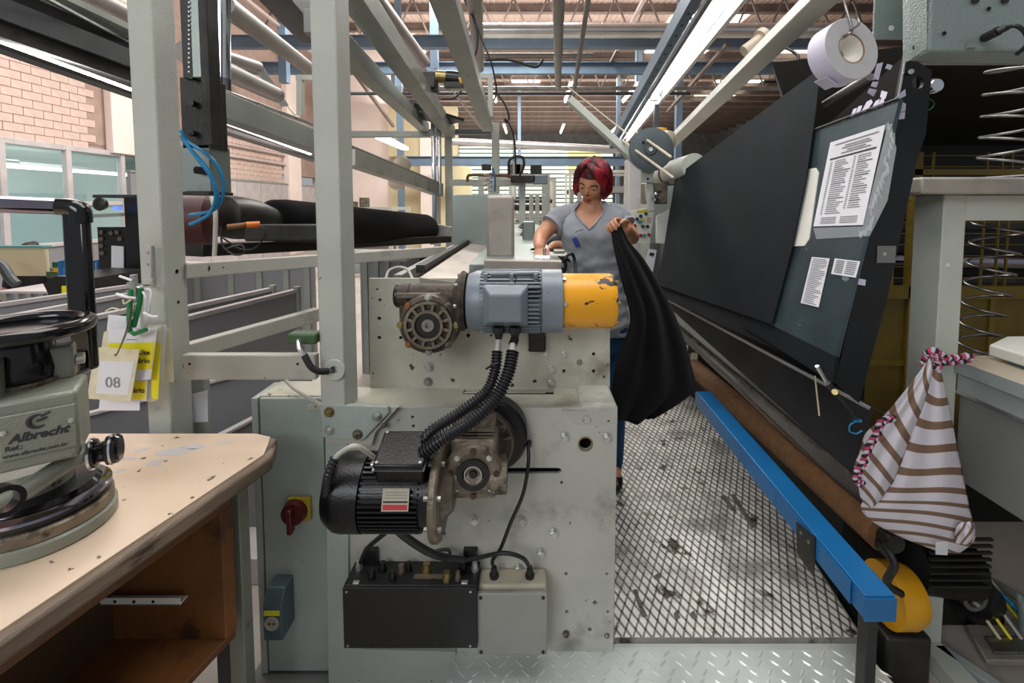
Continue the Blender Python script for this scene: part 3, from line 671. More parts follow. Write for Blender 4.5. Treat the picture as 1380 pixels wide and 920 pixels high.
# flange + worm housing
B().lathe(X_(622), (1, 0, 0), [(R*.6, -.02), (R*.95, 0), (R*.98, .006), (R*.9, .018)], 40).make('adapter_flange', M['cast'], um)
for t in (-.8, .0, .8, 1.6, 2.4):
    d = V((0, -math.cos(t), math.sin(t))); q = V((px_x(622), YM, zc_))+d*R*.84; B().cyl(q, q-V((.012, 0, 0)), .006, n=6).make('bolt', M['steel'], um)
zw = P(590, 398, 1.47).z
gh = B()
gh.lathe((px_x(538, 1.47), 1.47, zw), (1, 0, 0), [(.032, 0), (.040, .003), (.040, .035), (.036, .04)], 28)
gh.lathe((px_x(538, 1.47)+.04, 1.47, zw), (1, 0, 0), [(.036, 0), (.038, .01), (.038, .16), (.046, .18), (.05, .2)], 28)
gh.box(px_x(545, 1.5), px_x(612, 1.5), 1.44, UY, zw-.10, zw+.0)
go = gh.make('worm_housing', M['cast'], um)
B().lathe((px_x(536, 1.47), 1.47, zw), (1, 0, 0), [(.012, -.008), (.034, -.006), (.0395, 0), (.0395, .03)], 28).make('bearing_cap', M['motor_black'], um)
B().obox((px_x(565, 1.43), 1.428, zw+.008), (.07, 0, 0), (0, .004, 0), (0, 0, .009)).make('cast_rib', M['cast_light'], um, bev=.003)
fc = P(577, 438, 1.40); yf = 1.40
def fl(r, h): return (r, h)
B().lathe((fc.x, UY, fc.z), (0, -1, 0), [(.098, 0), (.098, .06), (.085, .10)], 12).make('gear_case', M['steel_dark'], um)
B().lathe((fc.x, 1.49, fc.z), (0, -1, 0), [(.094, 0), (.096, .01), (.096, .065), (.090, .085), (.078, .09), (.074, .084)], 40).make('cover_disc', M['cast'], um)
B().ring((fc.x, 1.402, fc.z), (0, -1, 0), .066, .075, .008, 40).make('outer_ring', M['cast_light'], um)
B().ring((fc.x, 1.402, fc.z), (0, -1, 0), .040, .048, .016, 40).make('inner_ring', M['cast_light'], um)
for k in range(12):
    t = 2*PI*(k+.5)/12; d = V((math.cos(t), 0, math.sin(t))); q = V((fc.x, 1.398, fc.z))+d*.058
    B().obox(q, d*.012, V((0, .004, 0)), d.cross(V((0, 1, 0)))*.005).make('spoke', M['cast_light'], um, bev=.002)
B().ring((fc.x, 1.402, fc.z), (0, -1, 0), .022, .039, .006, 36).make('shaft_seal', M['black'], um)
B().lathe((fc.x, 1.41, fc.z), (0, -1, 0), [(.021, 0), (.021, .016), (.019, .018), (.008, .018), (.006, .01)], 24).make('output_shaft', M['steel'], um)
for k in range(8):
    t = 2*PI*k/8+PI/2; mt = ('zinc', 'rust', 'brass', 'rust', 'steel', 'cast_light', 'brass', 'cast_light')[k]
    q = V((fc.x+.0865*math.cos(t), 1.403, fc.z+.0865*math.sin(t))); bolt(q, (0, -1, 0), .0085, mt, um)
for k in range(16):
    t = 2*PI*(k+.5)/16; d = V((math.cos(t), 0, math.sin(t))); B().obox(V((fc.x, 1.41, fc.z))+d*.083, d*.009, V((0, .006, 0)), d.cross(V((0, 1, 0)))*.003).make('rib', M['cast_light'], um, bev=.001)
# cable glands under terminal box
UG = []
for px, py in ((672, 443), (694, 443)):
    a = P(px, py, 1.355); B().cyl(a+V((0, 0, .006)), a-V((0, 0, .012)), .018, n=8).cyl(a-V((0, 0, .01)), a-V((0, 0, .03)), .015, .010, n=16).make('cable_gland', M['rubber'], um); UG.append(a-V((0, 0, .03)))
# ---------------------------------------------------------------- LOWER GEAR MOTOR
YL = 1.22
lm = thing('gear_motor', 'black finned electric motor with greasy worm gearbox on the lower plate', 'motor', P(560, 700, YL))
z2 = P(530, 661, YL).z; R2 = (P(530, 612, YL).z-P(530, 709, YL).z)/2*.98
def XL(px, dz=0): return V((P(px, 661, YL).x, YL, z2+dz))
ax = V((1, 0.0, 0))
le = XL(446); B().lathe(le, ax, [(R2*.55, 0), (R2*.80, .004), (R2*.97, .03), (R2*1.0, .045), (R2*1.0, XL(497).x-le.x)], 40).make('fan_cover', M['motor_black'], lm)
B().cyl(XL(495), XL(578), R2*.86, n=36).make('stator_body', M['motor_black'], lm)
f0, f1 = XL(499).x, XL(573).x
for i in range(30):
    t = -PI*.62+i*PI*1.24/29; d = V((0, -math.cos(t), math.sin(t)))
    B().obox(V(((f0+f1)/2, YL, z2))+d*R2*.91, V(((f1-f0)/2, 0, 0)), d*R2*.085, d.cross(V((1, 0, 0)))*.0026).make('fin', M['motor_black'], lm, smooth=0)
B().cyl(XL(573), XL(586), R2*.9, n=36).make('end_shield', M['motor_black'], lm)
fx = XL(588).x
B().lathe((fx, YL, z2), ax, [(.100, -.004), (.121, 0), (.123, .004), (.123, .016), (.118, .022), (.07, .024), (.05, .05)], 48).make('motor_flange', M['cast_light'], lm)
for t in (-1.2, -.4, .4, 1.2):
    d = V((0, -math.cos(t), math.sin(t))); q = V((fx+.02, YL, z2))+d*.105; B().cyl(q-V((.032, 0, 0)), q+V((.012, 0, 0)), .007, n=6).make('bolt', M['steel'], lm)
# rating plate tangent on stator
t = .38; d = V((0, -math.cos(t), math.sin(t))); u = V((0, math.sin(t), math.cos(t)))
c = V((P(532, 640, YL-.1).x, YL, z2))+d*(R2+.004)
rp = B().obox(c, (.034, 0, 0), u*.026, d*.0008).make('rating_plate', M['abs_beige'], lm, smooth=0)
B().obox(c+d*.0012-u*.017, (.031, 0, 0), u*.006, d*.0003).make('red_band', M['btn_red'], rp, smooth=0)
B().obox(c+d*.0012-u*.005, (.031, 0, 0), u*.002, d*.0003).make('dark_band', M['ink'], rp, smooth=0)
for k in range(3): B().obox(c+d*.0012+u*(.016-k*.006), (.028, 0, 0), u*.0006, d*.0003).make('print_line', M['ink_grey'], rp, smooth=0)
# terminal box tilted on top
c = P(540, 602, 1.15); c = V((c.x, 1.185, z2+R2+.012)); tx = V((1, 0, 0)); ty = V((0, .94, .34)); tz = V((0, -.34, .94))
B().obox(c-tz*.0, tx*.062, ty*.055, tz*.026).make('terminal_box', M['motor_black'], lm, bev=.006)
lid = B().obox(c+tz*.032, tx*.065, ty*.057, tz*.007).make('terminal_lid', M['motor_black'], lm, bev=.006)
B().obox(c+tz*.022, tx*.066, ty*.058, tz*.0012).make('gasket_line', M['steel'], lm, smooth=0)
TBX = c
gl = c-tx*.062+ty*-.02; B().cyl(gl, gl-V((.02, 0, 0)), .012, .009, n=14).make('cable_gland', M['zinc'], lm)
for s, e in ((-1, -1), (1, -1), (-1, 1), (1, 1)): q = c+tx*.055*s+ty*.048*e+tz*.039; B().cyl(q, q+tz*.003, .004, n=10).make('screw', M['steel'], lm)
# worm gearbox
gx = P(637, 642, 1.20).x; gz = P(637, 642, 1.20).z
B().box(gx-.062, gx+.062, 1.225, 1.36, gz-.082, gz+.085).make('gear_case', M['cast_light'], lm, bev=.012)
B().box(gx+.03, gx+.085, 1.25, 1.34, gz-.075, gz-.01).make('shaft_boss', M['cast_light'], lm, bev=.008)
B().cyl((gx-.1, YL+.03, gz-.03), (gx+.09, YL+.03, gz-.03), .045, n=28).make('worm_tube', M['cast_light'], lm)
for k in range(4): B().box(gx-.06, gx+.055, 1.232+.012, 1.35, gz+.075+k*.009, gz+.079+k*.009).make('cooling_rib', M['cast_light'], lm, bev=.001)
B().lathe((gx, 1.235, gz), (0, -1, 0), [(.078, 0), (.078, .012), (.072, .02), (.045, .022)], 40).make('cover_disc', M['cast_light'], lm)
B().ring((gx, 1.214, gz), (0, -1, 0), .029, .044, .011, 36).make('seal_ring', M['black'], lm)
B().lathe((gx, 1.22, gz), (0, -1, 0), [(.029, 0), (.029, .010), (.022, .012), (.02, .004), (.012, .006), (.01, 0.014)], 28).make('output_shaft', M['steel_dark'], lm)
B().ring((gx, 1.212, gz), (0, -1, 0), .0215, .0245, .006, 30).make('retaining_ring', M['zinc'], lm)
for t in (.8, 2.35, 3.93, 5.5): bolt((gx+.062*math.cos(t), 1.214, gz+.06*math.sin(t)), (0, -1, 0), .006, 'zinc', lm)
for t in (PI/2, PI*1.5, 0, PI): q = V((gx+.063*math.cos(t), 1.215, gz+.063*math.sin(t))); B().cyl(q, q-V((0, .006, 0)), .008, n=14).make('boss', M['cast'], lm)
# large flange behind gearbox
q = P(660, 588, 1.40)
B().lathe((q.x, FY, q.z), (0, -1, 0), [(.118, 0), (.118, .05), (.11, .06)], 48).make('hub_drum', M['motor_black'], lm)
B().lathe((q.x-.022, 1.40, q.z-.008), (0, -1, 0), [(.104, 0), (.104, .02), (.096, .03), (.07, .032), (.055, .06)], 44).make('hub_flange', M['cast'], lm)
B().ring((q.x-.022, 1.372, q.z-.008), (0, -1, 0), .092, .098, .004, 44).make('hub_rim', M['cast_light'], lm)
for k in range(7):
    t = PI*.08+k*PI*.84/6; d = V((math.cos(t), 0, math.sin(t))); B().obox(V((q.x-.022, 1.368, q.z-.008))+d*.075, d*.02, V((0, .006, 0)), d.cross(V((0, 1, 0)))*.003).make('rib', M['cast_light'], lm, bev=.001)
    if k in (1, 2, 4, 5): bolt(V((q.x-.022, 1.368, q.z-.008))+d*.082+V((0, 0, 0)), (0, -1, 0), .009, 'cast_light', lm)
# ---------------------------------------------------------------- HOSES AND CABLES
def hose(name, pts, r, m, label, cat='hose', pitch=.009, amp=.16):
    s = spline(pts, 14); L_ = sum((s[i+1]-s[i]).length for i in range(len(s)-1)); n = int(L_/(pitch/4))
    out = []; acc = 0; k = 0; i = 0; seg = (s[1]-s[0]).length
    for j in range(n):
        d = L_*j/(n-1)
        while d > acc+seg and i < len(s)-2: acc += seg; i += 1; seg = (s[i+1]-s[i]).length
        out.append(s[i].lerp(s[i+1], min(1, (d-acc)/max(seg, 1e-9))))
    o = B().tube(out, lambda t: r*(1+amp*(1 if (int(t*(n-1)+.5) % 4) < 2 else -1)), 12).make(name, M[m], smooth=60); tag(o, label, cat); return o
h0, h1 = UG
for h in UG: pass
o = hose('corrugated_hose', [P(670, 474, 1.33), P(667, 500, 1.30), P(655, 528, 1.27), P(620, 556, 1.23), P(585, 578, 1.20), P(572, 592, 1.19)], .0145, 'hose', 'rear black corrugated hose, left one of the pair from the grey motor')
B().cyl(UG[0], P(670, 476, 1.33), .009, n=12).make('bare_cable', M['cable_white'], o)
o = hose('corrugated_hose', [P(691, 474, 1.31), P(684, 505, 1.27), P(665, 540, 1.23), P(630, 572, 1.19), P(595, 592, 1.165), P(568, 612, 1.16)], .0165, 'hose', 'front black corrugated hose, thicker right one of the pair from the grey motor')
B().cyl(UG[1], P(691, 464, 1.335), .013, n=12).make('sleeve', M['rubber'], o); B().cyl(P(691, 464, 1.335), P(690, 476, 1.31), .010, n=12).make('bare_cable', M['cable_white'], o)
B().tube([P(655, 497, 1.28), P(663, 492, 1.275), P(672, 489, 1.29)], .003).make('cable_tie', M['black'], o)
o = hose('corrugated_hose', [P(451, 617, 1.13), P(443, 640, 1.12), P(440, 662, 1.14), P(444, 680, 1.18)], .011, 'hose', 'short ribbed conduit curving around the back of the black motor')
B().tube(spline([TBX-V((.08, 0, 0)), P(480, 601, 1.13), P(459, 610, 1.13), P(451, 619, 1.13)]), .0065, 10).make('bare_cable', M['cable_white'], o)
def cable(pts, r, m, label, name='cable', n=10): o = B().tube(spline(pts, 8), r, n).make(name, M[m], smooth=60); tag(o, label, 'cable'); return o
cable([P(713, 597, 1.43), P(712, 602, 1.40), P(712, 625, 1.38), P(705, 665, 1.37), P(688, 705, 1.37), P(675, 738, 1.38), P(664, 755, 1.40), JG[0]], .0058, 'cable_black', 'long thin black cable dropping from the slot to the grey box')
cable([P(713, 600, 1.44), P(713, 596, 1.42)], .009, 'rubber', 'rubber grommet where the long thin cable leaves the plate', 'grommet')
cable([P(620, 757, 1.40), P(650, 750, 1.38), P(680, 745, 1.36), P(705, 752, 1.37), JG[1]], .0065, 'cable_black', 'black cable arching from the black box to the grey box')
cable([P(527, 705, 1.25), P(545, 722, 1.28), P(575, 742, 1.33), P(600, 751, 1.38), P(625, 755, 1.40)], .0115, 'cable_black', 'thick black cable curving down from beneath the black motor')
cable([P(522, 716, 1.3), P(508, 727, 1.33), P(494, 740, 1.37), P(486, 757, 1.41)], .007, 'cable_black', 'short black cable from the black motor to the left gland')
cable([P(585, 750, 1.4), P(588, 742, 1.41), P(604, 741, 1.41), P(607, 750, 1.4)], .005, 'cable_black', 'small black wire loop standing on the connector box')
cable([P(385, 512, 1.52), P(395, 522, 1.50), P(414, 535, 1.46), P(433, 545, 1.45)], .006, 'cable_white', 'pale cable lying on the cabinet top beside the post')
# ================================================================ SUPPORT FRAME
fr = thing('gantry', 'pale grey-green welded steel frame with two tall posts at the left', 'frame', (-.9, 1.6, 0))
def vpost(px0, px1, pyref, y0, y1, z0, z1, m, name='post'):
    x0, x1 = P(px0, pyref, y0).x, P(px1, pyref, y0).x
    o = B().box(x0, x1, y0, y1, z0, z1).make(name, M[m], fr, bev=.006, smooth=30); return x0, x1, o
pa = vpost(425, 460, 300, 1.42, 1.525, zt-.003, 3.2, 'paint_post')
pb = vpost(185, 218, 300, 1.42, 1.515, P(230, 620, 1.42).z-.6, 3.2, 'paint_post')
def fbar(a, ya, b_, yb, w, h, m='paint', name='rail'):
    return barp(name, a, ya, b_, yb, w, h, m, parent=fr)
fbar((250, 493), 1.45, (428, 493), 1.45, .03, .082)
fbar((250, 365), 1.50, (600, 338), 2.45, .02, .050)
fbar((250, 474), 1.52, (428, 423), 1.95, .04, .055)
fbar((284, 138), 2.6, (592, 256), 5.4, .10, .15, 'beam_grey')
fbar((470, 212), 3.4, (592, 257), 5.6, .10, .12, 'paint')
p = P(283, 138, 2.6)
for px, py, s in ((233, 369, 6), (244, 368, 5), (232, 412, 4), (244, 411, 4)):
    q = P(px, py, 1.42); B().cyl((pb[1]+.0003, q.y+.05, q.z), (pb[1]+.002, q.y+.05, q.z), s*.001, n=10).make('drill_hole', M['hole'], fr)
B().ring(P(452, 497, 1.42)-V((0, .012, 0)), (0, 1, 0), .012, .034, .012, 28).make('eye_plate', M['paint_post'], fr, bev=.002)
for px in (254, 400): q = P(px, 491, 1.43); B().cyl((q.x, 1.434, q.z), (q.x, 1.437, q.z), .004, n=10).make('drill_hole', M['hole'], fr)
# short stub plate below left post rail, with label
a, b_ = P(255, 508, 1.53), P(278, 600, 1.53); 
B().box(a.x, b_.x, 1.53, 1.56, .2, a.z).make('stub_post', M['beam_grey'], fr, smooth=0)
a, b_ = P(255, 532, 1.52), P(280, 568, 1.52)
lb = B().prism([a, P(279, 526, 1.52), b_, P(258, 569, 1.52)], (0, .002, 0)).make('paper_label', M['paper'], fr, smooth=0)
for k in range(8): q = P(257, 536+k*2.5, 1.518); B().box(q.x, q.x+.006, 1.517, 1.519, q.z, q.z+.0025).make('barcode', M['ink'], lb, smooth=0)
# slim bracket on left post carrying tag hook
hb = thing('tag_hook', 'grey metal strip hook screwed to the left post holding hanging cards', 'hook', P(200, 380, 1.40))
a, b_ = P(201, 331, 1.412), P(207, 385, 1.412)
B().box(a.x-.012, a.x+.008, 1.408, 1.42, b_.z, a.z).make('strip', M['bin_edge'], hb, smooth=0)
for py in (340, 356): q = P(199, py, 1.408); B().cyl(q, q-V((0, .004, 0)), .004, n=10).make('screw', M['zinc'], hb)
B().tube([P(205, 331, 1.40), P(205, 375, 1.40), P(201, 384, 1.38)], .0035).make('rod', M['beam_grey'], hb)
B().cyl(P(180, 370, 1.33), P(181, 388, 1.33), .009, n=10).make('pin', M['beam_grey'], hb); B().cyl(P(181, 384, 1.33), P(201, 384, 1.41), .004, n=8).make('arm', M['beam_grey'], hb)
B().cyl(P(190, 385, 1.33), P(192, 450, 1.34), .005, n=8).make('rod', M['white_plastic'], hb)
B().tube([P(176, 390, 1.31), P(174, 430, 1.30), P(175, 446, 1.30), P(181, 450, 1.30), P(197, 444, 1.30)], .0065, 8).make('green_clip', M['green_plastic'], hb)
B().tube([P(190, 388, 1.315), P(188, 410, 1.31), P(180, 440, 1.31)], .007, 8).make('green_clip', M['green_plastic'], hb)
def tie(pts, m='tie_white', r=.0028): return B().tube(spline([P(a, b_, y) for a, b_, y in pts], 5), r, 6).make('cable_tie', M[m], hb)
tie([(194, 390, 1.32), (203, 392, 1.32), (202, 410, 1.31), (200, 430, 1.32)]); tie([(185, 386, 1.32), (196, 400, 1.31), (196, 425, 1.31)]); tie([(157, 396, 1.30), (170, 400, 1.30), (183, 402, 1.31)], r=.004)
tie([(161, 372, 1.32), (178, 378, 1.32)], r=.0035); tie([(193, 421, 1.30), (203, 426, 1.3), (213, 427, 1.3)], r=.004); tie([(166, 403, 1.3), (168, 409, 1.3), (176, 404, 1.3)], 'tag_old')
tie([(142, 420, 1.29), (152, 415, 1.30), (165, 418, 1.3), (175, 414, 1.31)], 'tag_old', .0022); tie([(176, 415, 1.3), (170, 445, 1.29), (157, 478, 1.27)], 'edge_wood', .0015); tie([(182, 410, 1.3), (172, 445, 1.29), (158, 477, 1.27)], 'edge_wood', .0015)
# hanging cards
def card(name, quad, y, m, label, dy=0.0, grp='work cards hanging from the post hook'):
    t = B().prism([P(a, b_, y+(dy if i in (1, 2) else 0)) for i, (a, b_) in enumerate(quad)], (0, .0012, 0)).make(name, M[m], smooth=0)
    tag(t, label, 'card', grp); return t
def band(parent, quad, y, m, dy=0, name='print_band'): return B().prism([P(a, b_, y+(dy if i in (1, 2) else 0)) for i, (a, b_) in enumerate(quad)], (0, .0004, 0)).make(name, M[m], parent, smooth=0)
t1 = card('paper_card', [(146, 424), (190, 428), (188, 553), (133, 553)], 1.345, 'paper', 'long white sheet hanging lowest behind the other cards')
t2 = card('paper_card', [(148, 432), (180, 432), (178, 520), (150, 520)], 1.342, 'paper', 'white card edge peeking above the front yellow card')
t3 = card('paper_card', [(193, 440), (217, 438), (210, 540), (197, 541)], 1.338, 'tag_old', 'stained card hanging just right of the front white-and-yellow card', .01)
t4 = card('paper_card', [(200, 438), (224, 438), (220, 515), (204, 512)], 1.350, 'paper', 'plain white card third from the right in the bundle', .01)
t5 = card('paper_card', [(206, 441), (230, 442), (234, 514), (212, 516)], 1.362, 'tag_old', 'brownish card at the far right of the bundle', .01)
t6 = card('paper_card', [(140, 447), (166, 443), (163, 470), (136, 472)], 1.335, 'tag_old', 'small old card corner showing at the top left of the bundle')
t9 = card('paper_card', [(170, 500), (199, 500), (197, 540), (168, 540)], 1.33, 'paper', 'white-and-yellow card hanging below the front yellow one')
band(t9, [(170, 514), (197, 514), (195, 538), (168, 538)], 1.3294, 'tag_yellow')
t7 = card('paper_card', [(146, 444), (212, 441), (203, 511), (142, 515)], 1.322, 'paper', 'white card with a broad yellow band, second from the front')
band(t7, [(146, 462), (208, 461), (204, 497), (144, 498)], 1.3212, 'tag_yellow')
band(t3, [(205, 462), (217, 462), (213, 538), (204, 536)], 1.3372, 'tag_yellow', .0)
rgt = V((1, 0, -.02)); upv = V((.06, 0, 1))
text('lettering', 'Use', M['ink'], t7, P(202, 478, 1.3205), rgt, upv, .021, align='RIGHT'); text('lettering', 'Diário', M['ink'], t7, P(202, 489, 1.3205), rgt, upv, .021, align='RIGHT')
text('lettering', 'Diário', M['ink'], t9, P(195, 529, 1.3285), rgt, upv, .021, align='RIGHT')
band(t7, [(170, 457), (184, 457), (184, 458), (170, 458)], 1.3212, 'ink_grey')
t8 = card('paper_card', [(128, 468), (188, 471), (176, 541), (117, 537)], 1.30, 'tag_old', 'old yellowed card at the very front, marked 08 in pencil')
band(t8, [(134, 487), (181, 487), (172, 532), (129, 530)], 1.2995, 'paper', name='paper_patch')
text('lettering', '08', M['ink_grey'], t8, P(152, 522, 1.298), V((1, 0, -.03)), V((.15, 0, 1)), .045, bold=-.01)
q = P(156, 478, 1.30); B().cyl(q, q-V((0, .001, 0)), .004, n=12).make('punched_hole', M['edge_wood'], t8)
# green clamp with handle on rail
gc = thing('green_clamp', 'dark green clamp with a curved black and steel lever beside the central post', 'clamp', P(415, 470, 1.4))
a = P(410, 453, 1.43); B().box(a.x-.04, a.x+.05, 1.40, 1.45, a.z-.018, a.z+.016).make('clamp_body', M['green_dark'], gc, bev=.006)
B().tube([P(402, 458, 1.38), P(404, 468, 1.37), P(411, 480, 1.37)], .009, 10).make('lever_tip', M['chrome'], gc)
B().tube(spline([P(410, 478, 1.37), P(419, 494, 1.37), P(430, 500, 1.38), P(442, 500, 1.40)]), .010, 12).make('grip', M['rubber'], gc)
B().cyl(P(442, 500, 1.405), P(449, 498, 1.42), .008, n=12).make('pivot', M['steel'], gc)
# ================================================================ TABLE AND PRESS, LOWER LEFT
TZ = .95
tb_ = thing('work_table', 'worn cream-topped work table with chipped wooden edge, lower left corner', 'table', (-1.3, .8, 0))
e0, e1 = PZ(0, 862, TZ), PZ(366, 612, TZ)
dirx = (e1.x-e0.x)/(e1.y-e0.y)
def edge_x(y): return e0.x+(y-e0.y)*dirx
yf = PZ(200, 584, TZ).y
pts = [(-2.6, -.3), (edge_x(-.3), -.3)]+[(edge_x(y), y) for y in (.2, .7, 1.1, e1.y-.03)]
xe = PZ(352, 586, TZ).x
cn = PZ(373, 598, TZ)
pts += [(e1.x, e1.y), (cn.x-.004, cn.y), (cn.x-.02, yf-.02), (xe, yf), (-2.6, yf)]
ins = [(x-(.022 if x > -1.5 else 0), y-(.0 if y > 1.2 else 0)) for x, y in pts]
B().prism([V((x, y, TZ-.004)) for x, y in pts], (0, 0, -.042)).make('wood_edge', M['edge_wood'], tb_, bev=.008, smooth=30)
B().prism([V((x, y, TZ)) for x, y in ins], (0, 0, -.006)).make('laminate_top', M['table_top'], tb_, smooth=0)
# torn paper marks (left by tape) on the top
rj = random.Random(4)
for cx_, cy_, rx_, ry_ in ((240, 608, 30, 9), (262, 602, 18, 5), (212, 622, 16, 6), (190, 606, 10, 5), (160, 634, 8, 3), (172, 618, 12, 3), (300, 596, 14, 3)):
    q4 = [(cx_+rx_*math.cos(t*PI/9)*rj.uniform(.35, 1.1)-(ry_*math.sin(t*PI/9))*1.6, cy_+ry_*math.sin(t*PI/9)*rj.uniform(.4, 1.2)) for t in range(18)]
    B().prism([PZ(a, b_, TZ+.0004) for a, b_ in q4], (0, 0, -.0004)).make('paper_residue', M['bin_edge'], tb_, smooth=0)
xa = lambda y: edge_x(y)-.075
B().prism([V((xa(-.3), -.3, TZ-.048)), V((xa(1.28), 1.28, TZ-.048)), V((xa(1.28)-.04, 1.28, TZ-.048)), V((xa(-.3)-.04, -.3, TZ-.048))], (0, 0, -.035)).make('apron_rail', M['device_green'], tb_, smooth=0)
lx = xa(1.26)-.02
B().box(lx-.042, lx+.002, 1.24, 1.285, 0, TZ-.05).make('leg', M['device_green'], tb_, bev=.003)
B().box(lx-.10, lx-.045, 1.27, 1.29, 0, TZ-.05).make('leg_plate', M['beam_dark'], tb_, smooth=0)
B().box(-2.5, -2.45, 1.24, 1.285, 0, TZ-.05).make('leg', M['device_green'], tb_, bev=.003)
B().box(-2.5, lx, 1.25, 1.28, TZ-.09, TZ-.048).make('cross_rail', M['device_green'], tb_, smooth=0)
# wooden compartment under the top, open to the right
x1 = lx+.0; x0 = x1-.55; ya, yb = .30, 1.2; za, zb_ = .48, TZ-.085
bx = thing('wooden_compartment', 'open orange-brown plywood compartment slung under the worn table top', 'shelf', (x1-.3, .8, za))
def Xw(y): return xa(y)
def slab(y0, y1, xi, xo, z0, z1, nm, m):
    b = B(); b.prism([V((xa(y0)+xo, y0, z0)), V((xa(y1)+xo, y1, z0)), V((xa(y1)+xi, y1, z0)), V((xa(y0)+xi, y0, z0))], (0, 0, z1-z0)); return b.make(nm, M[m], bx, smooth=0, bev=.002)
slab(-.3, 1.20, -.03, 0, zb_-.03, zb_, 'top_rail', 'wood_orange')
slab(1.17, 1.205, -.55, 0, za, zb_-.03, 'side_board', 'wood_orange')
slab(-.3, 1.20, -.55, 0, za-.02, za, 'bottom_board', 'wood_orange')
slab(-.3, 1.20, -.57, -.55, za, zb_, 'back_board', 'wood_brown')
slab(-.3, 1.20, -.55, -.03, zb_-.005, zb_, 'ceiling_board', 'wood_brown')
slab(-.3, 1.168, -.40, -.30, za+.0, za+.13, 'inner_box', 'wood_brown')
a = PX(225, 803, xa(1.05)-.12)
rl = thing('white_rail', 'white perforated plastic rail stored inside the wooden compartment', 'rail', a)
B().box(a.x-.3, a.x+.05, a.y-.02, a.y+.02, a.z-.008, a.z-.004).box(a.x-.3, a.x+.05, a.y-.02, a.y-.017, a.z-.008, a.z+.012).box(a.x-.3, a.x+.05, a.y+.017, a.y+.02, a.z-.008, a.z+.012).make('channel', M['white_plastic'], rl, bev=.001)
for k in range(4): B().cyl((a.x-.02-k*.05, a.y-.0175, a.z+.003), (a.x-.02-k*.05, a.y-.0215, a.z+.003), .004, n=10).make('slot_hole', M['hole'], rl)
# ---- sample press
pc = V((-1.055, .955, TZ))
sp = thing('sample_press', 'grey-green bench sample press with black handwheel and round base, on the table', 'press', pc)
B().lathe(pc, (0, 0, 1), [(.118, 0), (.122, .004), (.122, .026), (.117, .030)], 56).make('base_disc', M['device_green'], sp)
B().lathe(pc+V((0, 0, .03)), (0, 0, 1), [(.112, 0), (.117, .002), (.117, .022), (.113, .026)], 56).make('lower_ring', M['cast_light'], sp)
B().lathe(pc+V((0, 0, .056)), (0, 0, 1), [(.106, 0), (.106, .014)], 56).make('gap_ring', M['black'], sp)
B().lathe(pc+V((0, 0, .07)), (0, 0, 1), [(.112, 0), (.115, .002), (.114, .008), (.09, .018)], 56).make('chrome_ring', M['chrome_dark'], sp)
B().lathe(pc+V((0, 0, .086)), (0, 0, 1), [(.098, 0), (.09, .010), (.03, .012)], 48).make('black_disc', M['device_black'], sp)
B().lathe(pc+V((-.03, -.0, .095)), (0, 0, 1), [(.075, 0), (.078, .04), (.07, .05)], 40).make('pedestal', M['device_green'], sp)
# body block, rotated
ang = math.radians(36); rx = V((math.cos(ang), math.sin(ang), 0)); ry = V((-math.sin(ang), math.cos(ang), 0))
bc = P(60, 560, .93); bc = V((-.985, .90, 1.215))
B().obox(bc, rx*.064, ry*.06, V((0, 0, .068))).make('body_block', M['device_green'], sp, bev=.008)
plc = bc-ry*.0625+rx*.010
np_ = B().obox(plc, rx*.052, ry*.0022, V((0, 0, .043))).make('name_plate', M['device_green'], sp, bev=.002)
fo = plc-ry*.0026
text('lettering', 'Albrecht', M['ink'], np_, fo+V((0, 0, -.010)), rx, V((0, 0, 1)), .0225, shear=.3, bold=.035)
text('lettering', 'Ref.:', M['ink'], np_, fo-rx*.045+V((0, 0, -.024)), rx, V((0, 0, 1)), .013, align='LEFT')
text('lettering', 'www.albrecht.com.br', M['ink'], np_, fo-rx*.048+V((0, 0, -.036)), rx, V((0, 0, 1)), .0098, align='LEFT')
ec = fo+V((0, 0, .023)); em = []
for k in range(15):
    t = math.radians(70+k*17); em.append(ec+rx*(.013*math.cos(t))+V((0, 0, .012*math.sin(t)))-ry*.0002)
B().tube(em, lambda t: .0012+.0028*math.sin(PI*t), 6).tube([ec+rx*(-.002), ec+rx*.012+V((0, 0, .004))], .0022, 6).tube([ec+rx*.004+V((0, 0, .008)), ec+rx*.016+V((0, 0, .014))], .002, 6).make('emblem', M['ink'], np_)
for s in (-1, 1): q = fo+rx*.045*s+V((0, 0, .012)); B().lathe(q, -ry, [(.005, 0), (.0045, .002), (.002, .003)], 14).make('screw', M['zinc'], np_)
bk = bc+rx*.012+ry*.06+V((0, 0, .068+.034))
B().obox(bk, rx*.034, ry*.02, V((0, 0, .036))).make('arm_block', M['device_green'], sp, bev=.006)
B().obox(bc-rx*.054-ry*.02+V((0, 0, .068+.034)), rx*.01, ry*.025, V((0, 0, .036))).make('left_block', M['device_green'], sp, bev=.003)
hc = bc+V((-.0, .0, .068)); hc = V((-1.055, .93, 1.27))
B().lathe(hc, (0, 0, 1), [(.066, 0), (.068, .004), (.066, .022)], 40).make('scale_ring', M['cast_light'], sp)
B().lathe(hc+V((0, 0, .022)), (0, 0, 1), [(.060, 0), (.062, .02), (.056, .06), (.05, .085), (.045, .1)], 36).make('hub', M['device_black'], sp)
wh = B().lathe(hc+V((0, 0, .125)), (0, 0, 1), [(.108+.015*math.cos(2*PI*k/14), .015*math.sin(2*PI*k/14)) for k in range(14)], 56, closed=True)
wh.lathe(hc+V((0, 0, .105)), (0, 0, 1), [(.05, 0), (.1, .012), (.1, .018), (.05, .012)], 40)
wh.make('handwheel', M['device_black'], sp, smooth=60)
q = bk+rx*.036; B().cyl(q, q+rx*.012, .012, n=16).make('pivot_bolt', M['zinc'], sp)
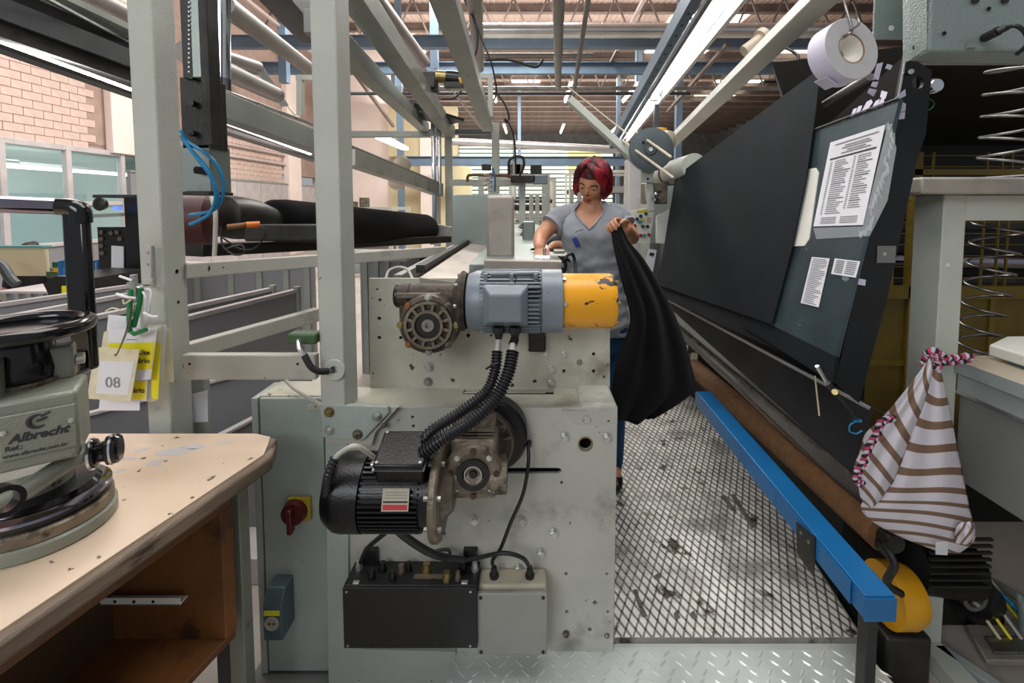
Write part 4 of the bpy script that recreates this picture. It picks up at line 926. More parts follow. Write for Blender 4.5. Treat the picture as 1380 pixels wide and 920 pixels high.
# overhead arm: black strap and grey tube
ax_ = P(110, 480, 1.12); el = P(108, 285, 1.06)
B().obox((ax_+P(108, 300, 1.12))/2+V((0, 0, .0)), (.028, 0, 0), (0, .012, 0), (0, 0, (P(108, 285, 1.12).z-P(108, 500, 1.12).z)/2)).make('arm_strap', M['device_black'], sp, bev=.008)
B().cyl(P(108, 487, 1.12)-V((0, .03, 0)), P(108, 487, 1.12)+V((0, .012, 0)), .03, n=24).make('arm_joint', M['device_black'], sp)
B().tube(spline([P(78, 278, 1.12), P(95, 279, 1.12), P(108, 284, 1.12), P(110, 300, 1.12)]), .021, 16).make('elbow', M['device_black'], sp)
B().cyl(P(-120, 271, .98), P(80, 278, 1.12), .0195, n=24).make('cross_tube', M['chrome_dark'], sp)
# lever with chrome knob
B().tube(spline([P(-40, 690, .80), P(20, 668, .84), P(80, 630, .90), P(122, 606, .95)]), .018, 14).make('lever', M['device_green'], sp)
kc = P(122, 612, .95); kd = V((.8, .45, .05)).normalized()
B().lathe(kc, kd, [(.022, 0), (.03, .004), (.03, .01), (.02, .014), (.022, .024), (.03, .028), (.03, .045), (.026, .05), (.01, .05)], 32).make('knob', M['device_black'], sp)
B().ring(kc, kd, .026, .033, .005, 32).make('knob_ring', M['chrome'], sp); B().ring(kc+kd*.034, kd, .029, .0315, .004, 32).make('knob_ring', M['chrome'], sp)
for px, py in ((88, 606), (105, 601)): q = P(px, py+2, .90); B().cyl(q, q+V((0, -.004, .006)), .006, n=12).make('screw', M['black'], sp)
bl = P(20, 665, .80); B().ring(bl-V((.03, 0, .01)), (0.9, -.4, .1), .018, .027, .03, 30).make('clamp_ring', M['device_black'], sp)
# ================================================================ WALKWAY
WZ = .18
wy0 = PZ(1000, 857, WZ).y
wx0, wx1 = xr+.002, PZ(1160, 857, WZ).x
ww = thing('walkway', 'raised operator walkway of worn white diamond mesh plate right of the machine', 'walkway', ((wx0+wx1)/2, 2.5, 0))
wend = 6.5
def wk(z0, z1): return B().prism([V((wx0, wy0, z0)), V((wx1, wy0, z0)), V((wx1+.12*(wend-wy0), wend, z0)), V((wx0, wend, z0))], (0, 0, z1-z0))
wk(WZ-.02, WZ-.006).make('base_plate', M['mesh_under'], ww, smooth=0)
B().box(wx0, wx1, wy0-.003, wy0, WZ-.10, WZ-.004).make('front_lip', M['mesh_rib'], ww, smooth=0)
B().prism([V((wx1, wy0, WZ)), V((wx1+.004, wy0, WZ)), V((wx1+.004+.12*(wend-wy0), wend, WZ)), V((wx1+.12*(wend-wy0), wend, WZ))], (0, 0, -.1)).make('side_lip', M['beam_grey'], ww, smooth=0)
# expanded mesh strands, two families, clipped to the deck
SK = .12
def clip(p, d, x0, x1, y0, y1):
    t0, t1 = -1e9, 1e9
    for a, b_, lo, hi in ((p[0], d[0], x0, 99), (p[0]-SK*(p[1]-y0), d[0]-SK*d[1], -99, x1), (p[1], d[1], y0, y1)):
        if abs(b_) < 1e-9: continue
        u, v = (lo-a)/b_, (hi-a)/b_
        if u > v: u, v = v, u
        t0, t1 = max(t0, u), min(t1, v)
    return (t0, t1) if t1 > t0+.005 else None
b = B(); sy = .068; tanv = .022/.046*1.15
for sgn in (-1, 1):
    d = V((sgn*.5, 1, 0)).normalized(); n = int((wend-wy0+1)/sy*1)+20
    for i in range(-50, n+20):
        r = clip((wx0, wy0-.6*0+i*sy), (d.x, d.y), wx0, wx1, wy0, wend) if sgn > 0 else clip((wx1, wy0+i*sy), (d.x, d.y), wx0, wx1, wy0, wend)
        if not r: continue
        o0 = V((wx0 if sgn > 0 else wx1, wy0+i*sy, WZ-.003))
        b.bar(o0+d*r[0], o0+d*r[1], .0062, .006)
o = b.make('diamond_mesh', M['mesh_rib'], ww, smooth=0); o['kind'] = 'stuff'
wk(WZ-.0065, WZ-.0035).make('mesh_filler', M['mesh_white'], ww, smooth=0)
# worn open slots
for q4 in (((984, 666), (990, 665), (1017, 708), (1013, 712)), ((971, 668), (977, 667), (993, 688), (990, 692)), ((853, 795), (858, 793), (866, 818), (862, 820)), ((862, 822), (867, 818), (873, 830), (865, 830)), ((908, 826), (912, 822), (917, 832), (909, 832)), ((930, 826), (935, 822), (940, 832), (932, 832)), ((880, 777), (886, 772), (892, 776), (884, 780))):
    B().prism([PZ(a, b_, WZ+.0012) for a, b_ in q4], (0, 0, -.001)).make('open_slot', M['mesh_under'], ww, smooth=0)
for px, py in ((832, 842), (982, 841), (838, 596)): q = PZ(px, py, WZ); B().cyl(q, q+V((0, 0, .003)), .006, n=12).make('screw', M['zinc'], ww)
# tread plate step in front
SZ = .158
st = thing('tread_plate', 'bright steel tread plate with raised lugs at the bottom edge before the walkway', 'floor plate', (.6, 1.3, 0))
rc = PZ(1150, 862, SZ)
pl2 = [V((P(608, 890, FY-.01).x, wy0-.004, SZ)), V((rc.x+.005, wy0-.004, SZ)), V((PZ(1196, 925, SZ).x+.03, 1.33, SZ)), V((PZ(1196, 925, SZ).x+.2, .9, SZ)), V((P(608, 890, FY-.01).x, .9, SZ))]
B().prism(pl2, (0, 0, -.006)).make('plate', M['tread'], st, smooth=0)
B().box(pl2[0].x+.12, rc.x, wy0-.08, wy0-.02, 0, SZ-.006).make('support', M['steel_dark'], st, smooth=0)
b = B(); k = 0
y = .93
row = 0
while y < wy0-.015:
    x = pl2[0].x+.02+(row % 2)*.02
    while x < rc.x+.3*(wy0-y)*1.2-.01:
        s = 1 if (k+row) % 2 else -1; d = V((.7, .7*s, 0)).normalized(); nn = V((-d.y, d.x, 0)); c = V((x, y, SZ))
        vs = [c-d*.021, c-d*.008-nn*.0045, c+d*.008-nn*.0045, c+d*.021, c+d*.008+nn*.0045, c-d*.008+nn*.0045, c-d*.010+V((0, 0, .0028)), c+d*.010+V((0, 0, .0028))]
        b.add(vs, [(0, 1, 6), (1, 2, 7, 6), (2, 3, 7), (3, 4, 7), (4, 5, 6, 7), (5, 0, 6)]); x += .052; k += 1
    y += .030; row += 1
o = b.make('lug', M['tread'], st, smooth=0); o['kind'] = 'stuff'
# ================================================================ RIGHT: BEAM, ROLLERS, TROUGH
BZ = .655
bm = thing('blue_beam', 'long bright blue painted steel box beam beside the walkway', 'beam', P(1186, 835, 1.18))
f = P(1186, 802, 1.16); bz = f.z
n0, n1 = P(1166, 800, 1.16), P(1207, 800, 1.16); fr0 = PZ(938, 527, bz)
hgt = n0.z-P(1170, 833, 1.16).z
bl_ = [n0, n1]; L0 = V((fr0.x, fr0.y, bz)); dx = V((fr0.x-n0.x, fr0.y-n0.y, 0)); w_ = n1.x-n0.x
B().prism([V((n0.x, n0.y, bz)), V((n1.x, n0.y, bz)), V((n1.x+dx.x, n0.y+dx.y, bz)), V((n0.x+dx.x, n0.y+dx.y, bz))], (0, 0, -hgt)).make('box_section', M['blue_paint'], bm, bev=.003, smooth=0)
B().box(n0.x-.002, n1.x+.002, n0.y-.004, n0.y, bz-hgt-.002, bz-.006).make('end_cap', M['blue_paint'], bm, bev=.001, smooth=0)
B().prism([V((n0.x-.004, n0.y+.05, bz-hgt*.05)), V((n0.x-.004+dx.x, n0.y+dx.y, bz-hgt*.05)), V((n0.x-.004+dx.x, n0.y+dx.y, bz-hgt*1.0)), V((n0.x-.004, n0.y+.05, bz-hgt*1.0))], (.003, 0, 0)).make('side_cover', M['blue_paint'], bm, smooth=0)
# bracket plate
q = PX(1085, 735, n0.x+dx.x*.17-.01)
o = B().prism([PX(1073, 703, q.x), PX(1098, 724, q.x), PX(1096, 777, q.x), PX(1074, 745, q.x)], (.004, 0, 0)).make('bracket_plate', M['steel_dark'], smooth=0); tag(o, 'dark rusty plate hanging from the blue beam', 'bracket')
for px, py in ((1080, 718), (1090, 730)): r = PX(px, py, q.x); B().cyl(r, r-V((.003, 0, 0)), .006, n=10).make('bolt', M['steel'], o)
W[o.name] = o.location.copy()
# leg under beam
q = P(1178, 850, 1.30); B().box(q.x-.022, q.x+.012, 1.30, 1.34, .1, bz-hgt-.003).make('leg', M['black'], bm, bev=.003)
B().lathe((q.x, 1.32, 0), (0, 0, 1), [(.045, 0), (.045, .02), (.028, .05), (.025, .12)], 24).make('rubber_foot', M['rubber'], bm)
# brown roller
ra, rb = P(1192, 720, 1.50), P(925, 486, 3.4)
o = B().cyl(ra, rb, .060, n=32).make('brown_roller', M['roller_brown']); tag(o, 'long brown felt-covered roller above the blue beam', 'roller')
W[o.name] = o.location.copy()
B().cyl(ra-(rb-ra).normalized()*.05, ra, .03, n=20).make('axle', M['steel_dark'], o)
# trough (bright-edged dark channel)
tr_ = thing('steel_trough', 'long dark steel channel with bright upper lip below the inspection board', 'channel', (.95, 2.2, .9))
u0, u1 = P(1172, 550, 1.52), P(873, 390, 3.2)
v0, v1 = P(1172, 660, 1.50), P(893, 422, 3.15)
B().prism([u0, u1, v1, v0], (.006, .0, .002)).make('front_face', M['trough'], tr_, smooth=0)
B().bar(u0, u1, .008, .010).make('upper_lip', M['bin_edge'], tr_, smooth=0)
B().bar(v0, v1, .014, .012).make('lower_lip', M['cast_light'], tr_, smooth=0)
b0, b1 = u0+V((.14, 0, -.06)), u1+V((.14, 0, -.06))
B().prism([u0+V((.006, 0, 0)), u1+V((.006, 0, 0)), b1, b0], (0, 0, -.004)).make('inner_slope', M['trough'], tr_, smooth=0)
w0, w1 = P(1150, 690, 1.56), P(905, 452, 3.2)
B().prism([v0+V((.006, 0, 0)), v1+V((.006, 0, 0)), w1+V((.05, 0, 0)), w0+V((.05, 0, 0))], (0, 0, .004)).make('under_plate', M['trough'], tr_, smooth=0)
a, b_ = P(1098, 506, 1.62), P(1104, 560, 1.58)
B().bar(a, b_, .004, .004).make('joint_line', M['wall_cream'], tr_, smooth=0)
o = B().bar(P(1200, 745, 1.45), P(935, 500, 3.2), .03, .03).make('dark_rod', M['steel_dark'], smooth=0); tag(o, 'dark square rod between the brown roller and blue beam', 'rod')
for i, (px, py, m) in enumerate(((923, 469, 'paper'), (936, 480, 'tag_old'))):
    q = P(px, py, 2.9); o = B().box(q.x-.02, q.x+.02, q.y, q.y+.01, q.z-.02, q.z+.02).make('label_tab', M[m], smooth=0); tag(o, ('white', 'yellowish')[i]+' small tab above the far part of the brown roller', 'tab')
# ---- inspection board
ib = thing('inspection_board', 'tilted dark metal inspection board with taped papers and worn surface', 'board', (1.0, 1.6, 0))
Bx0 = lambda z: .89+(z-1.21)*.19
zt_, zb1 = 1.955, 1.21
def bp(y, z, off=0): return V((Bx0(z)-off, y, z))
yn0, yn1 = 1.355, 1.345
# near board (grey), from real pixel corners projected on the tilted plane
nrm = V((1, 0, -.19)).normalized(); pp = V((.89, 0, 1.21))
def PB(px, py, off=0.0):
    d = _d(px, py); o_ = pp-nrm*off; return O+d*((o_-O).dot(nrm)/d.dot(nrm))
g = B().prism([PB(1212, 133), PB(1126, 480), PB(1000, 418), PB(1062, 190)], nrm*.012)
gb = g.make('board_panel', M['board'], ib, smooth=0)
lo = B().prism([PB(1126, 480), PB(1122, 516), PB(1056, 474), PB(1000, 440), PB(1000, 418)], nrm*.012).make('lower_strip', M['navy_cloth'], ib, smooth=0)
B().prism([PB(1087, 228, .003), PB(1099, 226, .003), PB(1103, 233, .003), PB(1090, 322, .003), PB(1084, 331, .003), PB(1040, 333, .003), PB(1060, 232, .003)], nrm*.003).make('white_panel', M['white_plastic'], ib, smooth=0)
sh = B().prism([PB(1119, 192, .003), PB(1193, 168, .003), PB(1163, 303, .003), PB(1096, 305, .003)], nrm*.0008).make('notice_sheet', M['paper'], ib, smooth=0)
def lerp2(q, u, v):
    a = (q[0][0]*(1-u)+q[1][0]*u, q[0][1]*(1-u)+q[1][1]*u); b_ = (q[3][0]*(1-u)+q[2][0]*u, q[3][1]*(1-u)+q[2][1]*u)
    return (a[0]*(1-v)+b_[0]*v, a[1]*(1-v)+b_[1]*v)
def printq(parent, q, u0, u1, v0, v1, m, off=.0042, name='print_line'):
    B().prism([PB(*lerp2(q, u, v), off) for u, v in ((u0, v0), (u1, v0), (u1, v1), (u0, v1))], nrm*.0003).make(name, M[m], parent, smooth=0)
Q = ((1119, 192), (1193, 168), (1163, 303), (1096, 305))
for u0_, u1_, v in ((.1, .9, .045), (.3, .75, .085), (.25, .8, .11), (.35, .7, .14), (.25, .8, .165)): printq(sh, Q, u0_, u1_, v, v+.012, 'ink_grey')
printq(sh, Q, .06, .92, .205, .222, 'ink')
rr = random.Random(3)
for k in range(26):
    v = .25+k*.024
    printq(sh, Q, .08, .12, v, v+.008, 'ink_grey'); printq(sh, Q, .17, .17+rr.uniform(.15, .32), v, v+.008, 'ink' if k in (5, 11, 18) else 'ink_grey')
    if k < 24: printq(sh, Q, .52, .56, v, v+.008, 'ink_grey'); printq(sh, Q, .6, .6+rr.uniform(.15, .32), v, v+.008, 'ink' if k in (3, 9, 14, 20) else 'ink_grey')
for k in range(4): printq(sh, Q, .12, .42, .90+k*.02, .907+k*.02, 'ink_grey'); printq(sh, Q, .5, .85, .90+k*.02, .907+k*.02, 'ink_grey')
Q2 = ((1094, 346), (1118, 348), (1103, 414), (1079, 408))
s2 = B().prism([PB(a, b_, .003) for a, b_ in Q2], nrm*.0008).make('list_strip', M['paper'], ib, smooth=0)
for k in range(24): printq(s2, Q2, .08, .55+rr.random()*.38, .03+k*.04, .043+k*.04, 'ink_grey')
Q3 = ((1125, 348), (1159, 352), (1153, 374), (1120, 369))
s3 = B().prism([PB(a, b_, .003) for a, b_ in Q3], nrm*.0008).make('list_card', M['paper'], ib, smooth=0)
for k in range(7): printq(s3, Q3, .08, .4, .08+k*.12, .14+k*.12, 'ink_grey'); printq(s3, Q3, .5, .9, .08+k*.12, .13+k*.12, 'ink_grey')
B().prism([PB(1197, 166, .0035), PB(1208, 200, .0035), PB(1196, 270, .0035), PB(1172, 318, .0035), PB(1100, 322, .0035), PB(1096, 307, .0035), PB(1163, 305, .0035)], nrm*.0005).make('clear_sleeve', M['sleeve'], ib, smooth=0)
# crinkled torn film edge
pts = [PB(a, b_, .006) for a, b_ in ((1197, 168), (1204, 190), (1194, 215), (1196, 232), (1186, 246), (1184, 262), (1173, 280), (1176, 296), (1168, 312), (1158, 318))]
b = B()
for i in range(len(pts)-1):
    for j in range(5):
        q = pts[i].lerp(pts[i+1], j/5); b.obox(q+V((0, rr.uniform(-.006, .006), rr.uniform(-.004, .004))), V((0, rr.uniform(.003, .007), rr.uniform(-.006, .006))), V((rr.uniform(-.002, .002), .001, .008)), V((.0005, 0, 0)))
o = b.make('torn_film', M['sleeve'], ib, smooth=0); o['kind'] = 'stuff'
B().bar(PB(1090, 177, .004), PB(1211, 132, .004), .01, .003).make('top_edge', M['silver_trim'], ib, smooth=0)
# side plate facing the camera
sy_ = 1.33
sp0 = B().prism([P(1221, 73, sy_), P(1256, 95, sy_), P(1248, 180, sy_), P(1236, 215, sy_), P(1196, 400, sy_), P(1158, 543, sy_), P(1126, 515, sy_), P(1203, 165, sy_), P(1210, 130, sy_)], (0, .012, 0), [[P(1237+8*math.cos(t*PI/8), 111+9*math.sin(t*PI/8), sy_) for t in range(16)]]).make('side_plate', M['side_plate'], ib, smooth=0)
B().bar(P(1211, 130, sy_-.002), P(1221, 73, sy_-.002), .004, .004).make('plate_edge', M['silver_trim'], ib, smooth=0)
B().box(P(1181, 342, sy_).x, P(1206, 342, sy_).x, sy_-.004, sy_, P(1190, 354, sy_).z, P(1190, 331, sy_).z).make('hinge_plate', M['steel'], ib, bev=.001, smooth=0)
bolt(P(1192, 342, sy_-.004), (0, -1, 0), .004, 'zinc', ib)
q = P(1222, 99, sy_); B().cyl(q+V((-.004, -.02, 0)), q+V((.012, .0, .003)), .007, n=12).make('pin', M['silver_trim'], ib)
q = P(1252, 118, 1.4); B().lathe(q, (0, -1, 0), [(.02, 0), (.022, .02), (.018, .03)], 20).make('end_roller', M['chrome'], ib)
o = B().tube(spline([P(1247, 132, 1.34), P(1256, 135, 1.33), P(1259, 141, 1.33), P(1254, 147, 1.33), P(1246, 149, 1.34)]), .0012, 6).make('green_wire', M['green_plastic'], ib)
# tape scraps stuck on
sc_ = thing('tape_scraps', 'scraps of pale tape stuck along the upper edge of the inspection board', 'tape', PB(1190, 150)) 
def scrap(q4, dep=None, m='tape_white'):
    pts = [PB(a, b_, .004) for a, b_ in q4] if dep is None else [P(a, b_, dep) for a, b_ in q4]
    B().prism(pts, nrm*.0006 if dep is None else V((0, .0008, 0))).make('tape_scrap', M[m], sc_, smooth=0)
for q4 in (((1146, 158), (1150, 147), (1155, 145), (1151, 156)), ((1152, 155), (1157, 143), (1162, 142), (1158, 153)), ((1160, 152), (1168, 137), (1174, 134), (1176, 138), (1167, 150)), ((1174, 147), (1180, 136), (1186, 133), (1182, 145)), ((1182, 144), (1188, 132), (1192, 131), (1190, 142)), ((1186, 131), (1188, 122), (1196, 124), (1193, 133))): scrap(q4)
for q4 in (((1182, 86), (1190, 84), (1184, 108), (1177, 106)), ((1196, 86), (1203, 88), (1200, 94), (1193, 92)), ((1170, 99), (1178, 100), (1178, 108), (1170, 107)), ((1176, 110), (1184, 110), (1181, 118), (1174, 116)), ((1172, 119), (1182, 121), (1177, 130), (1169, 125))): scrap(q4, 1.60)
for q4 in (((1206, 132), (1220, 120), (1221, 129), (1207, 136)), ((1203, 138), (1214, 136), (1221, 140), (1220, 150), (1205, 152)), ((1203, 152), (1220, 151), (1219, 160), (1202, 162)), ((1152, 374), (1167, 377), (1166, 385), (1150, 382))): scrap(q4, 1.325)
# black fabric sheet over board
sheetf = [(1106, 90), (1103, 140), (1090, 240), (1066, 350), (1042, 436)]
fs_ = thing('fabric_sheet', 'large sheet of dark navy fabric stretched over the inspection board', 'fabric', (1.0, 2.5, 1.2))
def sheet(u, v):
    # near edge u=0; far edge u=1 ; v top->bottom
    nx = [(1105, 92), (1100, 150), (1088, 240), (1068, 335), (1040, 437)]; fx_ = [(910, 238), (905, 270), (899, 300), (893, 340), (884, 383)]
    t = v*4; i = min(3, int(t)); f_ = t-i
    a = (nx[i][0]*(1-f_)+nx[i+1][0]*f_, nx[i][1]*(1-f_)+nx[i+1][1]*f_); c = (fx_[i][0]*(1-f_)+fx_[i+1][0]*f_, fx_[i][1]*(1-f_)+fx_[i+1][1]*f_)
    pa_, pc_ = PB(a[0], a[1], .012), PB(c[0], c[1], .012)
    q = pa_.lerp(pc_, u)
    return q-nrm*(.004*math.sin(u*9+v*3)*math.sin(v*PI))
B().grid(sheet, 24, 20).make('cloth', M['navy_cloth'], fs_, smooth=0).modifiers.new('s', 'SOLIDIFY').thickness = .004
def sheet2(u, v):
    a = ((1040*(1-v)+1056*v), (437*(1-v)+476*v)); c = ((884*(1-v)+884*v), (383*(1-v)+396*v)); return PB(*a, -.01*v).lerp(PB(*c, -.01*v), u)+nrm*.0
B().grid(sheet2, 8, 4).make('lower_cloth', M['black_cloth'], fs_, smooth=80)
# roll tube at far top of board + pulley group
o = thing('guide_roller', 'white guide roller carrying the far top end of the dark fabric', 'roller', P(915, 225, 3.3))
B().cyl(P(893, 236, 3.55), P(936, 224, 3.0), .085, n=32).make('tube', M['white_frame'], o)
B().ring(P(903, 233, 3.42), (P(936, 224, 3.0)-P(893, 236, 3.55)), .083, .093, .03, 32).make('dark_band', M['steel_dark'], o)
o = B().cyl(P(1112, 140, 1.72), P(1172, 103, 1.5), .014, n=16).make('dark_roller', M['steel']); tag(o, 'thin steel shaft behind the inspection board top', 'shaft')
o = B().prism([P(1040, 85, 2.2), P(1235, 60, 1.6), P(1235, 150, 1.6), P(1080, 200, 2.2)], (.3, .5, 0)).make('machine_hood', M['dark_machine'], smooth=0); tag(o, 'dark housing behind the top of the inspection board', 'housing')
pu = thing('pulley_assembly', 'grey belt pulley on a white bracket arm right above the woman', 'pulley', P(878, 200, 3.2))
pq = P(877, 202, 3.2); pn_ = V((-.25, -1, -.05)).normalized()
B().lathe(pq, pn_, [(.14, 0), (.148, .006), (.142, .02), (.142, .03), (.148, .044), (.12, .05), (.04, .045), (.035, .07)], 40).make('pulley_wheel', M['pulley'], pu)
B().cyl(pq+pn_*.07, pq+pn_*.085, .014, n=14).make('hub_bolt', M['zinc'], pu)
for t in (.3, 2.4, 4.5): B().cyl(pq+V((.07*math.cos(t), 0, .07*math.sin(t)))+pn_*.047, pq+V((.07*math.cos(t), 0, .07*math.sin(t)))+pn_*.053, .01, n=10).make('hole', M['hole'], pu)
B().bar(P(768, 135, 3.4), P(878, 236, 3.3), .05, .10, (0, -1, 0)).make('bracket_arm', M['white_frame'], pu, bev=.004)
B().prism([P(864, 214, 3.24), P(880, 213, 3.24), P(881, 246, 3.24), P(864, 246, 3.24)], (0, .05, 0)).make('bracket_plate', M['white_frame'], pu, bev=.004)
for px, py in ((869, 226), (877, 226), (873, 241)): q = P(px, py, 3.24); B().cyl(q, q-V((0, .004, 0)), .008, n=10).make('hole', M['hole'], pu)
B().tube([P(838, 189, 3.3), P(908, 240, 2.9)], .009, 8).make('drive_cord', M['desk_top'], pu); B().tube([P(857, 178, 3.3), P(905, 212, 2.9)], .009, 8).make('drive_cord', M['desk_top'], pu)
B().tube([P(765, 117, 3.6), P(845, 180, 3.4)], .006, 8).make('drive_cord', M['desk_top'], pu)
B().lathe(P(889, 190, 3.7), (0, 0, 1), [(.03, 0), (.05, .04), (.055, .09), (.05, .10)], 20).make('yellow_cap', M['yellow_plain'], pu)
B().box(P(882, 170, 3.7).x, P(888, 170, 3.7).x, 3.7, 3.75, P(885, 175, 3.7).z, P(885, 140, 3.7).z).make('hanger', M['beam_dark'], pu, smooth=0)
B().lathe(P(905, 193, 3.5), (-.6, .7, .2), [(.06, 0), (.09, .02), (.09, .1), (.05, .12)], 24).make('roll_end', M['desk_top'], pu)
B().box(P(872, 262, 3.3).x, P(900, 262, 3.3).x, 3.3, 3.5, P(880, 275, 3.3).z, P(880, 245, 3.3).z).make('gear_cluster', M['cast_light'], pu, bev=.01)
B().lathe(P(882, 265, 3.25), (0, -1, 0), [(.03, 0), (.03, .03), (.015, .05)], 16).make('coupling', M['chrome'], pu)
B().bar(P(874, 246, 3.3), P(878, 285, 3.3), .06, .05).make('down_pipe', M['white_frame'], pu, bev=.01)
# machine side below the pulley with push button panel
cp = thing('button_panel', 'white push-button panel with coloured buttons right of the woman', 'control panel', P(865, 325, 3.6))
PQ = ((849, 284), (882, 278), (876, 328), (850, 326))
B().prism([P(a, b_, 3.6) for a, b_ in PQ], (0, .02, 0)).make('panel_face', M['white_plastic'], cp, smooth=0)
for px, py, m in ((863, 291, 'btn_blue'), (870, 288, 'btn_green'), (858, 295, 'btn_blue'), (866, 296, 'btn_yellow'), (862, 299, 'btn_cyan'), (855, 304, 'btn_red'), (866, 305, 'btn_green'), (872, 305, 'btn_blue'), (854, 317, 'btn_green'), (863, 317, 'btn_red'), (868, 317, 'btn_cyan'), (874, 316, 'btn_red')):
    q = P(px, py, 3.6); B().cyl(q, q-V((0, .02, 0)), .013, n=14).make('button', M[m], cp)
B().prism([P(858, 284, 3.598), P(878, 281, 3.598), P(878, 285, 3.598), P(859, 287, 3.598)], (0, .001, 0)).make('yellow_label', M['btn_yellow'], cp, smooth=0)
B().prism([P(872, 293, 3.597), P(878, 293, 3.597), P(877, 301, 3.597), P(872, 301, 3.597)], (0, .001, 0)).make('meter', M['desk_top'], cp, smooth=0)
mb = thing('side_cabinet', 'grey sheet-metal machine cabinet behind the push-button panel', 'cabinet', P(890, 330, 3.9))
B().prism([P(876, 265, 3.7), P(910, 240, 3.7), P(915, 360, 3.7), P(880, 370, 3.7), P(875, 320, 3.7)], (.05, .6, 0)).make('body', M['paint_teal'], mb, smooth=0)
B().prism([P(884, 292, 3.4), P(903, 281, 3.4), P(899, 330, 3.4), P(884, 328, 3.4)], (0, .02, 0)).make('white_cover', M['white_plastic'], mb, bev=.01)
B().prism([P(876, 328, 3.5), P(890, 328, 3.5), P(889, 372, 3.5), P(872, 368, 3.5)], (0, .02, 0)).make('lower_panel', M['stainless'], mb, smooth=0)
sg = B().prism([P(874, 335, 3.45), P(885, 337, 3.45), P(880, 366, 3.45), P(868, 360, 3.45)], (0, .005, 0)).make('sign', M['paper'], mb, smooth=0)
B().prism([P(876, 340, 3.445), P(882, 341, 3.445), P(881, 345, 3.445), P(875, 344, 3.445)], (0, .002, 0)).make('print_block', M['ink'], sg, smooth=0)
o = B().box(P(847, 230, 4.4).x, P(868, 230, 4.4).x, 4.4, 4.6, .18, P(850, 214, 4.4).z).make('rear_column', M['bin_edge'], bev=.01); tag(o, 'pale grey column standing behind the button panel', 'column')
# white lamp beam and fluorescent fixture
o = barp('white_beam', (1146, -40), 1.75, (903, 194), 4.6, .12, .05, 'white_beam', 'long cream-white square beam slanting down to the guide roller'); 
fx = thing('fluorescent_fixture', 'long glowing fluorescent fixture slanting overhead, top right of centre', 'lamp', P(915, 90, 3.0))
la, lb_ = P(1012, -40, 1.95), P(838, 190, 5.2)
dl_ = (lb_-la); sd = dl_.cross(V((0, 0, 1))).normalized()
B().bar(la+V((0, 0, .05)), lb_+V((0, 0, .05)), .13, .05).make('housing', M['lamp_house'], fx, bev=.004, smooth=0)
mid = la.lerp(lb_, .52)
for s, e in ((la, mid-dl_*.012), (mid+dl_*.012, lb_)):
    B().cyl(s-sd*.01+V((0, 0, .005)), e-sd*.01+V((0, 0, .005)), .019, n=14).make('tube', M['tube'], fx)
B().bar(mid+V((0, 0, .01)), mid+dl_*.012+V((0, 0, .01)), .06, .05).make('tube_holder', M['white_plastic'], fx, smooth=0)
B().obox((la+lb_)/2+sd*.055+V((0, 0, .0)), dl_/2, sd*.012, V((0, 0, .03))).make('reflector', M['silver_trim'], fx, smooth=0)
rl2 = thing('overhead_rail', 'dark grey perforated rail running beside the glowing fixture', 'rail', P(880, 90, 3.0))
ra_, rb_ = P(953, -40, 1.95), P(824, 195, 5.2)
B().bar(ra_, rb_, .05, .09).make('channel', M['steel_blue'], rl2, smooth=0)
B().bar(ra_+sd*.06-V((0, 0, .03)), rb_+sd*.06-V((0, 0, .03)), .02, .03).make('strip', M['pipe_grey'], rl2, smooth=0)
for k in range(26): q = ra_.lerp(rb_, .08+k*.035)+V((0, 0, -.0455)); B().cyl(q, q-V((0, 0, .001)), .008, n=8).make('slot_hole', M['hole'], rl2)
o = thing('cylindrical_camera', 'small beige cylindrical fixture mounted near the white beam', 'camera', P(1018, 60, 2.6))
B().cyl(P(1003, 70, 2.6), P(1026, 53, 2.6), .035, n=24).make('barrel', M['desk_top'], o); B().ring(P(1026, 53, 2.6), P(1026, 53, 2.6)-P(1003, 70, 2.6), .03, .055, .03, 24).make('shroud', M['desk_top'], o)
B().bar(P(1007, 78, 2.6), P(1030, 58, 2.55), .012, .01).make('bracket', M['wall_cream'], o, smooth=0)
o = B().tube(spline([P(1050, 60, 2.6), P(1075, 75, 2.5), P(1070, 95, 2.5), P(1050, 108, 2.6), P(1030, 110, 2.6)]), .008, 8).make('black_wire', M['cable_black']); tag(o, 'black wire looping behind the white beam', 'cable')
# ================================================================ OVERHEAD RIGHT BOXES
bxr = thing('overhead_box', 'big teal-grey steel control box in the top right corner', 'box', P(1300, 80, 1.0))
q0, q1 = P(1228, 83, 1.02), P(1420, 83, 1.02)
B().prism([P(1226, -60, 1.02), P(1226, 82, 1.02), P(1250, 66, .98), P(1250, -60, .98)], (0, .02, 0)).make('left_flange', M['teal_box'], bxr, bev=.002, smooth=0)
B().box(P(1250, 68, .98).x, P(1480, 68, .98).x, .98, 1.03, P(1300, 70, .98).z, 2.3).make('body', M['teal_box'], bxr, bev=.008)
B().prism([P(1228, 82, 1.02), P(1250, 70, .98), P(1480, 72, .98), P(1480, 88, 1.02), P(1260, 84, 1.03)], (0, .02, .01)).make('bottom_lip', M['teal_box'], bxr, bev=.002, smooth=0)
for px, py, r in ((1234, 64, .007), (1272, 45, .004), (1332, 12, .004), (1314, 0, .008), (1354, 0, .008)): q = P(px, py, .975 if px > 1250 else 1.012); B().cyl(q, q-V((0, .002, 0)), r, n=14).make('hole', M['hole'] if r < .0075 else M['steel_dark'], bxr)
q = P(1307, 60, .978); B().box(q.x-.008, q.x+.008, q.y-.006, q.y, q.z-.008, q.z+.006).make('tab', M['teal_box'], bxr, smooth=0)
cn_ = thing('plug_connector', 'dark cable connector plugged into the teal-grey control box', 'connector', P(1330, 48, .95))
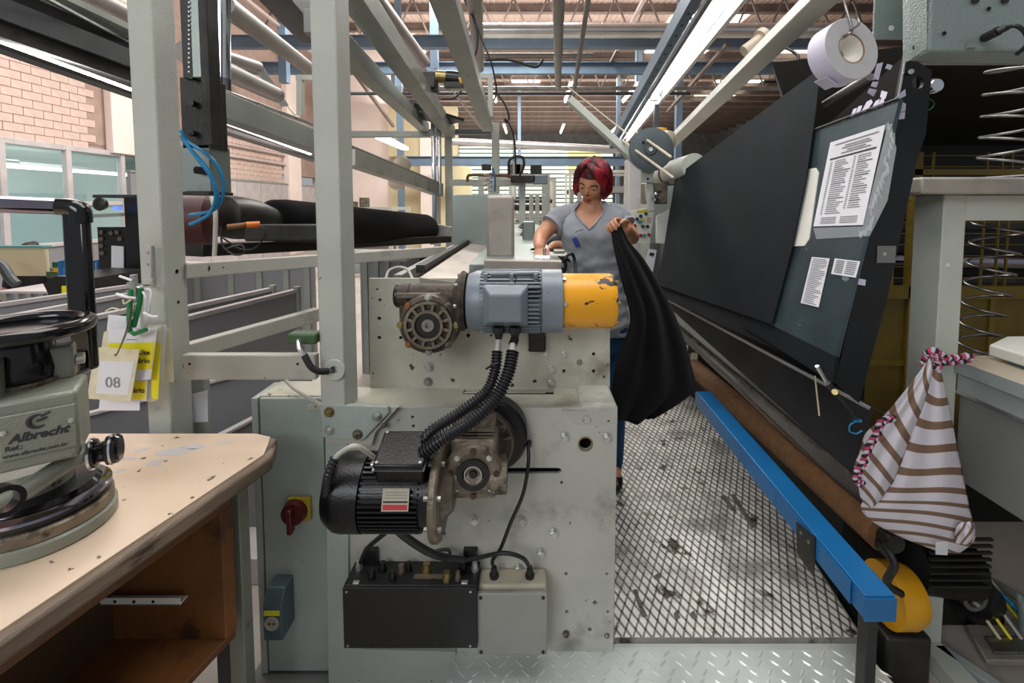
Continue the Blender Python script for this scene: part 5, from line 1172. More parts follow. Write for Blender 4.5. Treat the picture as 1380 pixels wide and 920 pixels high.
B().cyl(P(1327, 51, .97), P(1345, 42, .93), .009, n=16).make('plug', M['steel_dark'], cn_); B().cyl(P(1344, 43, .93), P(1358, 36, .92), .007, n=14).make('nut', M['black'], cn_)
B().tube(spline([P(1356, 37, .92), P(1370, 35, .9), P(1382, 45, .9), P(1384, 60, .9), P(1370, 73, .92)]), .004, 8).make('lead', M['rubber'], cn_)
b2 = thing('rear_plate_box', 'smaller teal-grey folded plate left of the big control box', 'bracket', P(1200, 50, 1.2))
B().box(P(1177, 50, 1.2).x, P(1230, 50, 1.2).x, 1.2, 1.206, P(1200, 53, 1.2).z, 2.3).make('plate', M['teal_box'], b2, bev=.002, smooth=0)
B().prism([P(1226, 53, 1.19), P(1249, 40, 1.12), P(1249, -60, 1.12), P(1226, -60, 1.19)], (.0, .02, 0)).make('fold', M['teal_box'], b2, smooth=0)
q = P(1201, 38, 1.199); B().cyl(q, q-V((0, .001, 0)), .007, n=14).make('hole', M['white_plastic'], b2)
# tape roll on a hook
tr2 = thing('tape_roll', 'big roll of white tape hanging on a bent wire hook', 'tape', P(1140, 70, 1.05))
tc = P(1148, 65, 1.03); tn = V((.20, -1, .14)).normalized()
for ri, ro, nm, m in ((.034, .068, 'tape_wrap', 'tape_side'), (.0315, .0345, 'cardboard_core', 'kraft')):
    B().ring(tc, -tn, ri, ro, .05, 56).make(nm, M[m], tr2, bev=.0008)
B().ring(tc-tn*.0006, -tn, .0678, .0687, .0488, 56).make('tape_surface', M['tape_white'], tr2)
B().ring(tc-tn*.002, -tn, .029, .0312, .046, 40).make('core_liner', M['white_plastic'], tr2)
B().obox(tc-tn*.025+V((-.034, .0, -.066)), V((.013, 0, -.009)), V((.0, .022, -.0)), V((0, 0, .0006))).make('loose_end', M['tape_white'], tr2, smooth=0)
hk = B().tube(spline([P(1132, -20, 1.03), P(1140, 10, 1.03), P(1148, 38, 1.02), P(1144, 46, 1.02), P(1134, 53, 1.04)]), .0028, 8).tube(spline([P(1145, 41, 1.02), P(1157, 33, 1.0), P(1156, 25, 1.0), P(1153, 19, 1.0)]), .0028, 8).make('wire_hook', M['steel']); tag(hk, 'bent steel wire hook holding the tape roll', 'hook')
# ================================================================ RIGHT DESK FRAME
dk_ = thing('desk_frame', 'grey-white steel desk frame with upright post and slab tops at far right', 'desk', (1.5, 1.6, 0))
px0, px1 = P(1265, 400, 1.58).x, P(1296, 400, 1.58).x
ztp = P(1270, 262, 1.58).z
B().box(px0, px1, 1.58, 1.70, 0, ztp).make('post', M['white_frame'], dk_, bev=.004)
B().box(px1+.0, 2.6, 1.585, 1.695, ztp-.09, ztp-.001).make('top_rail', M['white_frame'], dk_, bev=.004)
q = P(1242, 246, 1.5)
B().box(q.x, 2.6, 1.50, 1.85, ztp, ztp+.055).make('upper_slab', M['worn_metal'], dk_, bev=.008)
B().box(px0, px1, -.3, 1.58, .0, .06).make('foot_rail', M['white_frame'], dk_, bev=.004)
B().prism([V((px0+.04, 1.57, .06)), V((px1, 1.57, .06)), V((px1+.45, .8, .06)), V((px0+.45, .8, .06))], (0, 0, -.05)).make('floor_rail', M['desk_frame'], dk_, bev=.003)
sz = P(1285, 483, 1.58).z
B().box(px1-.012, 2.6, .3, 1.62, sz-.048, sz).make('desk_top', M['desk_top'], dk_, bev=.006)
B().box(px1-.014, px1-.009, .3, 1.60, sz-.046, sz-.004).make('edge_band', M['desk_frame'], dk_, smooth=0)
B().box(px1+.0, px1+.02, .3, 1.58, sz-.115, sz-.049).make('side_rail', M['desk_frame'], dk_, bev=.003)
B().box(px1+.012, px1+.03, .3, 1.58, sz-.43, sz-.112).make('side_panel', M['desk_panel'], dk_, bev=.003)
B().box(px1-.002, px1+.012, .3, 1.58, sz-.122, sz-.112).make('panel_trim', M['silver_trim'], dk_, smooth=0)
q = P(1277, 357, 1.58); B().prism([q+V((-.008, -.001, -.004)), q+V((.008, -.001, -.004)), q+V((.001, -.001, .009))], (0, .001, 0)).make('sticker', M['white_plastic'], dk_, smooth=0)
o = B().obox((P(1345, 228, 1.6).x, 1.62, ztp+.062), (.10, 0, .006), (0, .06, 0), (0, 0, .002)).make('loose_papers', M['paper'], smooth=0); tag(o, 'loose white papers lying on the upper slab', 'paper')
scx = thing('bench_scale', 'white electronic bench scale standing on the lower desk top', 'scale', P(1370, 490, 1.35))
a = V((1.60, 0, 0))
B().prism([V((a.x, 1.36, sz+.012)), V((a.x+.35, 1.36, sz+.012)), V((a.x+.35, 1.36, sz+.085)), V((a.x+.06, 1.36, sz+.08)), V((a.x, 1.36, sz+.05))], (0, .22, 0)).make('housing', M['white_plastic'], scx, bev=.006)
B().obox((a.x+.032, 1.42, sz+.0662), (.022, 0, .011), (0, .035, 0), (0, 0, .0006)).make('display', M['socket_grey'], scx, smooth=0)
B().box(a.x+.02, a.x+.33, 1.35, 1.53, sz, sz+.012).make('foot_plate', M['steel_blue'], scx, smooth=0)
# coil cords
def coil(a, ya, b_, yb, r, turns, wr, m, label):
    p, q = P(a[0], a[1], ya), P(b_[0], b_[1], yb); n = turns*22; pts = []
    for i in range(n+1):
        t = i/n; th = 2*PI*turns*t; rr_ = r*(1-.25*t); pts.append(p.lerp(q, t)+V((math.cos(th), math.sin(th), 0))*rr_)
    o = B().tube(pts, wr, 7).make('coiled_cord', M[m], smooth=60); tag(o, label, 'cord')
coil((1382, 78), 1.15, (1352, 228), 1.25, .070, 5, .0035, 'steel', 'steel-grey coiled air cord hanging above the upper slab')
coil((1352, 262), 1.95, (1312, 505), 1.95, .085, 9, .006, 'steel', 'lower grey coiled cord hanging behind the white upright post')
# pen on cord
pe = thing('pen', 'silver pen in a black holder clipped at the end of the dark trough', 'pen', P(1115, 515, 1.35))
B().cyl(P(1101, 493, 1.33), P(1116, 518, 1.33), .006, n=14).make('barrel', M['silver_trim'], pe); B().cyl(P(1115, 516, 1.29), P(1127, 531, 1.29), .009, n=14).make('holder', M['rubber'], pe)
B().cyl(P(1125, 528, 1.285), P(1125, 528, 1.275), .008, n=14).make('end_cap', M['brass'], pe)
pts = []; p, q = P(1128, 530, 1.3), P(1155, 565, 1.3)
for i in range(150): t = i/149; pts.append(p.lerp(q, t)+V((math.cos(t*75)*.006, math.sin(t*75)*.006, 0)))
B().tube(pts, .0016, 5).make('coiled_lead', M['rubber'], pe)
o = B().tube(spline([P(1155, 567, 1.3), P(1146, 572, 1.3), P(1145, 581, 1.3), P(1154, 584, 1.3), P(1162, 580, 1.3)]), .0022, 6).tube([P(1152, 566, 1.3), P(1160, 567, 1.3)], .005, 8).make('blue_cord_knot', M['blue_hose'], pe)
# ================================================================ YELLOW FENCE AND DARK MACHINERY BEHIND
fn = thing('yellow_fence', 'yellow safety fence of welded wire and solid lower panels at right', 'fence', (3.0, 2.9, 0))
Yf = 2.9
fz = lambda py: P(1300, py, Yf).z
gx0, gx1 = P(1150, 300, Yf).x, P(1450, 300, Yf).x
b = B()
for py in range(210, 390, 15): b.box(gx0, gx1, Yf, Yf+.004, fz(py), fz(py)+.005)
o = b.make('horizontal_wire', M['yellow_fence'], fn, smooth=0); o['kind'] = 'stuff'
for px in (1205, 1253, 1325, 1345, 1358): x = P(px, 300, Yf).x; B().box(x, x+.010, Yf-.004, Yf+.008, fz(400), fz(205)).make('vertical_wire', M['yellow_fence'], fn, smooth=0)
for px in (1226, ): x = P(px, 300, Yf).x; B().box(x, x+.05, Yf-.02, Yf+.03, 0, fz(205)).make('fence_post', M['yellow_fence'], fn, smooth=0)
B().box(gx0, gx1, Yf-.02, Yf+.03, fz(236), fz(228)).make('top_rail', M['yellow_fence'], fn, smooth=0)
B().box(gx0-.3, gx1, Yf-.02, Yf+.03, fz(402), fz(385)).make('middle_rail', M['yellow_fence'], fn, smooth=0)
B().box(P(1060, 400, Yf).x, gx1, Yf, Yf+.01, fz(640), fz(402)).make('solid_panel', M['yellow_panel'], fn, smooth=0)
for px in (1222, 1330): x = P(px, 450, Yf).x; B().box(x, x+.03, Yf-.012, Yf, fz(640), fz(402)).make('panel_stile', M['yellow_fence'], fn, smooth=0)
B().box(P(1100, 400, Yf).x, gx1, Yf-.012, Yf, fz(492), fz(485)).make('panel_rail', M['yellow_fence'], fn, smooth=0)
o = B().cyl(P(1150, 348, 3.5), P(1450, 356, 3.5), .055, n=24).make('steel_tube', M['chrome_dark']); tag(o, 'shiny horizontal steel tube behind the yellow wire fence', 'tube')
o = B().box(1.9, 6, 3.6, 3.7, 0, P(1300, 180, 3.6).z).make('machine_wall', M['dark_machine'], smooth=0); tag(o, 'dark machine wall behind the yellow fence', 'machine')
for i, z in enumerate((270, 300, 372)): 
    o = B().box(1.9, 6, 3.52, 3.58, P(1300, z+8, 3.55).z, P(1300, z, 3.55).z).make('machine_rail', M['steel_dark'], smooth=0); tag(o, ('upper', 'middle', 'lower')[i]+' dark horizontal rail behind the yellow fence', 'rail')
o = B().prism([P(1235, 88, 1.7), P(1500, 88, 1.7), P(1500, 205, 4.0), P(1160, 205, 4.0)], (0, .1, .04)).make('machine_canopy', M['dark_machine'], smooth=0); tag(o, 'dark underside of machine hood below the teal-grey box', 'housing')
# lower right drive unit
dm = thing('drive_motor', 'dark finned motor with yellow cover half hidden behind the blue beam', 'motor', P(1210, 800, 1.45))
q = P(1232, 798, 1.5)
B().lathe(P(1190, 800, 1.5), (1, 0, 0), [(.10, 0), (.10, .06), (.085, .095), (.04, .10)], 36).make('yellow_cover', M['yellow_plain'], dm)
B().cyl(P(1222, 755, 1.62), P(1300, 765, 1.62), .10, n=28).make('stator_body', M['motor_black'], dm)
for k in range(8): B().box(P(1222, 760, 1.6).x, P(1300, 760, 1.6).x, 1.505, 1.515, P(1230, 728+k*9, 1.51).z, P(1230, 725+k*9, 1.51).z).make('fin', M['steel_dark'], dm, smooth=0)
B().box(P(1180, 845, 1.5).x, P(1240, 845, 1.5).x, 1.45, 1.7, 0, P(1200, 842, 1.5).z).make('base', M['steel_dark'], dm, bev=.01)
B().tube(spline([P(1190, 735, 1.45), P(1205, 760, 1.40), P(1195, 785, 1.42), P(1215, 800, 1.42)]), .012, 8).make('power_cable', M['cable_black'], dm)
B().lathe(P(1300, 790, 1.75), (-.3, -1, 0), [(.09, 0), (.09, .08), (.06, .1), (.02, .13)], 30).make('gear_end', M['motor_black'], dm)
B().ring(P(1308, 802, 1.62), (0, -1, 0), .03, .045, .02, 28).make('hub_ring', M['steel'], dm)
o = B().box(P(1290, 830, 1.9).x, P(1325, 830, 1.9).x, 1.9, 2.0, 0, P(1300, 790, 1.9).z).make('grey_box', M['bin_grey'], bev=.005); tag(o, 'small grey box at floor level right of the white post', 'box')
cable([P(1300, 750, 1.9), P(1325, 770, 1.85), P(1350, 800, 1.8), P(1378, 830, 1.75)], .008, 'cable_white', 'pale cable sagging at lower right behind the white post')
cable([P(1310, 790, 1.85), P(1335, 792, 1.8), P(1365, 815, 1.7), P(1390, 850, 1.7)], .008, 'blue_hose', 'blue cable at lower right near the floor')
cable([P(1320, 770, 1.85), P(1345, 800, 1.8), P(1385, 850, 1.7)], .006, 'tag_yellow', 'yellow cable at lower right near the floor')
tp_ = thing('floor_pipe', 'teal-grey bent pipe at the bottom right edge', 'pipe', P(1380, 850, 1.7))
B().tube(spline([P(1340, 785, 1.9), P(1365, 800, 1.75), P(1380, 815, 1.65), P(1380, 880, 1.65)]), .018, 12).make('bent_pipe', M['teal_box'], tp_)
fpz = thing('floor_plate_stack', 'worn flat plate with cable stubs lying on the floor at lower right', 'plate', PZ(1350, 870, .04))
q = PZ(1362, 868, .03); B().obox(q, (.13, 0, 0), (.03, .07, 0), (0, 0, .012)).make('plate', M['worn_metal'], fpz, bev=.004)
B().obox(q+V((-.03, -.02, .016)), (.07, 0, 0), (.01, .03, 0), (0, 0, .006)).make('top_plate', M['steel'], fpz, bev=.002)
for k in range(3): B().tube([q+V((-.04+k*.04, 0, .02)), q+V((-.07+k*.04, .08, .10))], .006, 8).make('cable_stub', M[('wall_cream', 'tag_yellow', 'cable_white')[k]], fpz)
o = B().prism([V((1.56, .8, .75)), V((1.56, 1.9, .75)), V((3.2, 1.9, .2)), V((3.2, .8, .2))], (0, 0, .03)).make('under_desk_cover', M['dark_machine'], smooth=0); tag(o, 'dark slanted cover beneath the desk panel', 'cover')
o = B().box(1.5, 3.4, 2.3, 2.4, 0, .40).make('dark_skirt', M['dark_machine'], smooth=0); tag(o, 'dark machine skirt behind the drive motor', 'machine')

infill = thing('dark_infill', 'added dark panels closing off the gap behind the steel trough and brown roller', 'machine', (1.4, 3, 0))  # dark panels added to keep the gap behind the trough dark
B().box(1.24, 1.30, 1.75, 4.0, 0, 1.55).make('dark_panel', M['dark_machine'], infill, smooth=0)
B().prism([V((wx1+.02+.12*(1.7-wy0), 1.7, .10)), V((1.85, 1.7, .10)), V((1.85, 3.5, .10)), V((wx1+.02+.12*(6.0-wy0), 6.0, .10))], (0, 0, -.09)).make('dark_floor_pan', M['dark_machine'], infill, smooth=0)

q = P(893, 330, 3.9); B().box(q.x-.15, q.x+.2, 3.75, 4.2, 0, P(893, 365, 3.75).z).make('base', M['paint_teal'], mb, smooth=0)
# ================================================================ STRIPED BAG
def stripe_mat():
    m = mat('bag_stripe', '#cfc9d0', .85, 0, .04, 9, None, 0); nt = m.node_tree; N = nt.nodes; L = nt.links; b = N['Principled BSDF']
    at = N.new('ShaderNodeUVMap'); sx = N.new('ShaderNodeSeparateXYZ'); L.new(at.outputs[0], sx.inputs[0])
    a = N.new('ShaderNodeMath'); a.operation = 'FRACT'; L.new(sx.outputs[1], a.inputs[0])
    g = N.new('ShaderNodeMath'); g.operation = 'LESS_THAN'; g.inputs[1].default_value = .34; L.new(a.outputs[0], g.inputs[0])
    mx = N.new('ShaderNodeMix'); mx.data_type = 'RGBA'; mx.inputs[6].default_value = srgb('#cfc9d0'); mx.inputs[7].default_value = srgb('#7b604d')
    L.new(g.outputs[0], mx.inputs[0]); L.new(mx.outputs[2], b.inputs['Base Color'])
    n = N.new('ShaderNodeTexNoise'); n.inputs['Scale'].default_value = 14; tc = N.new('ShaderNodeTexCoord'); L.new(tc.outputs['Object'], n.inputs[0])
    bp = N.new('ShaderNodeBump'); bp.inputs['Strength'].default_value = .35; bp.inputs['Distance'].default_value = .02; L.new(n.outputs[0], bp.inputs['Height']); L.new(bp.outputs[0], b.inputs['Normal'])
    return m
M['bag'] = stripe_mat()
BY = 1.46
bag = thing('striped_bag', 'white and brown striped cloth bag tied by its cord to the white upright post', 'bag', P(1250, 745, BY))
def bagsurf(Lp, Rp, y, thick, uvs, name, nu=28, nv=44, slope=0.0, vs=11.5, dy=0):
    # Lp,Rp: pixel outlines (same count) top->bottom; closed tube cross-section, fabric folds
    def ev(pts, t):
        t *= len(pts)-1; i = min(int(t), len(pts)-2); f = t-i; p0, p1, p2, p3 = pts[max(i-1, 0)], pts[i], pts[i+1], pts[min(i+2, len(pts)-1)]
        return [.5*((2*b_)+(c-a)*f+(2*a-5*b_+4*c-d)*f*f+(3*b_-a-3*c+d)*f**3) for a, b_, c, d in zip(p0, p1, p2, p3)]
    def fn(u, v):
        l = ev(Lp, v); r = ev(Rp, v); th = 2*PI*u; s = .5-.5*math.cos(th)
        px = l[0]*(1-s)+r[0]*s; py = l[1]*(1-s)+r[1]*s
        dep = -math.sin(th)*thick*math.sin(PI*(.06+.88*v))**.6*min(1, (r[0]-l[0])/45)
        fold = .010*math.sin(s*13+v*2)*math.sin(PI*v)*(1-v*.5)
        return P(px, py, y+dep+fold*(1 if th < PI else -1))
    b = B(); b.grid(fn, nu*2, nv, closeu=True)
    n = nu*2; b.f.append(tuple(range(n))); b.f.append(tuple((nv-1)*n+k for k in reversed(range(n)))); b.fix = False
    o = b.make(name, M['bag'], bag, smooth=80)
    uv = o.data.uv_layers.new(name='uv'); 
    for lp in o.data.loops:
        i = lp.vertex_index; j = i//n; k = i % n; s = .5-.5*math.cos(2*PI*k/n)
        uv.data[lp.index].uv = (s, uvs(s, j/(nv-1)))
    return o
bagsurf([(1254, 480), (1240, 520), (1218, 560), (1202, 600), (1188, 640), (1170, 668), (1160, 682), (1172, 700), (1210, 722), (1262, 742)],
        [(1264, 480), (1273, 520), (1282, 560), (1290, 600), (1298, 640), (1304, 670), (1308, 690), (1314, 712), (1312, 730), (1292, 746)], BY, .055,
        lambda s, v: 9.6*v*1.18+.5-.45*s*(.3+v)+.12*math.sin(s*5+v*7), 'bag_body')
bagsurf([(1251, 484), (1232, 510), (1208, 540), (1186, 565), (1166, 584), (1158, 610), (1151, 628), (1156, 652), (1160, 672), (1168, 683)],
        [(1258, 484), (1256, 505), (1248, 535), (1238, 565), (1226, 595), (1216, 620), (1206, 645), (1196, 660), (1186, 674), (1176, 684)], BY-.045, .035,
        lambda s, v: 7.8*v-1.5*s+.2, 'bag_fold')
bagsurf([(1292, 704), (1288, 712), (1286, 722), (1288, 732)], [(1308, 702), (1314, 712), (1313, 724), (1306, 734)], BY-.05, .02, lambda s, v: 1.4*v+2*s, 'bag_pucker', 12, 14)
B().prism([P(1261, 730, BY-.075), P(1278, 730, BY-.075), P(1277, 748, BY-.06), P(1261, 747, BY-.06)], (0, .001, 0)).make('care_label', M['paper'], bag, smooth=0)
def braid(pts, r, parent, name='braided_cord'):
    s = spline(pts, 14)
    for k, m in enumerate(('rope_pink', 'rope_black', 'rope_white')):
        out = []
        for i, p in enumerate(s):
            d = (s[min(i+1, len(s)-1)]-s[max(i-1, 0)]).normalized(); a = d.cross(V((0, 1, 0))).normalized(); b_ = a.cross(d); th = i*.62+2*PI*k/3
            out.append(p+a*math.cos(th)*r*.95+b_*math.sin(2*th)*r*.5)
        B().tube(out, r*.68, 7).make(name, M[m], parent, smooth=60)
q = 1.43
braid([P(1247, 492, q), P(1252, 482, q), P(1262, 478, q-.01), P(1275, 485, q), P(1290, 484, q+.03), P(1308, 481, q+.08)], .011, bag)
braid([P(1250, 478, q), P(1258, 474, q-.01), P(1268, 482, q-.01), P(1262, 492, q-.01), P(1252, 488, q)], .010, bag, 'knot')
braid([P(1205, 563, q-.05), P(1188, 568, q-.055), P(1182, 585, q-.055), P(1172, 600, q-.055), P(1165, 620, q-.05), P(1156, 636, q-.045), P(1155, 648, q-.045), P(1163, 652, q-.045)], .0075, bag)
# ================================================================ BLACK FABRIC PULLED BY THE WOMAN
def drape():
    Lp = [(822, 298, 2.08), (826, 330, 2.02), (836, 372, 1.95), (850, 430, 1.88), (838, 470, 1.84), (829, 500, 1.80), (825, 520, 1.78), (824, 560, 1.75)]
    Rp = [(836, 300, 2.05), (846, 325, 2.02), (866, 350, 2.0), (893, 395, 2.0), (914, 440, 2.0), (930, 490, 2.0), (934, 528, 1.98), (888, 556, 1.88)]
    def ev(pts, t):
        t *= len(pts)-1; i = min(int(t), len(pts)-2); f = t-i; p0, p1, p2, p3 = pts[max(i-1, 0)], pts[i], pts[i+1], pts[min(i+2, len(pts)-1)]
        return [.5*((2*b_)+(c-a)*f+(2*a-5*b_+4*c-d)*f*f+(3*b_-a-3*c+d)*f**3) for a, b_, c, d in zip(p0, p1, p2, p3)]
    def fn(u, v):
        l = ev(Lp, v); r = ev(Rp, v); a = P(*l); c = P(*r); w_ = (c-a).length
        s = u; q = a.lerp(c, s)
        q += V((0, 1, 0))*(math.sin(s*17+v*3)*.016*min(1, w_*5)*(1-.3*v)-.05*math.sin(PI*s)*math.sin(PI*v))
        q.z -= .035*math.sin(PI*s)*max(0, v-.6)/.4
        return q
    o = B().grid(fn, 60, 50).make('black_fabric', M['black_cloth'], smooth=80)
    m = o.modifiers.new('s', 'SOLIDIFY'); m.thickness = .006
    return o
o = drape(); tag(o, 'heavy black knitted fabric held up by the woman and draping down in a sling', 'fabric')
def heap(u, v):
    # flat fabric lying across the bed towards the hand
    a = P(715, 345, 2.35).lerp(P(760, 352, 1.95), v); c = P(735, 343, 2.4).lerp(P(768, 362, 1.9), v); q = a.lerp(c, u); q.z = zb2+.006+.006*math.sin(u*9+v*8); return q
o = B().grid(heap, 20, 24).make('fabric_end', M['black_cloth'], smooth=80); o.modifiers.new('s', 'SOLIDIFY').thickness = .006; tag(o, 'edge of dark fabric lying on the bed under the woman\'s hand', 'fabric')
# ================================================================ PEOPLE
mm('skin', '#b57f60', .5, 0, .06, 12, None, .03); mm('lips', '#8a4238', .45, 0, 0, 8, None, 0); mm('eye_white', '#cfc8c2', .3, 0, 0, 8, None, 0); mm('iris', '#1c110c', .2, 0, 0, 8, None, 0)
mm('brow', '#2a1613', .7, 0, 0, 8, None, 0)
def hairmat(name, c1, c2):
    m = mat(name, c1, .5, 0, 0, 8, None, 0, spec=.3); nt = m.node_tree; N = nt.nodes; L = nt.links
    tc = N.new('ShaderNodeTexCoord'); mp = N.new('ShaderNodeMapping'); mp.inputs['Scale'].default_value = (28, 28, 5); L.new(tc.outputs['Object'], mp.inputs[0])
    n = N.new('ShaderNodeTexNoise'); n.inputs['Scale'].default_value = 1.0; L.new(mp.outputs[0], n.inputs[0]); r = N.new('ShaderNodeMapRange'); r.inputs[1].default_value = .48; r.inputs[2].default_value = .60; L.new(n.outputs[0], r.inputs[0])
    mx = N.new('ShaderNodeMix'); mx.data_type = 'RGBA'; mx.inputs[6].default_value = srgb(c1); mx.inputs[7].default_value = srgb(c2); L.new(r.outputs[0], mx.inputs[0]); L.new(mx.outputs[2], N['Principled BSDF'].inputs['Base Color']); return m
M['hair_red'] = hairmat('hair_red', '#380a12', '#85111f'); M['hair_dark'] = hairmat('hair_dark', '#120c0b', '#2a1a16')
def remesh(parts, name, m, parent, vox, loc, smooth_it=2):
    b = B()
    for p in parts: b.add(p.v, p.f)
    b.fix = False
    o = b.make(name, m, parent, loc=loc, smooth=0)
    r = o.modifiers.new('r', 'REMESH'); r.mode = 'VOXEL'; r.voxel_size = vox; r.use_smooth_shade = True
    s = o.modifiers.new('s', 'SMOOTH'); s.factor = .5; s.iterations = smooth_it
    dg = bpy.context.evaluated_depsgraph_get(); dg.update(); me = bpy.data.meshes.new_from_object(o.evaluated_get(dg))
    o.modifiers.clear(); old = o.data; o.data = me; me.name = name; bpy.data.meshes.remove(old); me.shade_smooth(); return o
def limb(pts, rs, n=16):
    s = []; rr_ = []
    k = 6; pv = [V(p) for p in pts]; sp_ = spline(pv, k)
    for i in range(len(sp_)):
        t = i/k; j = min(int(t), len(rs)-2); f = t-j; rr_.append(rs[j]*(1-f)+rs[j+1]*f)
    b = B(); N_ = len(sp_); b.tube(sp_, lambda t: rr_[min(N_-1, int(round(t*(N_-1))))], n); b.sph(pv[0], rs[0]*.98, 14, 10); b.sph(pv[-1], rs[-1]*.98, 14, 10); return b
def make_head(hp, face, up):
    # hp: head centre, face: facing dir, up ; returns list of builders in world coords and frame fn
    face = V(face).normalized(); up = V(up); up = (up-face*up.dot(face)).normalized(); rt = face.cross(up).normalized()   # rt = viewer-left? handled symmetric
    def fr_(x, y, z): return hp+rt*x+face*y+up*z
    b = B(); nu, nv = 40, 30
    def fn(u, v):
        th = 2*PI*u; ph = PI*v; z = math.cos(ph); r = math.sin(ph); x = r*math.sin(th); y = r*math.cos(th)
        X = x*.074; Y = y*.092; Z = z*.112
        if Z < 0: 
            k = -Z/.112; X *= 1-.34*k**1.4; Y = Y*(1-.22*k) if y > 0 else Y*(1-.42*k)
            if y > 0: Y += .006*k
        if y > .2: 
            Y -= .004*(1-abs(z))
            def g(cx, cz, sx, sz): return math.exp(-((X-cx)/sx)**2-((Z-cz)/sz)**2)
            Y += .017*g(0, -.020, .009, .013)+.011*g(0, -.004, .007, .018)+.004*g(0, -.026, .017, .007)
            Y -= .010*g(-.031, .006, .016, .011)+.010*g(.031, .006, .016, .011)
            Y += .004*g(0, .022, .05, .008)+.007*g(0, -.052, .018, .006)+.005*g(0, -.063, .015, .006)+.007*g(0, -.090, .018, .014)
            Y -= .003*g(0, -.0575, .016, .002)
            Y += .004*g(.042, -.025, .018, .02)+.004*g(-.042, -.025, .018, .02)
        return fr_(X, Y, Z)
    b.grid(fn, nu, nv, closeu=True); b.f.append(tuple(range(nu))[::-1]); b.f.append(tuple((nv-1)*nu+k for k in range(nu)))
    ears = [B().sph(fr_(s*.074, -.008, -.008), (.012, .018, .028), 12, 8) for s in (-1, 1)]
    return b, ears, fr_
def hand(wr, d, palm_n, grip=.9, s=1.0, thumb_side=1):
    # wr wrist point, d direction, palm normal; curled fingers
    d = V(d).normalized(); n = V(palm_n); n = (n-d*n.dot(d)).normalized(); sd_ = d.cross(n).normalized()*thumb_side
    out = []
    b = B(); 
    def pf(u, v):
        th = 2*PI*u; w_ = (.024+.016*min(1, v*1.6))*s; h = (.017-.004*v)*s; return wr+d*(v*.085*s)+sd_*math.cos(th)*w_+n*math.sin(th)*h
    b.grid(pf, 18, 8, closeu=True); b.f.append(tuple(range(18))[::-1]); b.f.append(tuple(7*18+k for k in range(18))); out.append(b)
    for i, (o_, L1, r) in enumerate(((.029, .9, .0088), (.010, 1.0, .0092), (-.010, .95, .0088), (-.028, .78, .0078))):
        p = wr+d*(.078*s)+sd_*o_*s; pts = [p]; a = 0
        for k, L_ in enumerate((.040, .026, .020)):
            a += grip*(.55, .9, .7)[k]; p = p+(d*math.cos(a)+n*math.sin(a))*L_*L1*s; pts.append(p)
        out.append(limb(pts, [r*s*1.05, r*s, r*s*.92, r*s*.8], 10))
    p = wr+d*.022*s+sd_*.026*s; pts = [p, p+(d*.6+sd_*.6+n*.3)*.030*s, p+(d*1.5+sd_*.75+n*(.5+grip*.3))*.030*s, p+(d*2.2+sd_*.5+n*(.7+grip*.6))*.028*s]
    out.append(limb(pts, [.013*s, .0115*s, .010*s, .008*s], 10)); return out
wf = PZ(800, 640, WZ); WD = 2.38
base_ = V((P(797, 330, WD).x, WD, WZ))
wo = thing('person', 'woman with dark red hair in a grey v-neck t-shirt pulling black fabric', 'person', base_)
def WP(px, py, dy=0): return P(px, py, WD+dy)
hc_ = WP(799, 246, -.03)
face_d = V((-.42, -.80, -.42)); up_d = V((.10, -.22, 1))
hb_, ears, HF = make_head(hc_, face_d, up_d)
chest = WP(795, 330); Z = lambda py: WP(795, py).z
# torso rings: (z, centre x, centre y, rx, ry)
cxp = WP(796, 330).x
rings = [(Z(470), cxp+.03, WD+.03, .165, .115), (Z(430), cxp+.03, WD+.02, .170, .115), (Z(395), cxp+.025, WD+.01, .150, .105), (Z(365), cxp+.02, WD, .138, .10), (Z(335), cxp+.008, WD-.005, .142, .108), (Z(315), cxp, WD-.008, .150, .112), (Z(300), cxp-.002, WD, .165, .100), (Z(290), cxp-.004, WD+.008, .172, .082), (Z(282), cxp-.004, WD+.012, .150, .066), (Z(276), cxp-.002, WD+.012, .095, .055), (Z(270), cxp, WD+.005, .056, .050)]
def ringat(z):
    zs = [r[0] for r in rings]
    if z <= zs[0]: return rings[0][1:]
    for i in range(len(rings)-1):
        if z <= zs[i+1]:
            f = (z-zs[i])/(zs[i+1]-zs[i]); f = f*f*(3-2*f) if i > 6 else f
            return [a*(1-f)+b_*f for a, b_ in zip(rings[i][1:], rings[i+1][1:])]
    return rings[-1][1:]
yaw = -.18
def torso(u, z, off=0):
    cx_, cy_, rx_, ry_ = ringat(z); th = 2*PI*u; c, s = math.cos(th), math.sin(th); e = .85
    x = math.copysign(abs(c)**e, c)*(rx_+off); y = math.copysign(abs(s)**e, s)*(ry_+off)
    zz_ = (z-Z(318))/.05
    if s < 0: y -= .020*math.exp(-zz_*zz_)*(math.exp(-((x-.062)/.045)**2)+math.exp(-((x+.062)/.045)**2))
    return V((cx_+x*math.cos(yaw)-y*math.sin(yaw), cy_+x*math.sin(yaw)+y*math.cos(yaw), z))
tb = B(); tb.grid(lambda u, v: torso(u, Z(470)+(Z(270)-Z(470))*v, -.006), 40, 50, closeu=True); tb.f.append(tuple(range(40))[::-1]); tb.f.append(tuple(49*40+k for k in range(40)))
neck = limb([WP(797, 284, .0), WP(797, 272, -.0), hc_+V((.01, .03, -.05))], [.056, .049, .048])
RS, RE, RW = WP(757, 291, .01), WP(731, 316, -.05), WP(727, 333, -.20)      # viewer-left arm
LS, LE, LW = WP(831, 289, .02), WP(851, 319, -.06), WP(843, 308, -.26)
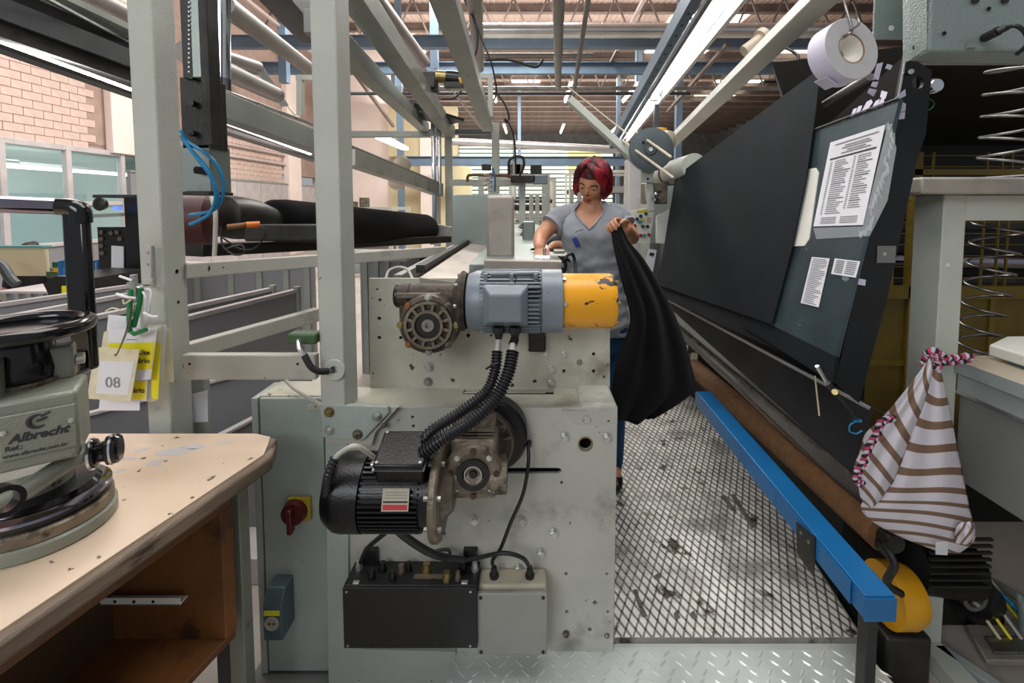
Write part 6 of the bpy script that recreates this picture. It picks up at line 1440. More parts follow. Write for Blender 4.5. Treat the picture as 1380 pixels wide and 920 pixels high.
# legs down to shoes
parts = [hb_]+ears+[tb, neck, limb([RS, RE, RW], [.048, .040, .026]), limb([LS, LE, LW], [.048, .040, .026])]
hipx = cxp+.03
for s in (-1, 1): parts.append(limb([V((hipx+s*.085, WD+.03, Z(455))), V((hipx+s*.09, WD+.0, WZ+.48)), V((hipx+s*.10, WD+.04, WZ+.09)), V((hipx+s*.10, WD-.05, WZ+.05))], [.085, .058, .042, .035]))
hr = hand(RW+V((0, -.0, -.005)), V((.18, -.75, -.55)), V((.1, .3, -1)), .75, .95, 1)
hl_ = hand(LW, V((-.62, -.35, .30)), V((-.2, -.9, -.5)), 1.15, .95, 1)
body = remesh(parts+hr+hl_, 'body', M['skin'], wo, .0042, base_, 2)
# eyes etc
for s in (-1, 1):
    ec_ = HF(s*.031, .0700, .003); e = B().sph(ec_, .0125, 14, 10).make('eye', M['eye_white'], wo, smooth=80)
    B().sph(HF(s*.031, .0780, -.0005), .0062, 12, 8).make('iris', M['iris'], e, smooth=80)
    B().tube(spline([HF(s*.046, .066, .004), HF(s*.031, .0825, .0075), HF(s*.016, .074, .004)]), lambda t: .0016+.0040*math.sin(PI*t), 8).make('eyelid', M['skin'], e)
    B().tube(spline([HF(s*.047, .067, .001), HF(s*.031, .0850, .0028), HF(s*.017, .076, .000)]), lambda t: .0013, 6).make('eyelash', M['brow'], e)
    B().tube(spline([HF(s*.050, .073, .020), HF(s*.034, .087, .026), HF(s*.015, .089, .021)]), lambda t: .0015+.0018*math.sin(PI*t), 6).make('eyebrow', M['brow'], wo)
B().tube(spline([HF(-.021, .083, -.057), HF(-.008, .0945, -.0535), HF(0, .0945, -.055), HF(.008, .0945, -.0535), HF(.021, .083, -.057)]), lambda t: .001+.0034*math.sin(PI*t), 8).tube(spline([HF(-.019, .083, -.059), HF(0, .0935, -.064), HF(.019, .083, -.059)]), lambda t: .001+.0042*math.sin(PI*t), 8).make('lips', M['lips'], wo, smooth=80)
for s in (-1, 1): B().sph(HF(s*.0065, .0915, -.031), (.003, .003, .002), 8, 6).make('nostril', M['brow'], wo)
# hair: shell plus locks
def hairshell(u, v):
    th = 2*PI*u; ph = PI*.66*v; z = math.cos(ph); r = math.sin(ph); x = r*math.sin(th); y = r*math.cos(th)
    fr__ = max(0, y); back = 1.0
    lim = 1.0
    X = x*.083; Y = y*.101-.006; Z_ = z*.122
    if y > .15 and v > .42:   # pull the fringe up to the hair line
        k = (v-.42)/.58*min(1, (y-.15)/.3); Z_ = Z_*(1-k)+.092*k; Y = Y*(1-k*.25); X *= 1-.1*k
    return HF(X, Y, Z_)
b = B(); b.grid(hairshell, 44, 22, closeu=True)
rh = random.Random(5)
def lock(side, t, length, out=0.0, w_=.014):
    # from parting near crown down the side/back ; t: angle around head (0 front .. PI back)
    part = HF(.018, .035-.10*(t/PI)*.8, .121)
    pts = [part]
    for k in (0.35, .65, 1.0):
        ph = k*PI*.56; X = side*math.sin(ph)*math.sin(t)*.092; Y = math.sin(ph)*math.cos(t)*.102; Z_ = math.cos(ph)*.124
        pts.append(HF(X, Y, Z_))
    Xe = side*math.sin(t)*(.088+out); Ye = math.cos(t)*.094*(.9)
    pts.append(HF(Xe, Ye, -.03-length*.5)); pts.append(HF(Xe*.92, Ye*.92, -.03-length))
    b.tube(spline(pts, 5), lambda s: w_*(.5+.9*math.sin(PI*min(1, s*.9+.12)))*(1 if s < .9 else .6), 8, flat=.45)
for i in range(15):
    t = .92+i*(PI-.92)/14; lock(1, t+rh.uniform(-.06, .06), .028+rh.uniform(-.02, .022), .006*rh.random()-.002, .0105); lock(-1, t+rh.uniform(-.06, .06), .022+rh.uniform(-.02, .022), .006*rh.random()-.002, .0105)
for k in range(5):   # fringe sweeping from the parting
    a = .25+.14*k
    pts = [HF(.02, .045, .116), HF(-.012-.008*k, .082-.003*k, .098), HF(-.048-.006*k, .080-.006*k, .066), HF(-.072-.003*k, .054-.009*k, .020), HF(-.078, .040-.012*k, -.022), HF(-.076, .034-.012*k, -.040-.006*k)]
    b.tube(spline(pts, 5), lambda s: .012*(.5+.8*math.sin(PI*min(1, s+.1))), 8, flat=.45)
    pts = [HF(.022, .040, .118), HF(.040+.004*k, .068-.004*k, .100), HF(.062+.003*k, .062-.008*k, .062), HF(.077, .045-.010*k, .018), HF(.084, .026-.01*k, -.03), HF(.078, .020-.01*k, -.066)]
    b.tube(spline(pts, 5), lambda s: .012*(.5+.8*math.sin(PI*min(1, s+.1))), 8, flat=.45)
ho = b.make('hair', M['hair_red'], wo, smooth=80)
sm = ho.modifiers.new('s', 'SOLIDIFY'); sm.thickness = .003
# shirt
def ztop(u):
    th = 2*PI*u; s = math.sin(th-yaw*0); c = math.cos(th)
    front = max(0, -s)
    w_ = max(0, 1-abs(c)/.62) if s < 0 else 0
    return Z(271.5)-(Z(271.5)-Z(307))*w_**1.1
nU, nV = 72, 46
def shirtf(u, v):
    z0 = Z(448); z = z0+(ztop(u)-z0)*v; q = torso(u, z, .008)
    wr_ = 1-v
    q += (q-V((cxp, WD, q.z))).normalized()*(.006*math.sin(z*95+math.sin(2*PI*u*2)*3+math.sin(2*PI*u*5))*max(0, min(1, (Z(322)-z)/.08))+.009*noise.noise(q*13)+.004*noise.noise(q*34))
    return q
b = B(); b.grid(shirtf, nU, nV, closeu=True)
sh_ = b.make('t_shirt', M['shirt'], wo, smooth=80); sh_.modifiers.new('s', 'SOLIDIFY').thickness = .003
for nm, (S_, E_) in {'r': (RS, RE), 'l': (LS, LE)}.items():
    d = (E_-S_); st_ = S_-V((math.copysign(.02, d.x), 0, -.012)); e_ = S_+d*(.52 if nm == 'r' else .50)
    B().tube(spline([S_-V((math.copysign(.045, d.x), 0, -.006)), S_+d*.05+V((0, 0, .0)), S_+d*.3, e_]), lambda t: .056+.006*t+.002*math.sin(t*14), 24).make('sleeve', M['shirt'], sh_, smooth=60)
cl_ = B()
pts = [torso(u, ztop(u), .012) for u in [k/60 for k in range(60)]]
B().tube(pts, .004, 6, closed=True).make('neckband', M['shirt'], sh_, smooth=80)
# badge and knot on the shirt
q = torso(.70, Z(322), .014); q = WP(776, 326, -.135)
B().obox(q, (.010, 0, .005), (0, .003, 0), (-.010, 0, .022)).make('blue_badge', mm('badge_blue', '#1c2a86', .4, 0, 0, 8, None, 0), sh_, bev=.003)
B().tube(spline([WP(775, 313, -.135), WP(779, 310, -.14), WP(786, 309, -.13)]), lambda t: .005*(1-.5*t), 8).make('shirt_knot', M['shirt'], sh_)
# earring / necklace hint : thin cord
B().tube(spline([torso(.62, Z(279), .004), torso(.66, Z(289), .004)], 4), .0018, 6).make('neck_cord', M['desk_top'], wo)
# jeans
jp = [limb([V((hipx+s*.075, WD+.03, Z(440))), V((hipx+s*.09, WD+.0, WZ+.48)), V((hipx+s*.10, WD+.04, WZ+.07))], [.105, .075, .06]) for s in (-1, 1)]
jt_ = B(); jt_.grid(lambda u, v: torso(u, Z(470)+(Z(436)-Z(470))*v, .006), 36, 10, closeu=True); jt_.f.append(tuple(range(36))[::-1]); jt_.f.append(tuple(9*36+k for k in range(36)))
remesh(jp+[jt_], 'jeans', M['jeans'], wo, .009, base_, 3)
for s in (-1, 1):
    x = hipx+s*.10; B().sph((x, WD-.02, WZ+.032), (.043, .115, .034), 18, 10).make('shoe', M['black'], wo, smooth=80)
# metal tool under her hand
cw = thing('metal_gripper', 'small chrome hand tool gripped on the bed by the woman', 'tool', WP(733, 350, -.3))
q = WP(734, 347, -.34)
B().cyl(q+V((-.04, 0, -.0)), q+V((.03, -.02, 0)), .012, n=16).cyl(q+V((.0, 0, .0)), q+V((.0, .0, .04)), .008, n=12).make('body', M['chrome'], cw)
for k in (-1, 1): B().ring(q+V((.02*k, -.01, -.012)), (1, 0, 0), .006, .016, .006, 20).make('ring', M['chrome'], cw)
# far worker behind her arm, and worker behind the left screen
def small_person(base, lab, shirt, hair, facing, arm=None, seat=.0):
    w_ = thing('person', lab, 'person', base); base = V(base); floor_ = base.z; base = base-V((0, 0, seat)); f = V(facing).normalized(); rt = f.cross(V((0, 0, 1)))
    LG = []; h0 = base+V((0, 0, 1.50)); hd, er, HF2 = make_head(h0, f, (0, 0, 1))
    ps = [hd]+er+[limb([base+V((0, 0, 1.25)), base+V((0, 0, 1.42))], [.05, .048])]
    tr_ = limb([base+V((0, 0, .85)), base+V((0, 0, 1.05)), base+V((0, 0, 1.24))], [.13, .12, .14]); ps.append(tr_)
    for s in (-1, 1):
        S_ = base+rt*.17*s+V((0, 0, 1.27)); E_ = S_+rt*.06*s+V((0, 0, -.26))+f*.04; Wp = E_+f*.24+V((0, 0, -.02))-rt*.05*s
        if arm and s == arm[0]: E_, Wp = V(arm[1]), V(arm[2])
        ps.append(limb([S_, E_, Wp], [.045, .036, .026])); ps += hand(Wp, (Wp-E_), (0, 0, -1), .6, .95, s)
        kz = .45 if not seat else .88; kf = .02 if not seat else .42; lg_ = [base+rt*.09*s+V((0, 0, .88)), base+rt*.09*s+V((0, 0, kz))+f*kf, V(((base+rt*.09*s+f*(kf if seat else 0)).x, (base+rt*.09*s+f*(kf if seat else 0)).y, floor_+.05))]; LG.append(lg_)
        ps.append(limb(lg_, [.09, .06, .045]))
    bo_ = remesh(ps, 'body', M['skin'], w_, .009, base, 2)
    sh = [limb([base+V((0, 0, .85)), base+V((0, 0, 1.05)), base+V((0, 0, 1.25))], [.145, .135, .155])]
    for s in (-1, 1):
        S_ = base+rt*.17*s+V((0, 0, 1.27)); E_ = S_+rt*.06*s+V((0, 0, -.26))
        if arm and s == arm[0]: E_ = V(arm[1])
        sh.append(limb([S_, S_.lerp(E_, .6)], [.058, .05]))
    remesh(sh, 'shirt', M[shirt], w_, .012, base, 2)
    remesh([limb([l[0], l[1], l[2]+V((0, 0, .03))], [.105, .075, .06]) for l in LG], 'trousers', M['jeans'], w_, .012, base, 2)
    for l in LG: B().sph(l[2]+f*.05-V((0, 0, .015)), (.05, .05, .035), 12, 8).make('shoe', M['black'], w_, smooth=80)
    b = B().sph(h0+V((0, 0, .03))-f*.02, (.09, .095, .10), 20, 14).sph(h0+V((0, 0, .09))-f*.09, (.045, .045, .045), 14, 10)
    b.make('hair', M[hair], w_, smooth=80); return w_
pbx = P(758, 320, 3.6)
small_person((pbx.x+.02, 3.9, 0), 'worker in dark clothes half hidden behind the woman\'s raised arm', 'dark_shirt', 'hair_dark', (-.5, -.8, 0), arm=(-1, P(752, 330, 3.7), P(742, 333, 3.6)))
pp2 = P(18, 330, 5.2)
small_person((pp2.x, 5.35, 0), 'dark-haired worker behind a beige screen at the far left', 'dark_shirt', 'hair_dark', (.3, -1, 0), seat=.42)
stl = thing('stool', 'plain dark stool under the worker behind the beige screen', 'stool', (pp2.x, 5.37, 0))
B().cyl((pp2.x, 5.40, .33), (pp2.x, 5.40, .365), .17, n=24).make('seat', M['rubber'], stl)
for k in range(4): B().cyl((pp2.x+.13*math.cos(k*PI/2+.7), 5.40+.13*math.sin(k*PI/2+.7), 0), (pp2.x+.10*math.cos(k*PI/2+.7), 5.40+.10*math.sin(k*PI/2+.7), .33), .012, n=8).make('leg', M['steel'], stl)
# ================================================================ LEFT BACKGROUND: BINS, ROLL, OVERHEAD GEAR
def bin_(x, y0, y1, ztop, lab, mt='bin_grey', tilt=0.0):
    t = thing('storage_bin', lab, 'bin', (x, (y0+y1)/2, 0), 'long grey sheet metal bins on the left')
    B().prism([V((x, y0, 0)), V((x+tilt, y1, 0)), V((x+tilt, y1, ztop)), V((x, y0, ztop))], (-.03, 0, 0)).make('long_side', M[mt], t, smooth=0)
    B().bar((x-.015, y0, ztop+.008), (x-.015+tilt, y1, ztop+.008), .05, .022).make('top_rail', M['bin_edge'], t, smooth=0)
    B().box(x+tilt-.03, x+tilt+.02, y1-.04, y1, 0, ztop+.03).make('corner_post', M['beam_grey'], t, smooth=0)
    for k in range(int((y1-y0)/.9)):
        B().box(x, x+.012, y0+.5+k*.9, y0+.53+k*.9, 0, ztop).make('rib', M['beam_grey'], t, smooth=0)
bins = [((252, 429), (403, 391), 'third bin rim from the right, ending near the central post'), ((252, 415), (370, 389), 'longest bin rim, behind the leaning frame rail'), ((0, 455), (190, 415), 'bin rim passing behind the black strap, lower of the left group'), ((0, 430), (180, 396), 'middle bin rim at the far left'), ((0, 411), (180, 385), 'upper bin rim at the far left')]
ZB = 1.02
for (a, b_, lab) in bins:
    p, q = PZ(a[0], a[1], ZB), PZ(b_[0], b_[1], ZB)
    t = thing('storage_bin', 'grey sheet metal bin: '+lab, 'bin', ((p.x+q.x)/2, (p.y+q.y)/2, 0), 'long grey sheet metal bins on the left')
    B().prism([V((p.x, p.y, 0)), V((q.x, q.y, 0)), V((q.x, q.y, ZB)), V((p.x, p.y, ZB))], (-.03, 0, 0)).make('long_side', M['bin_grey'], t, smooth=0)
    B().bar(p+V((-.015, 0, .0)), q+V((-.015, 0, .0)), .045, .025).make('top_rail', M['bin_edge'], t, smooth=0)
    B().box(q.x-.03, q.x+.01, q.y-.03, q.y+.01, 0, ZB+.03).make('corner_post', M['beam_grey'], t, bev=.003, smooth=0)
# near lower bin panels seen through the frame
for i, (a, b_, z) in enumerate((((110, 560), (420, 478), .80), ((290, 590), (425, 520), .62))):
    p, q = PZ(a[0], a[1], z), PZ(b_[0], b_[1], z)
    t = thing('storage_bin', 'grey sheet metal bin: '+('nearest rim just behind the left post' , 'low rim behind the electrical cabinet')[i], 'bin', ((p.x+q.x)/2, (p.y+q.y)/2, 0), 'long grey sheet metal bins on the left')
    B().prism([V((p.x, p.y, 0)), V((q.x, q.y, 0)), V((q.x, q.y, z)), V((p.x, p.y, z))], (-.03, 0, 0)).make('long_side', M['bin_grey'], t, smooth=0)
    B().bar(p, q, .03, .012).make('top_rail', M['bin_edge'], t, smooth=0)
# cross facing ribbed bin
Yb = 5.0
a, b_ = P(232, 378, Yb), P(422, 357, Yb)
t = thing('ribbed_bin', 'wide ribbed grey bin standing across behind the frame rail', 'bin', ((a.x+b_.x)/2, Yb, 0))
B().box(a.x-.8, b_.x, Yb, Yb+.05, 0, b_.z).make('front_panel', M['bin_grey'], t, smooth=0)
for px in (268, 313, 351, 387, 415): x = P(px, 380, Yb).x; B().box(x-.03, x+.03, Yb-.03, Yb, 0, b_.z).make('rib', M['beam_grey'], t, smooth=0)
B().box(a.x-.8, b_.x, Yb-.04, Yb+.06, b_.z, b_.z+.03).make('top_rail', M['bin_edge'], t, smooth=0)
for i, (px0_, px1_, py_, y, m) in enumerate(((485, 545, 352, 4.4, 'bin_grey'), (555, 600, 347, 5.2, 'bin_grey'), (0, 66, 395, 4.0, 'bin_grey'))):
    a, b_ = P(px0_, py_, y), P(px1_, py_, y)
    t = thing('storage_bin', 'grey sheet metal bin: '+('small bin seen right of the central post', 'small ribbed bin behind the steel slider', 'short end panel at the left picture edge')[i], 'bin', ((a.x+b_.x)/2, y, 0), 'long grey sheet metal bins on the left')
    B().box(a.x, b_.x, y, y+.6, 0, a.z).make('box', M[m], t, smooth=0)
    B().box(a.x-.02, b_.x+.02, y-.02, y+.62, a.z, a.z+.02).make('top_rail', M['bin_edge'], t, smooth=0)
    for k in range(4): x = a.x+(b_.x-a.x)*(k+.5)/4; B().box(x-.02, x+.02, y-.02, y, 0, a.z).make('rib', M['beam_grey'], t, smooth=0)
o = B().box(P(545, 345, 5).x, P(553, 345, 5).x, 5, 5.06, 0, P(545, 335, 5).z).make('yellow_post', M['yellow_plain']); tag(o, 'slim yellow post near the small grey bins', 'post')
o = B().cyl(P(560, 348, 5.1), P(592, 344, 5.3), .05, n=14).make('maroon_roll', M['maroon']); tag(o, 'small dark red fabric roll on the far grey bin', 'roll')
# beige screen, dark cart, crates at far left
a, b_ = P(0, 372, 4.6), P(60, 331, 4.6)
o = B().box(a.x-.3, b_.x, 4.6, 4.64, a.z, b_.z).make('beige_screen', M['wall_cream'], bev=.01); tag(o, 'beige screen box at the left edge hiding a worker', 'screen')
W[o.name] = o.location.copy(); B().box(a.x-.3, b_.x+.01, 4.58, 4.66, b_.z-.02, b_.z+.0).make('top_strip', M['office_low'], o, smooth=0)
tg = thing('panel_rack', 'dark rack with a smudged board and white notice left of the near post', 'rack', P(160, 370, 4.2))
a, b_ = P(131, 380, 4.2), P(186, 262, 4.2)
B().box(P(168, 300, 4.2).x, b_.x, 4.2, 4.6, 0, b_.z).make('upright', M['black'], tg, bev=.005)
B().box(a.x, b_.x, 4.2, 4.5, b_.z-.03, b_.z).make('top', M['beam_dark'], tg, bev=.005)
B().box(a.x+.01, P(168, 300, 4.2).x, 4.22, 4.25, a.z, P(150, 306, 4.2).z).make('board', M['blackbox'], tg, smooth=0)
B().prism([P(150, 331, 4.2), P(166, 332, 4.2), P(166, 365, 4.2), P(150, 363, 4.2)], (0, .01, 0)).make('notice', M['paper'], tg, smooth=0)
for k, (px, py) in enumerate(((137, 313), (137, 322), (137, 331), (138, 341), (150, 314), (158, 313), (162, 322))): q = P(px, py, 4.21); B().cyl(q, q-V((0, .01, 0)), .02, n=12).make('dial', M['cast_light'], tg)
B().lathe(P(139, 275, 4.15), (0, -1, 0), [(.05, 0), (.06, .04), (.03, .06)], 16).make('speaker', M['steel_dark'], tg); B().box(P(152, 284, 4.1).x, P(158, 284, 4.1).x, 4.1, 4.15, P(155, 283, 4.1).z, P(155, 278, 4.1).z).make('blue_lamp', mm('blue_lamp', (.1, .2, 1, 1), emit=1.5, var=0, bump=0), tg)
B().bar(P(125, 291, 4.1), P(165, 289, 4.1), .05, .03).make('shelf', M['beam_grey'], tg, smooth=0)
ct = thing('black_crate', 'black slanted crate with yellow sticker on the bins at left', 'crate', P(85, 390, 3.6))
B().prism([P(58, 382, 3.6), P(75, 372, 3.6), P(130, 374, 3.6), P(135, 396, 3.6), P(66, 398, 3.6)], (0, .5, 0)).make('crate', M['black'], ct, smooth=0); B().prism([P(83, 385, 3.59), P(91, 385, 3.59), P(91, 395, 3.59), P(83, 395, 3.59)], (0, .005, 0)).make('yellow_sticker', M['tag_yellow'], ct, smooth=0)
o = B().box(P(130, 375, 4).x, P(186, 375, 4).x, 3.9, 4.4, P(150, 392, 4).z, P(150, 374, 4).z).make('pallet', M['wood_pallet'], smooth=0); tag(o, 'brown wooden pallet lying beneath the dark rack', 'pallet')
bf = thing('blue_frame', 'bright blue tubular frame behind the black strap', 'frame', P(85, 365, 4.4))
for px in (85, 128): B().tube([P(px-3, 385, 4.4), P(px-3, 352, 4.4), P(px+5, 350, 4.4), P(px+5, 385, 4.4)], .02, 8).make('tube', M['blue_paint'], bf)
for i, (px, py, m) in enumerate(((78, 357, 'btn_green'), (80, 364, 'yellow_plain'), (70, 370, 'green_dark'))):
    q = P(px, py, 4.5); o = B().box(q.x-.06, q.x+.06, 4.5, 4.6, q.z-.03, q.z+.03).make('small_carton', M[m], bev=.005); tag(o, ('green', 'yellow', 'olive')[i]+' small carton near the blue frame', 'carton')
ra2 = thing('dark_pipe', 'dark curved pipe sticking out at the left picture edge', 'pipe', P(10, 370, 4.2)); B().tube(spline([P(-20, 345, 4.2), P(2, 358, 4.2), P(14, 375, 4.2), P(22, 383, 4.2)]), .04, 10).make('pipe', M['beam_dark'], ra2)
# ---- black fabric roll, carrier, actuator
rl_ = thing('fabric_roll', 'long black fabric roll on a carriage behind the central post', 'roll', P(470, 300, 3.2))
r0, r1 = P(368, 297, 2.75), P(577, 309, 5.0)
dd = (r1-r0).normalized()
B().lathe(r0, dd, [(.05, -.05), (.10, -.03), (.125, .0), (.135, .1), (.158, (r1-r0).length-.12), (.135, (r1-r0).length-.03), (.05, (r1-r0).length)], 36).make('cloth_roll', M['black_cloth'], rl_, smooth=60)
B().bar(P(250, 338, 2.45)+V((0, .05, 0)), P(600, 322, 5.0), .16, .07).make('carriage_tray', M['steel_dark'], rl_, bev=.005)
B().prism([P(578, 300, 4.9), P(608, 306, 4.9), P(600, 326, 4.9), P(580, 330, 4.9)], (0, .05, 0)).make('end_plate', M['steel'], rl_, smooth=0)
an = thing('tension_cone', 'dark metal cone and drum carrying the near end of the black roll', 'machine part', P(320, 300, 2.5))
cd = (P(368, 298, 2.75)-P(290, 290, 2.35)).normalized()
B().lathe(P(296, 291, 2.35), cd, [(.06, 0), (.105, .02), (.115, .10), (.11, .22), (.08, .36), (.055, .42)], 32).make('cone', M['steel_dark'], an)
B().lathe(P(274, 296, 2.2), V((1, .3, 0)), [(.06, -.1), (.12, -.08), (.12, .03), (.09, .05)], 28).make('red_drum', M['maroon'], an)
B().cyl(P(306, 306, 2.0), P(332, 303, 2.05), .012, n=12).make('sensor_rod', M['rust'], an); B().cyl(P(332, 303, 2.05), P(350, 302, 2.08), .014, n=12).make('orange_tip', M['orange'], an)
B().box(P(292, 330, 2.1).x, P(440, 330, 2.1).x, 2.3, 2.36, P(300, 330, 2.1).z, P(300, 305, 2.1).z).make('support_arm', M['steel_dark'], an, bev=.01)
B().tube(spline([P(350, 303, 2.08), P(358, 315, 2.08), P(345, 333, 2.08), P(325, 336, 2.05), P(300, 320, 2.02)]), .004, 7).make('sensor_lead', M['cable_black'], an)
B().tube(spline([P(298, 305, 2.02), P(300, 330, 2.02), P(315, 343, 2.02), P(330, 340, 2.02), P(325, 330, 2.02), P(305, 335, 2.0)]), .004, 7).make('sensor_lead', M['cable_black'], an)
B().tube(spline([P(284, 262, 1.98), P(290, 285, 1.95), P(290, 320, 1.95), P(289, 345, 1.95)]), .009, 8).make('grey_conduit', M['cable_white'], an)
# lift column next to left post
lc = thing('lift_column', 'dark vertical lift column with toothed rack and steel guides beside the left post', 'machine part', P(262, 260, 1.75))
def vbox(px0_, px1_, py0, py1, y, dep, m, nm, par, bev=.002): 
    a, c = P(px0_, py1, y), P(px1_, py0, y); x0_ = P(px0_, (py0+py1)/2, y).x; x1_ = P(px1_, (py0+py1)/2, y).x
    return B().box(x0_, x1_, y, y+dep, a.z, c.z).make(nm, M[m], par, bev=bev, smooth=0)
vbox(243, 256, -60, 105, 1.72, .08, 'black', 'rack_housing', lc)
vbox(256, 270, -60, 104, 1.70, .05, 'stainless', 'guide_strip', lc)
vbox(269, 281, -60, 195, 1.68, .06, 'steel_dark', 'guide_rail', lc)
vbox(244, 282, 104, 200, 1.74, .10, 'steel_dark', 'slide_block', lc)
vbox(244, 283, 195, 258, 1.74, .12, 'stainless', 'lower_block', lc)
vbox(245, 282, 258, 263, 1.72, .14, 'steel_dark', 'foot_plate', lc)
for k in range(16): q = P(256, 4+k*6.2, 1.70); B().cyl(q, q-V((0, .006, 0)), .0035, n=8).make('rack_tooth', M['zinc'], lc)
for py in (104, 140, 180): q = P(262, py, 1.73); B().cyl(q, q-V((0, .02, 0)), .012, n=10).make('bolt', M['black'], lc)
B().tube([P(264, 229, 1.72), P(280, 231, 1.72)], .014, 10).make('slot', M['hole'], lc)
o = B().cyl(P(300, -60, 2.0), P(300, 120, 2.0), .030, n=24).make('cylinder_rod', M['chrome']); tag(o, 'shiny vertical cylinder beside the dark lift column', 'cylinder')
W[o.name] = o.location.copy(); B().cyl(P(300, 106, 2.0), P(300, 122, 2.0), .032, n=24).make('end_collar', M['chrome_dark'], o)
bh = thing('air_hose', 'pair of looped blue air hoses hanging beside the left post', 'hose', P(290, 240, 1.7))
for pts in ([(244, 175), (252, 190), (275, 205), (292, 222), (301, 245), (298, 270), (285, 284), (256, 290)], [(245, 182), (256, 200), (278, 225), (290, 250), (293, 272), (280, 290), (262, 300), (256, 302)], [(246, 187), (262, 208), (284, 238), (291, 262), (284, 286), (270, 296)]):
    B().tube(spline([P(a, c, 1.68+.01*i) for i, (a, c) in enumerate(pts)], 8), .0065, 8).make('hose', M['blue_hose'], bh, smooth=60)
# ---- overhead beams
def big(name, lab, segs, cat='beam'):
    t = thing(name, lab, cat, P(*segs[0][0], segs[0][1]))
    for (a, ya, c, yc, w_, h, m, nm) in segs: barp(nm, a, ya, c, yc, w_, h, m, parent=t)
    return t
ub = thing('overhead_conveyor', 'dark overhead conveyor beam crossing the upper left corner with a light tube', 'beam', P(90, 60, 3.6))
def Zl(a, y): return P(a[0], a[1], y)
for (a, c, w_, h, m, nm) in (((-40, 30), (183, 108), .25, .14, 'steel_dark', 'lower_channel'), ((-40, 5), (186, 90), .3, .16, 'beam_dark', 'roller_bed'), ((-40, -25), (190, 70), .12, .10, 'blackbox', 'dark_channel'), ((20, -25), (190, 66), .03, .02, 'stainless', 'bright_strip'), ((-40, -70), (190, 42), .3, .22, 'beam_grey', 'upper_beam')):
    p, q = P(a[0], a[1], 3.3), P(c[0], c[1], 4.5); B().bar(p, q, w_, h).make(nm, M[m], ub, smooth=0)
p, q = P(-40, 41, 3.3), P(186, 124, 4.4); B().cyl(p, q, .014, n=12).make('light_tube', M['tube'], ub)
p, q = P(-40, 50, 3.25), P(186, 130, 4.35); B().bar(p-V((0, 0, .01)), q-V((0, 0, .01)), .12, .03).make('lamp_tray', M['steel_dark'], ub, smooth=0)
u2 = thing('conveyor_rail', 'dark lower conveyor rail with pink light tube between the two near posts', 'beam', P(350, 180, 4))
p, q = P(283, 160, 3.6), P(425, 205, 5.4); B().bar(p, q, .16, .10).make('rail', M['beam_dark'], u2, smooth=0)
p, q = P(308, 166, 3.5), P(418, 207, 5.0); B().cyl(p, q, .016, n=12).make('light_tube', M['tube_pink'], u2)
p, q = P(283, 170, 3.5), P(425, 216, 5.2); B().bar(p, q, .1, .03).make('tray', M['beam_dark'], u2, smooth=0)
o = barp('overhead_beam', (283, 118), 2.7, (430, 172), 4.2, .05, .03, 'steel', 'narrow steel strip on top of the heavy lower beam left of the post')
ob = [((600-20, -60), 1.85, (657, 172), 5.4, .12, .09, 'beam_grey', 'right overhead square beam running back to the far right post'),
      ((470, -20), 2.3, (606, 178), 5.6, .13, .13, 'beam_grey', 'middle overhead square beam right of the central post'),
      ((425, 28), 2.2, (572, 172), 5.6, .11, .11, 'beam_grey', 'left overhead square beam emerging behind the central post'),
      ((360, -35), 2.1, (424, 40), 2.7, .15, .16, 'beam_dark', 'heavy dark beam crossing above between the two near posts')]
for a, ya, c, yc, w_, h, m, lab in ob: barp('overhead_beam', a, ya, c, yc, w_, h, m, lab)
for px0_, px1_, py0, y, lab in ((600, 609, 182, 5.6, 'slim post under the middle overhead beam'), (663, 673, 165, 5.45, 'slim post under the right overhead beam'), (584, 592, 260, 5.5, 'short pale post below the chrome column')):
    x0_, x1_ = P(px0_, 275, y).x, P(px1_, 275, y).x; o = B().box(x0_, x1_, y, y+.08, 0, P(px0_, py0, y).z).make('frame_post', M['paint_post' if px0_ != 584 else 'white_frame'], bev=.004, smooth=0); tag(o, lab, 'post')
x = P(588, 200, 5.3).x; o = B().cyl((x-.03, 5.3, P(588, 300, 5.3).z), (x-.03, 5.3, P(588, 180, 5.3).z), .028, n=16).cyl((x+.035, 5.3, P(588, 262, 5.3).z), (x+.035, 5.3, P(588, 180, 5.3).z), .022, n=16).make('chrome_column', M['chrome']); tag(o, 'twin chrome guide rods standing left of the slim far post', 'column')
W[o.name] = o.location.copy(); B().cyl((x, 5.3, P(588, 184, 5.3).z), (x, 5.3, P(588, 160, 5.3).z), .06, n=20).make('sleeve', M['stainless'], o)
pf = [((478, 182), 5.5, (570, 180), 5.5), ((470, 187), 5.6, (570, 186), 5.6)]
o = barp('cross_bar', (470, 181), 5.6, (612, 181), 5.6, .10, .07, 'beam_grey', 'cross bar joining the overhead beams at their far end')
o = barp('cross_bar', (575, 178), 5.7, (660, 178), 5.7, .10, .06, 'beam_dark', 'dark cross bar between the two far slim posts')
pl_ = thing('mounting_platform', 'dark mounting plate carrying the small overhead motor', 'platform', P(560, 150, 5))
B().bar(P(545, 145, 4.8), P(612, 165, 5.2), .4, .03).make('plate', M['steel_dark'], pl_, smooth=0); B().box(P(558, 150, 4.9).x, P(585, 150, 4.9).x, 4.9, 5.1, P(570, 140, 4.9).z, P(570, 122, 4.9).z).make('housing', M['steel_dark'], pl_, bev=.01)
m2 = thing('overhead_motor', 'small dark motor with gold end and yellow cap mounted among the overhead beams', 'motor', P(605, 105, 4.0))
y = 4.1
B().cyl(P(602, 105, y), P(622, 107, y), .065, n=24).make('body', M['motor_black'], m2); B().cyl(P(588, 103, y), P(602, 104, y), .052, n=20).make('gold_end', M['brass'], m2); B().cyl(P(620, 110, y), P(646, 104, y), .068, n=24).make('yellow_cap', M['yellow_plain'], m2)
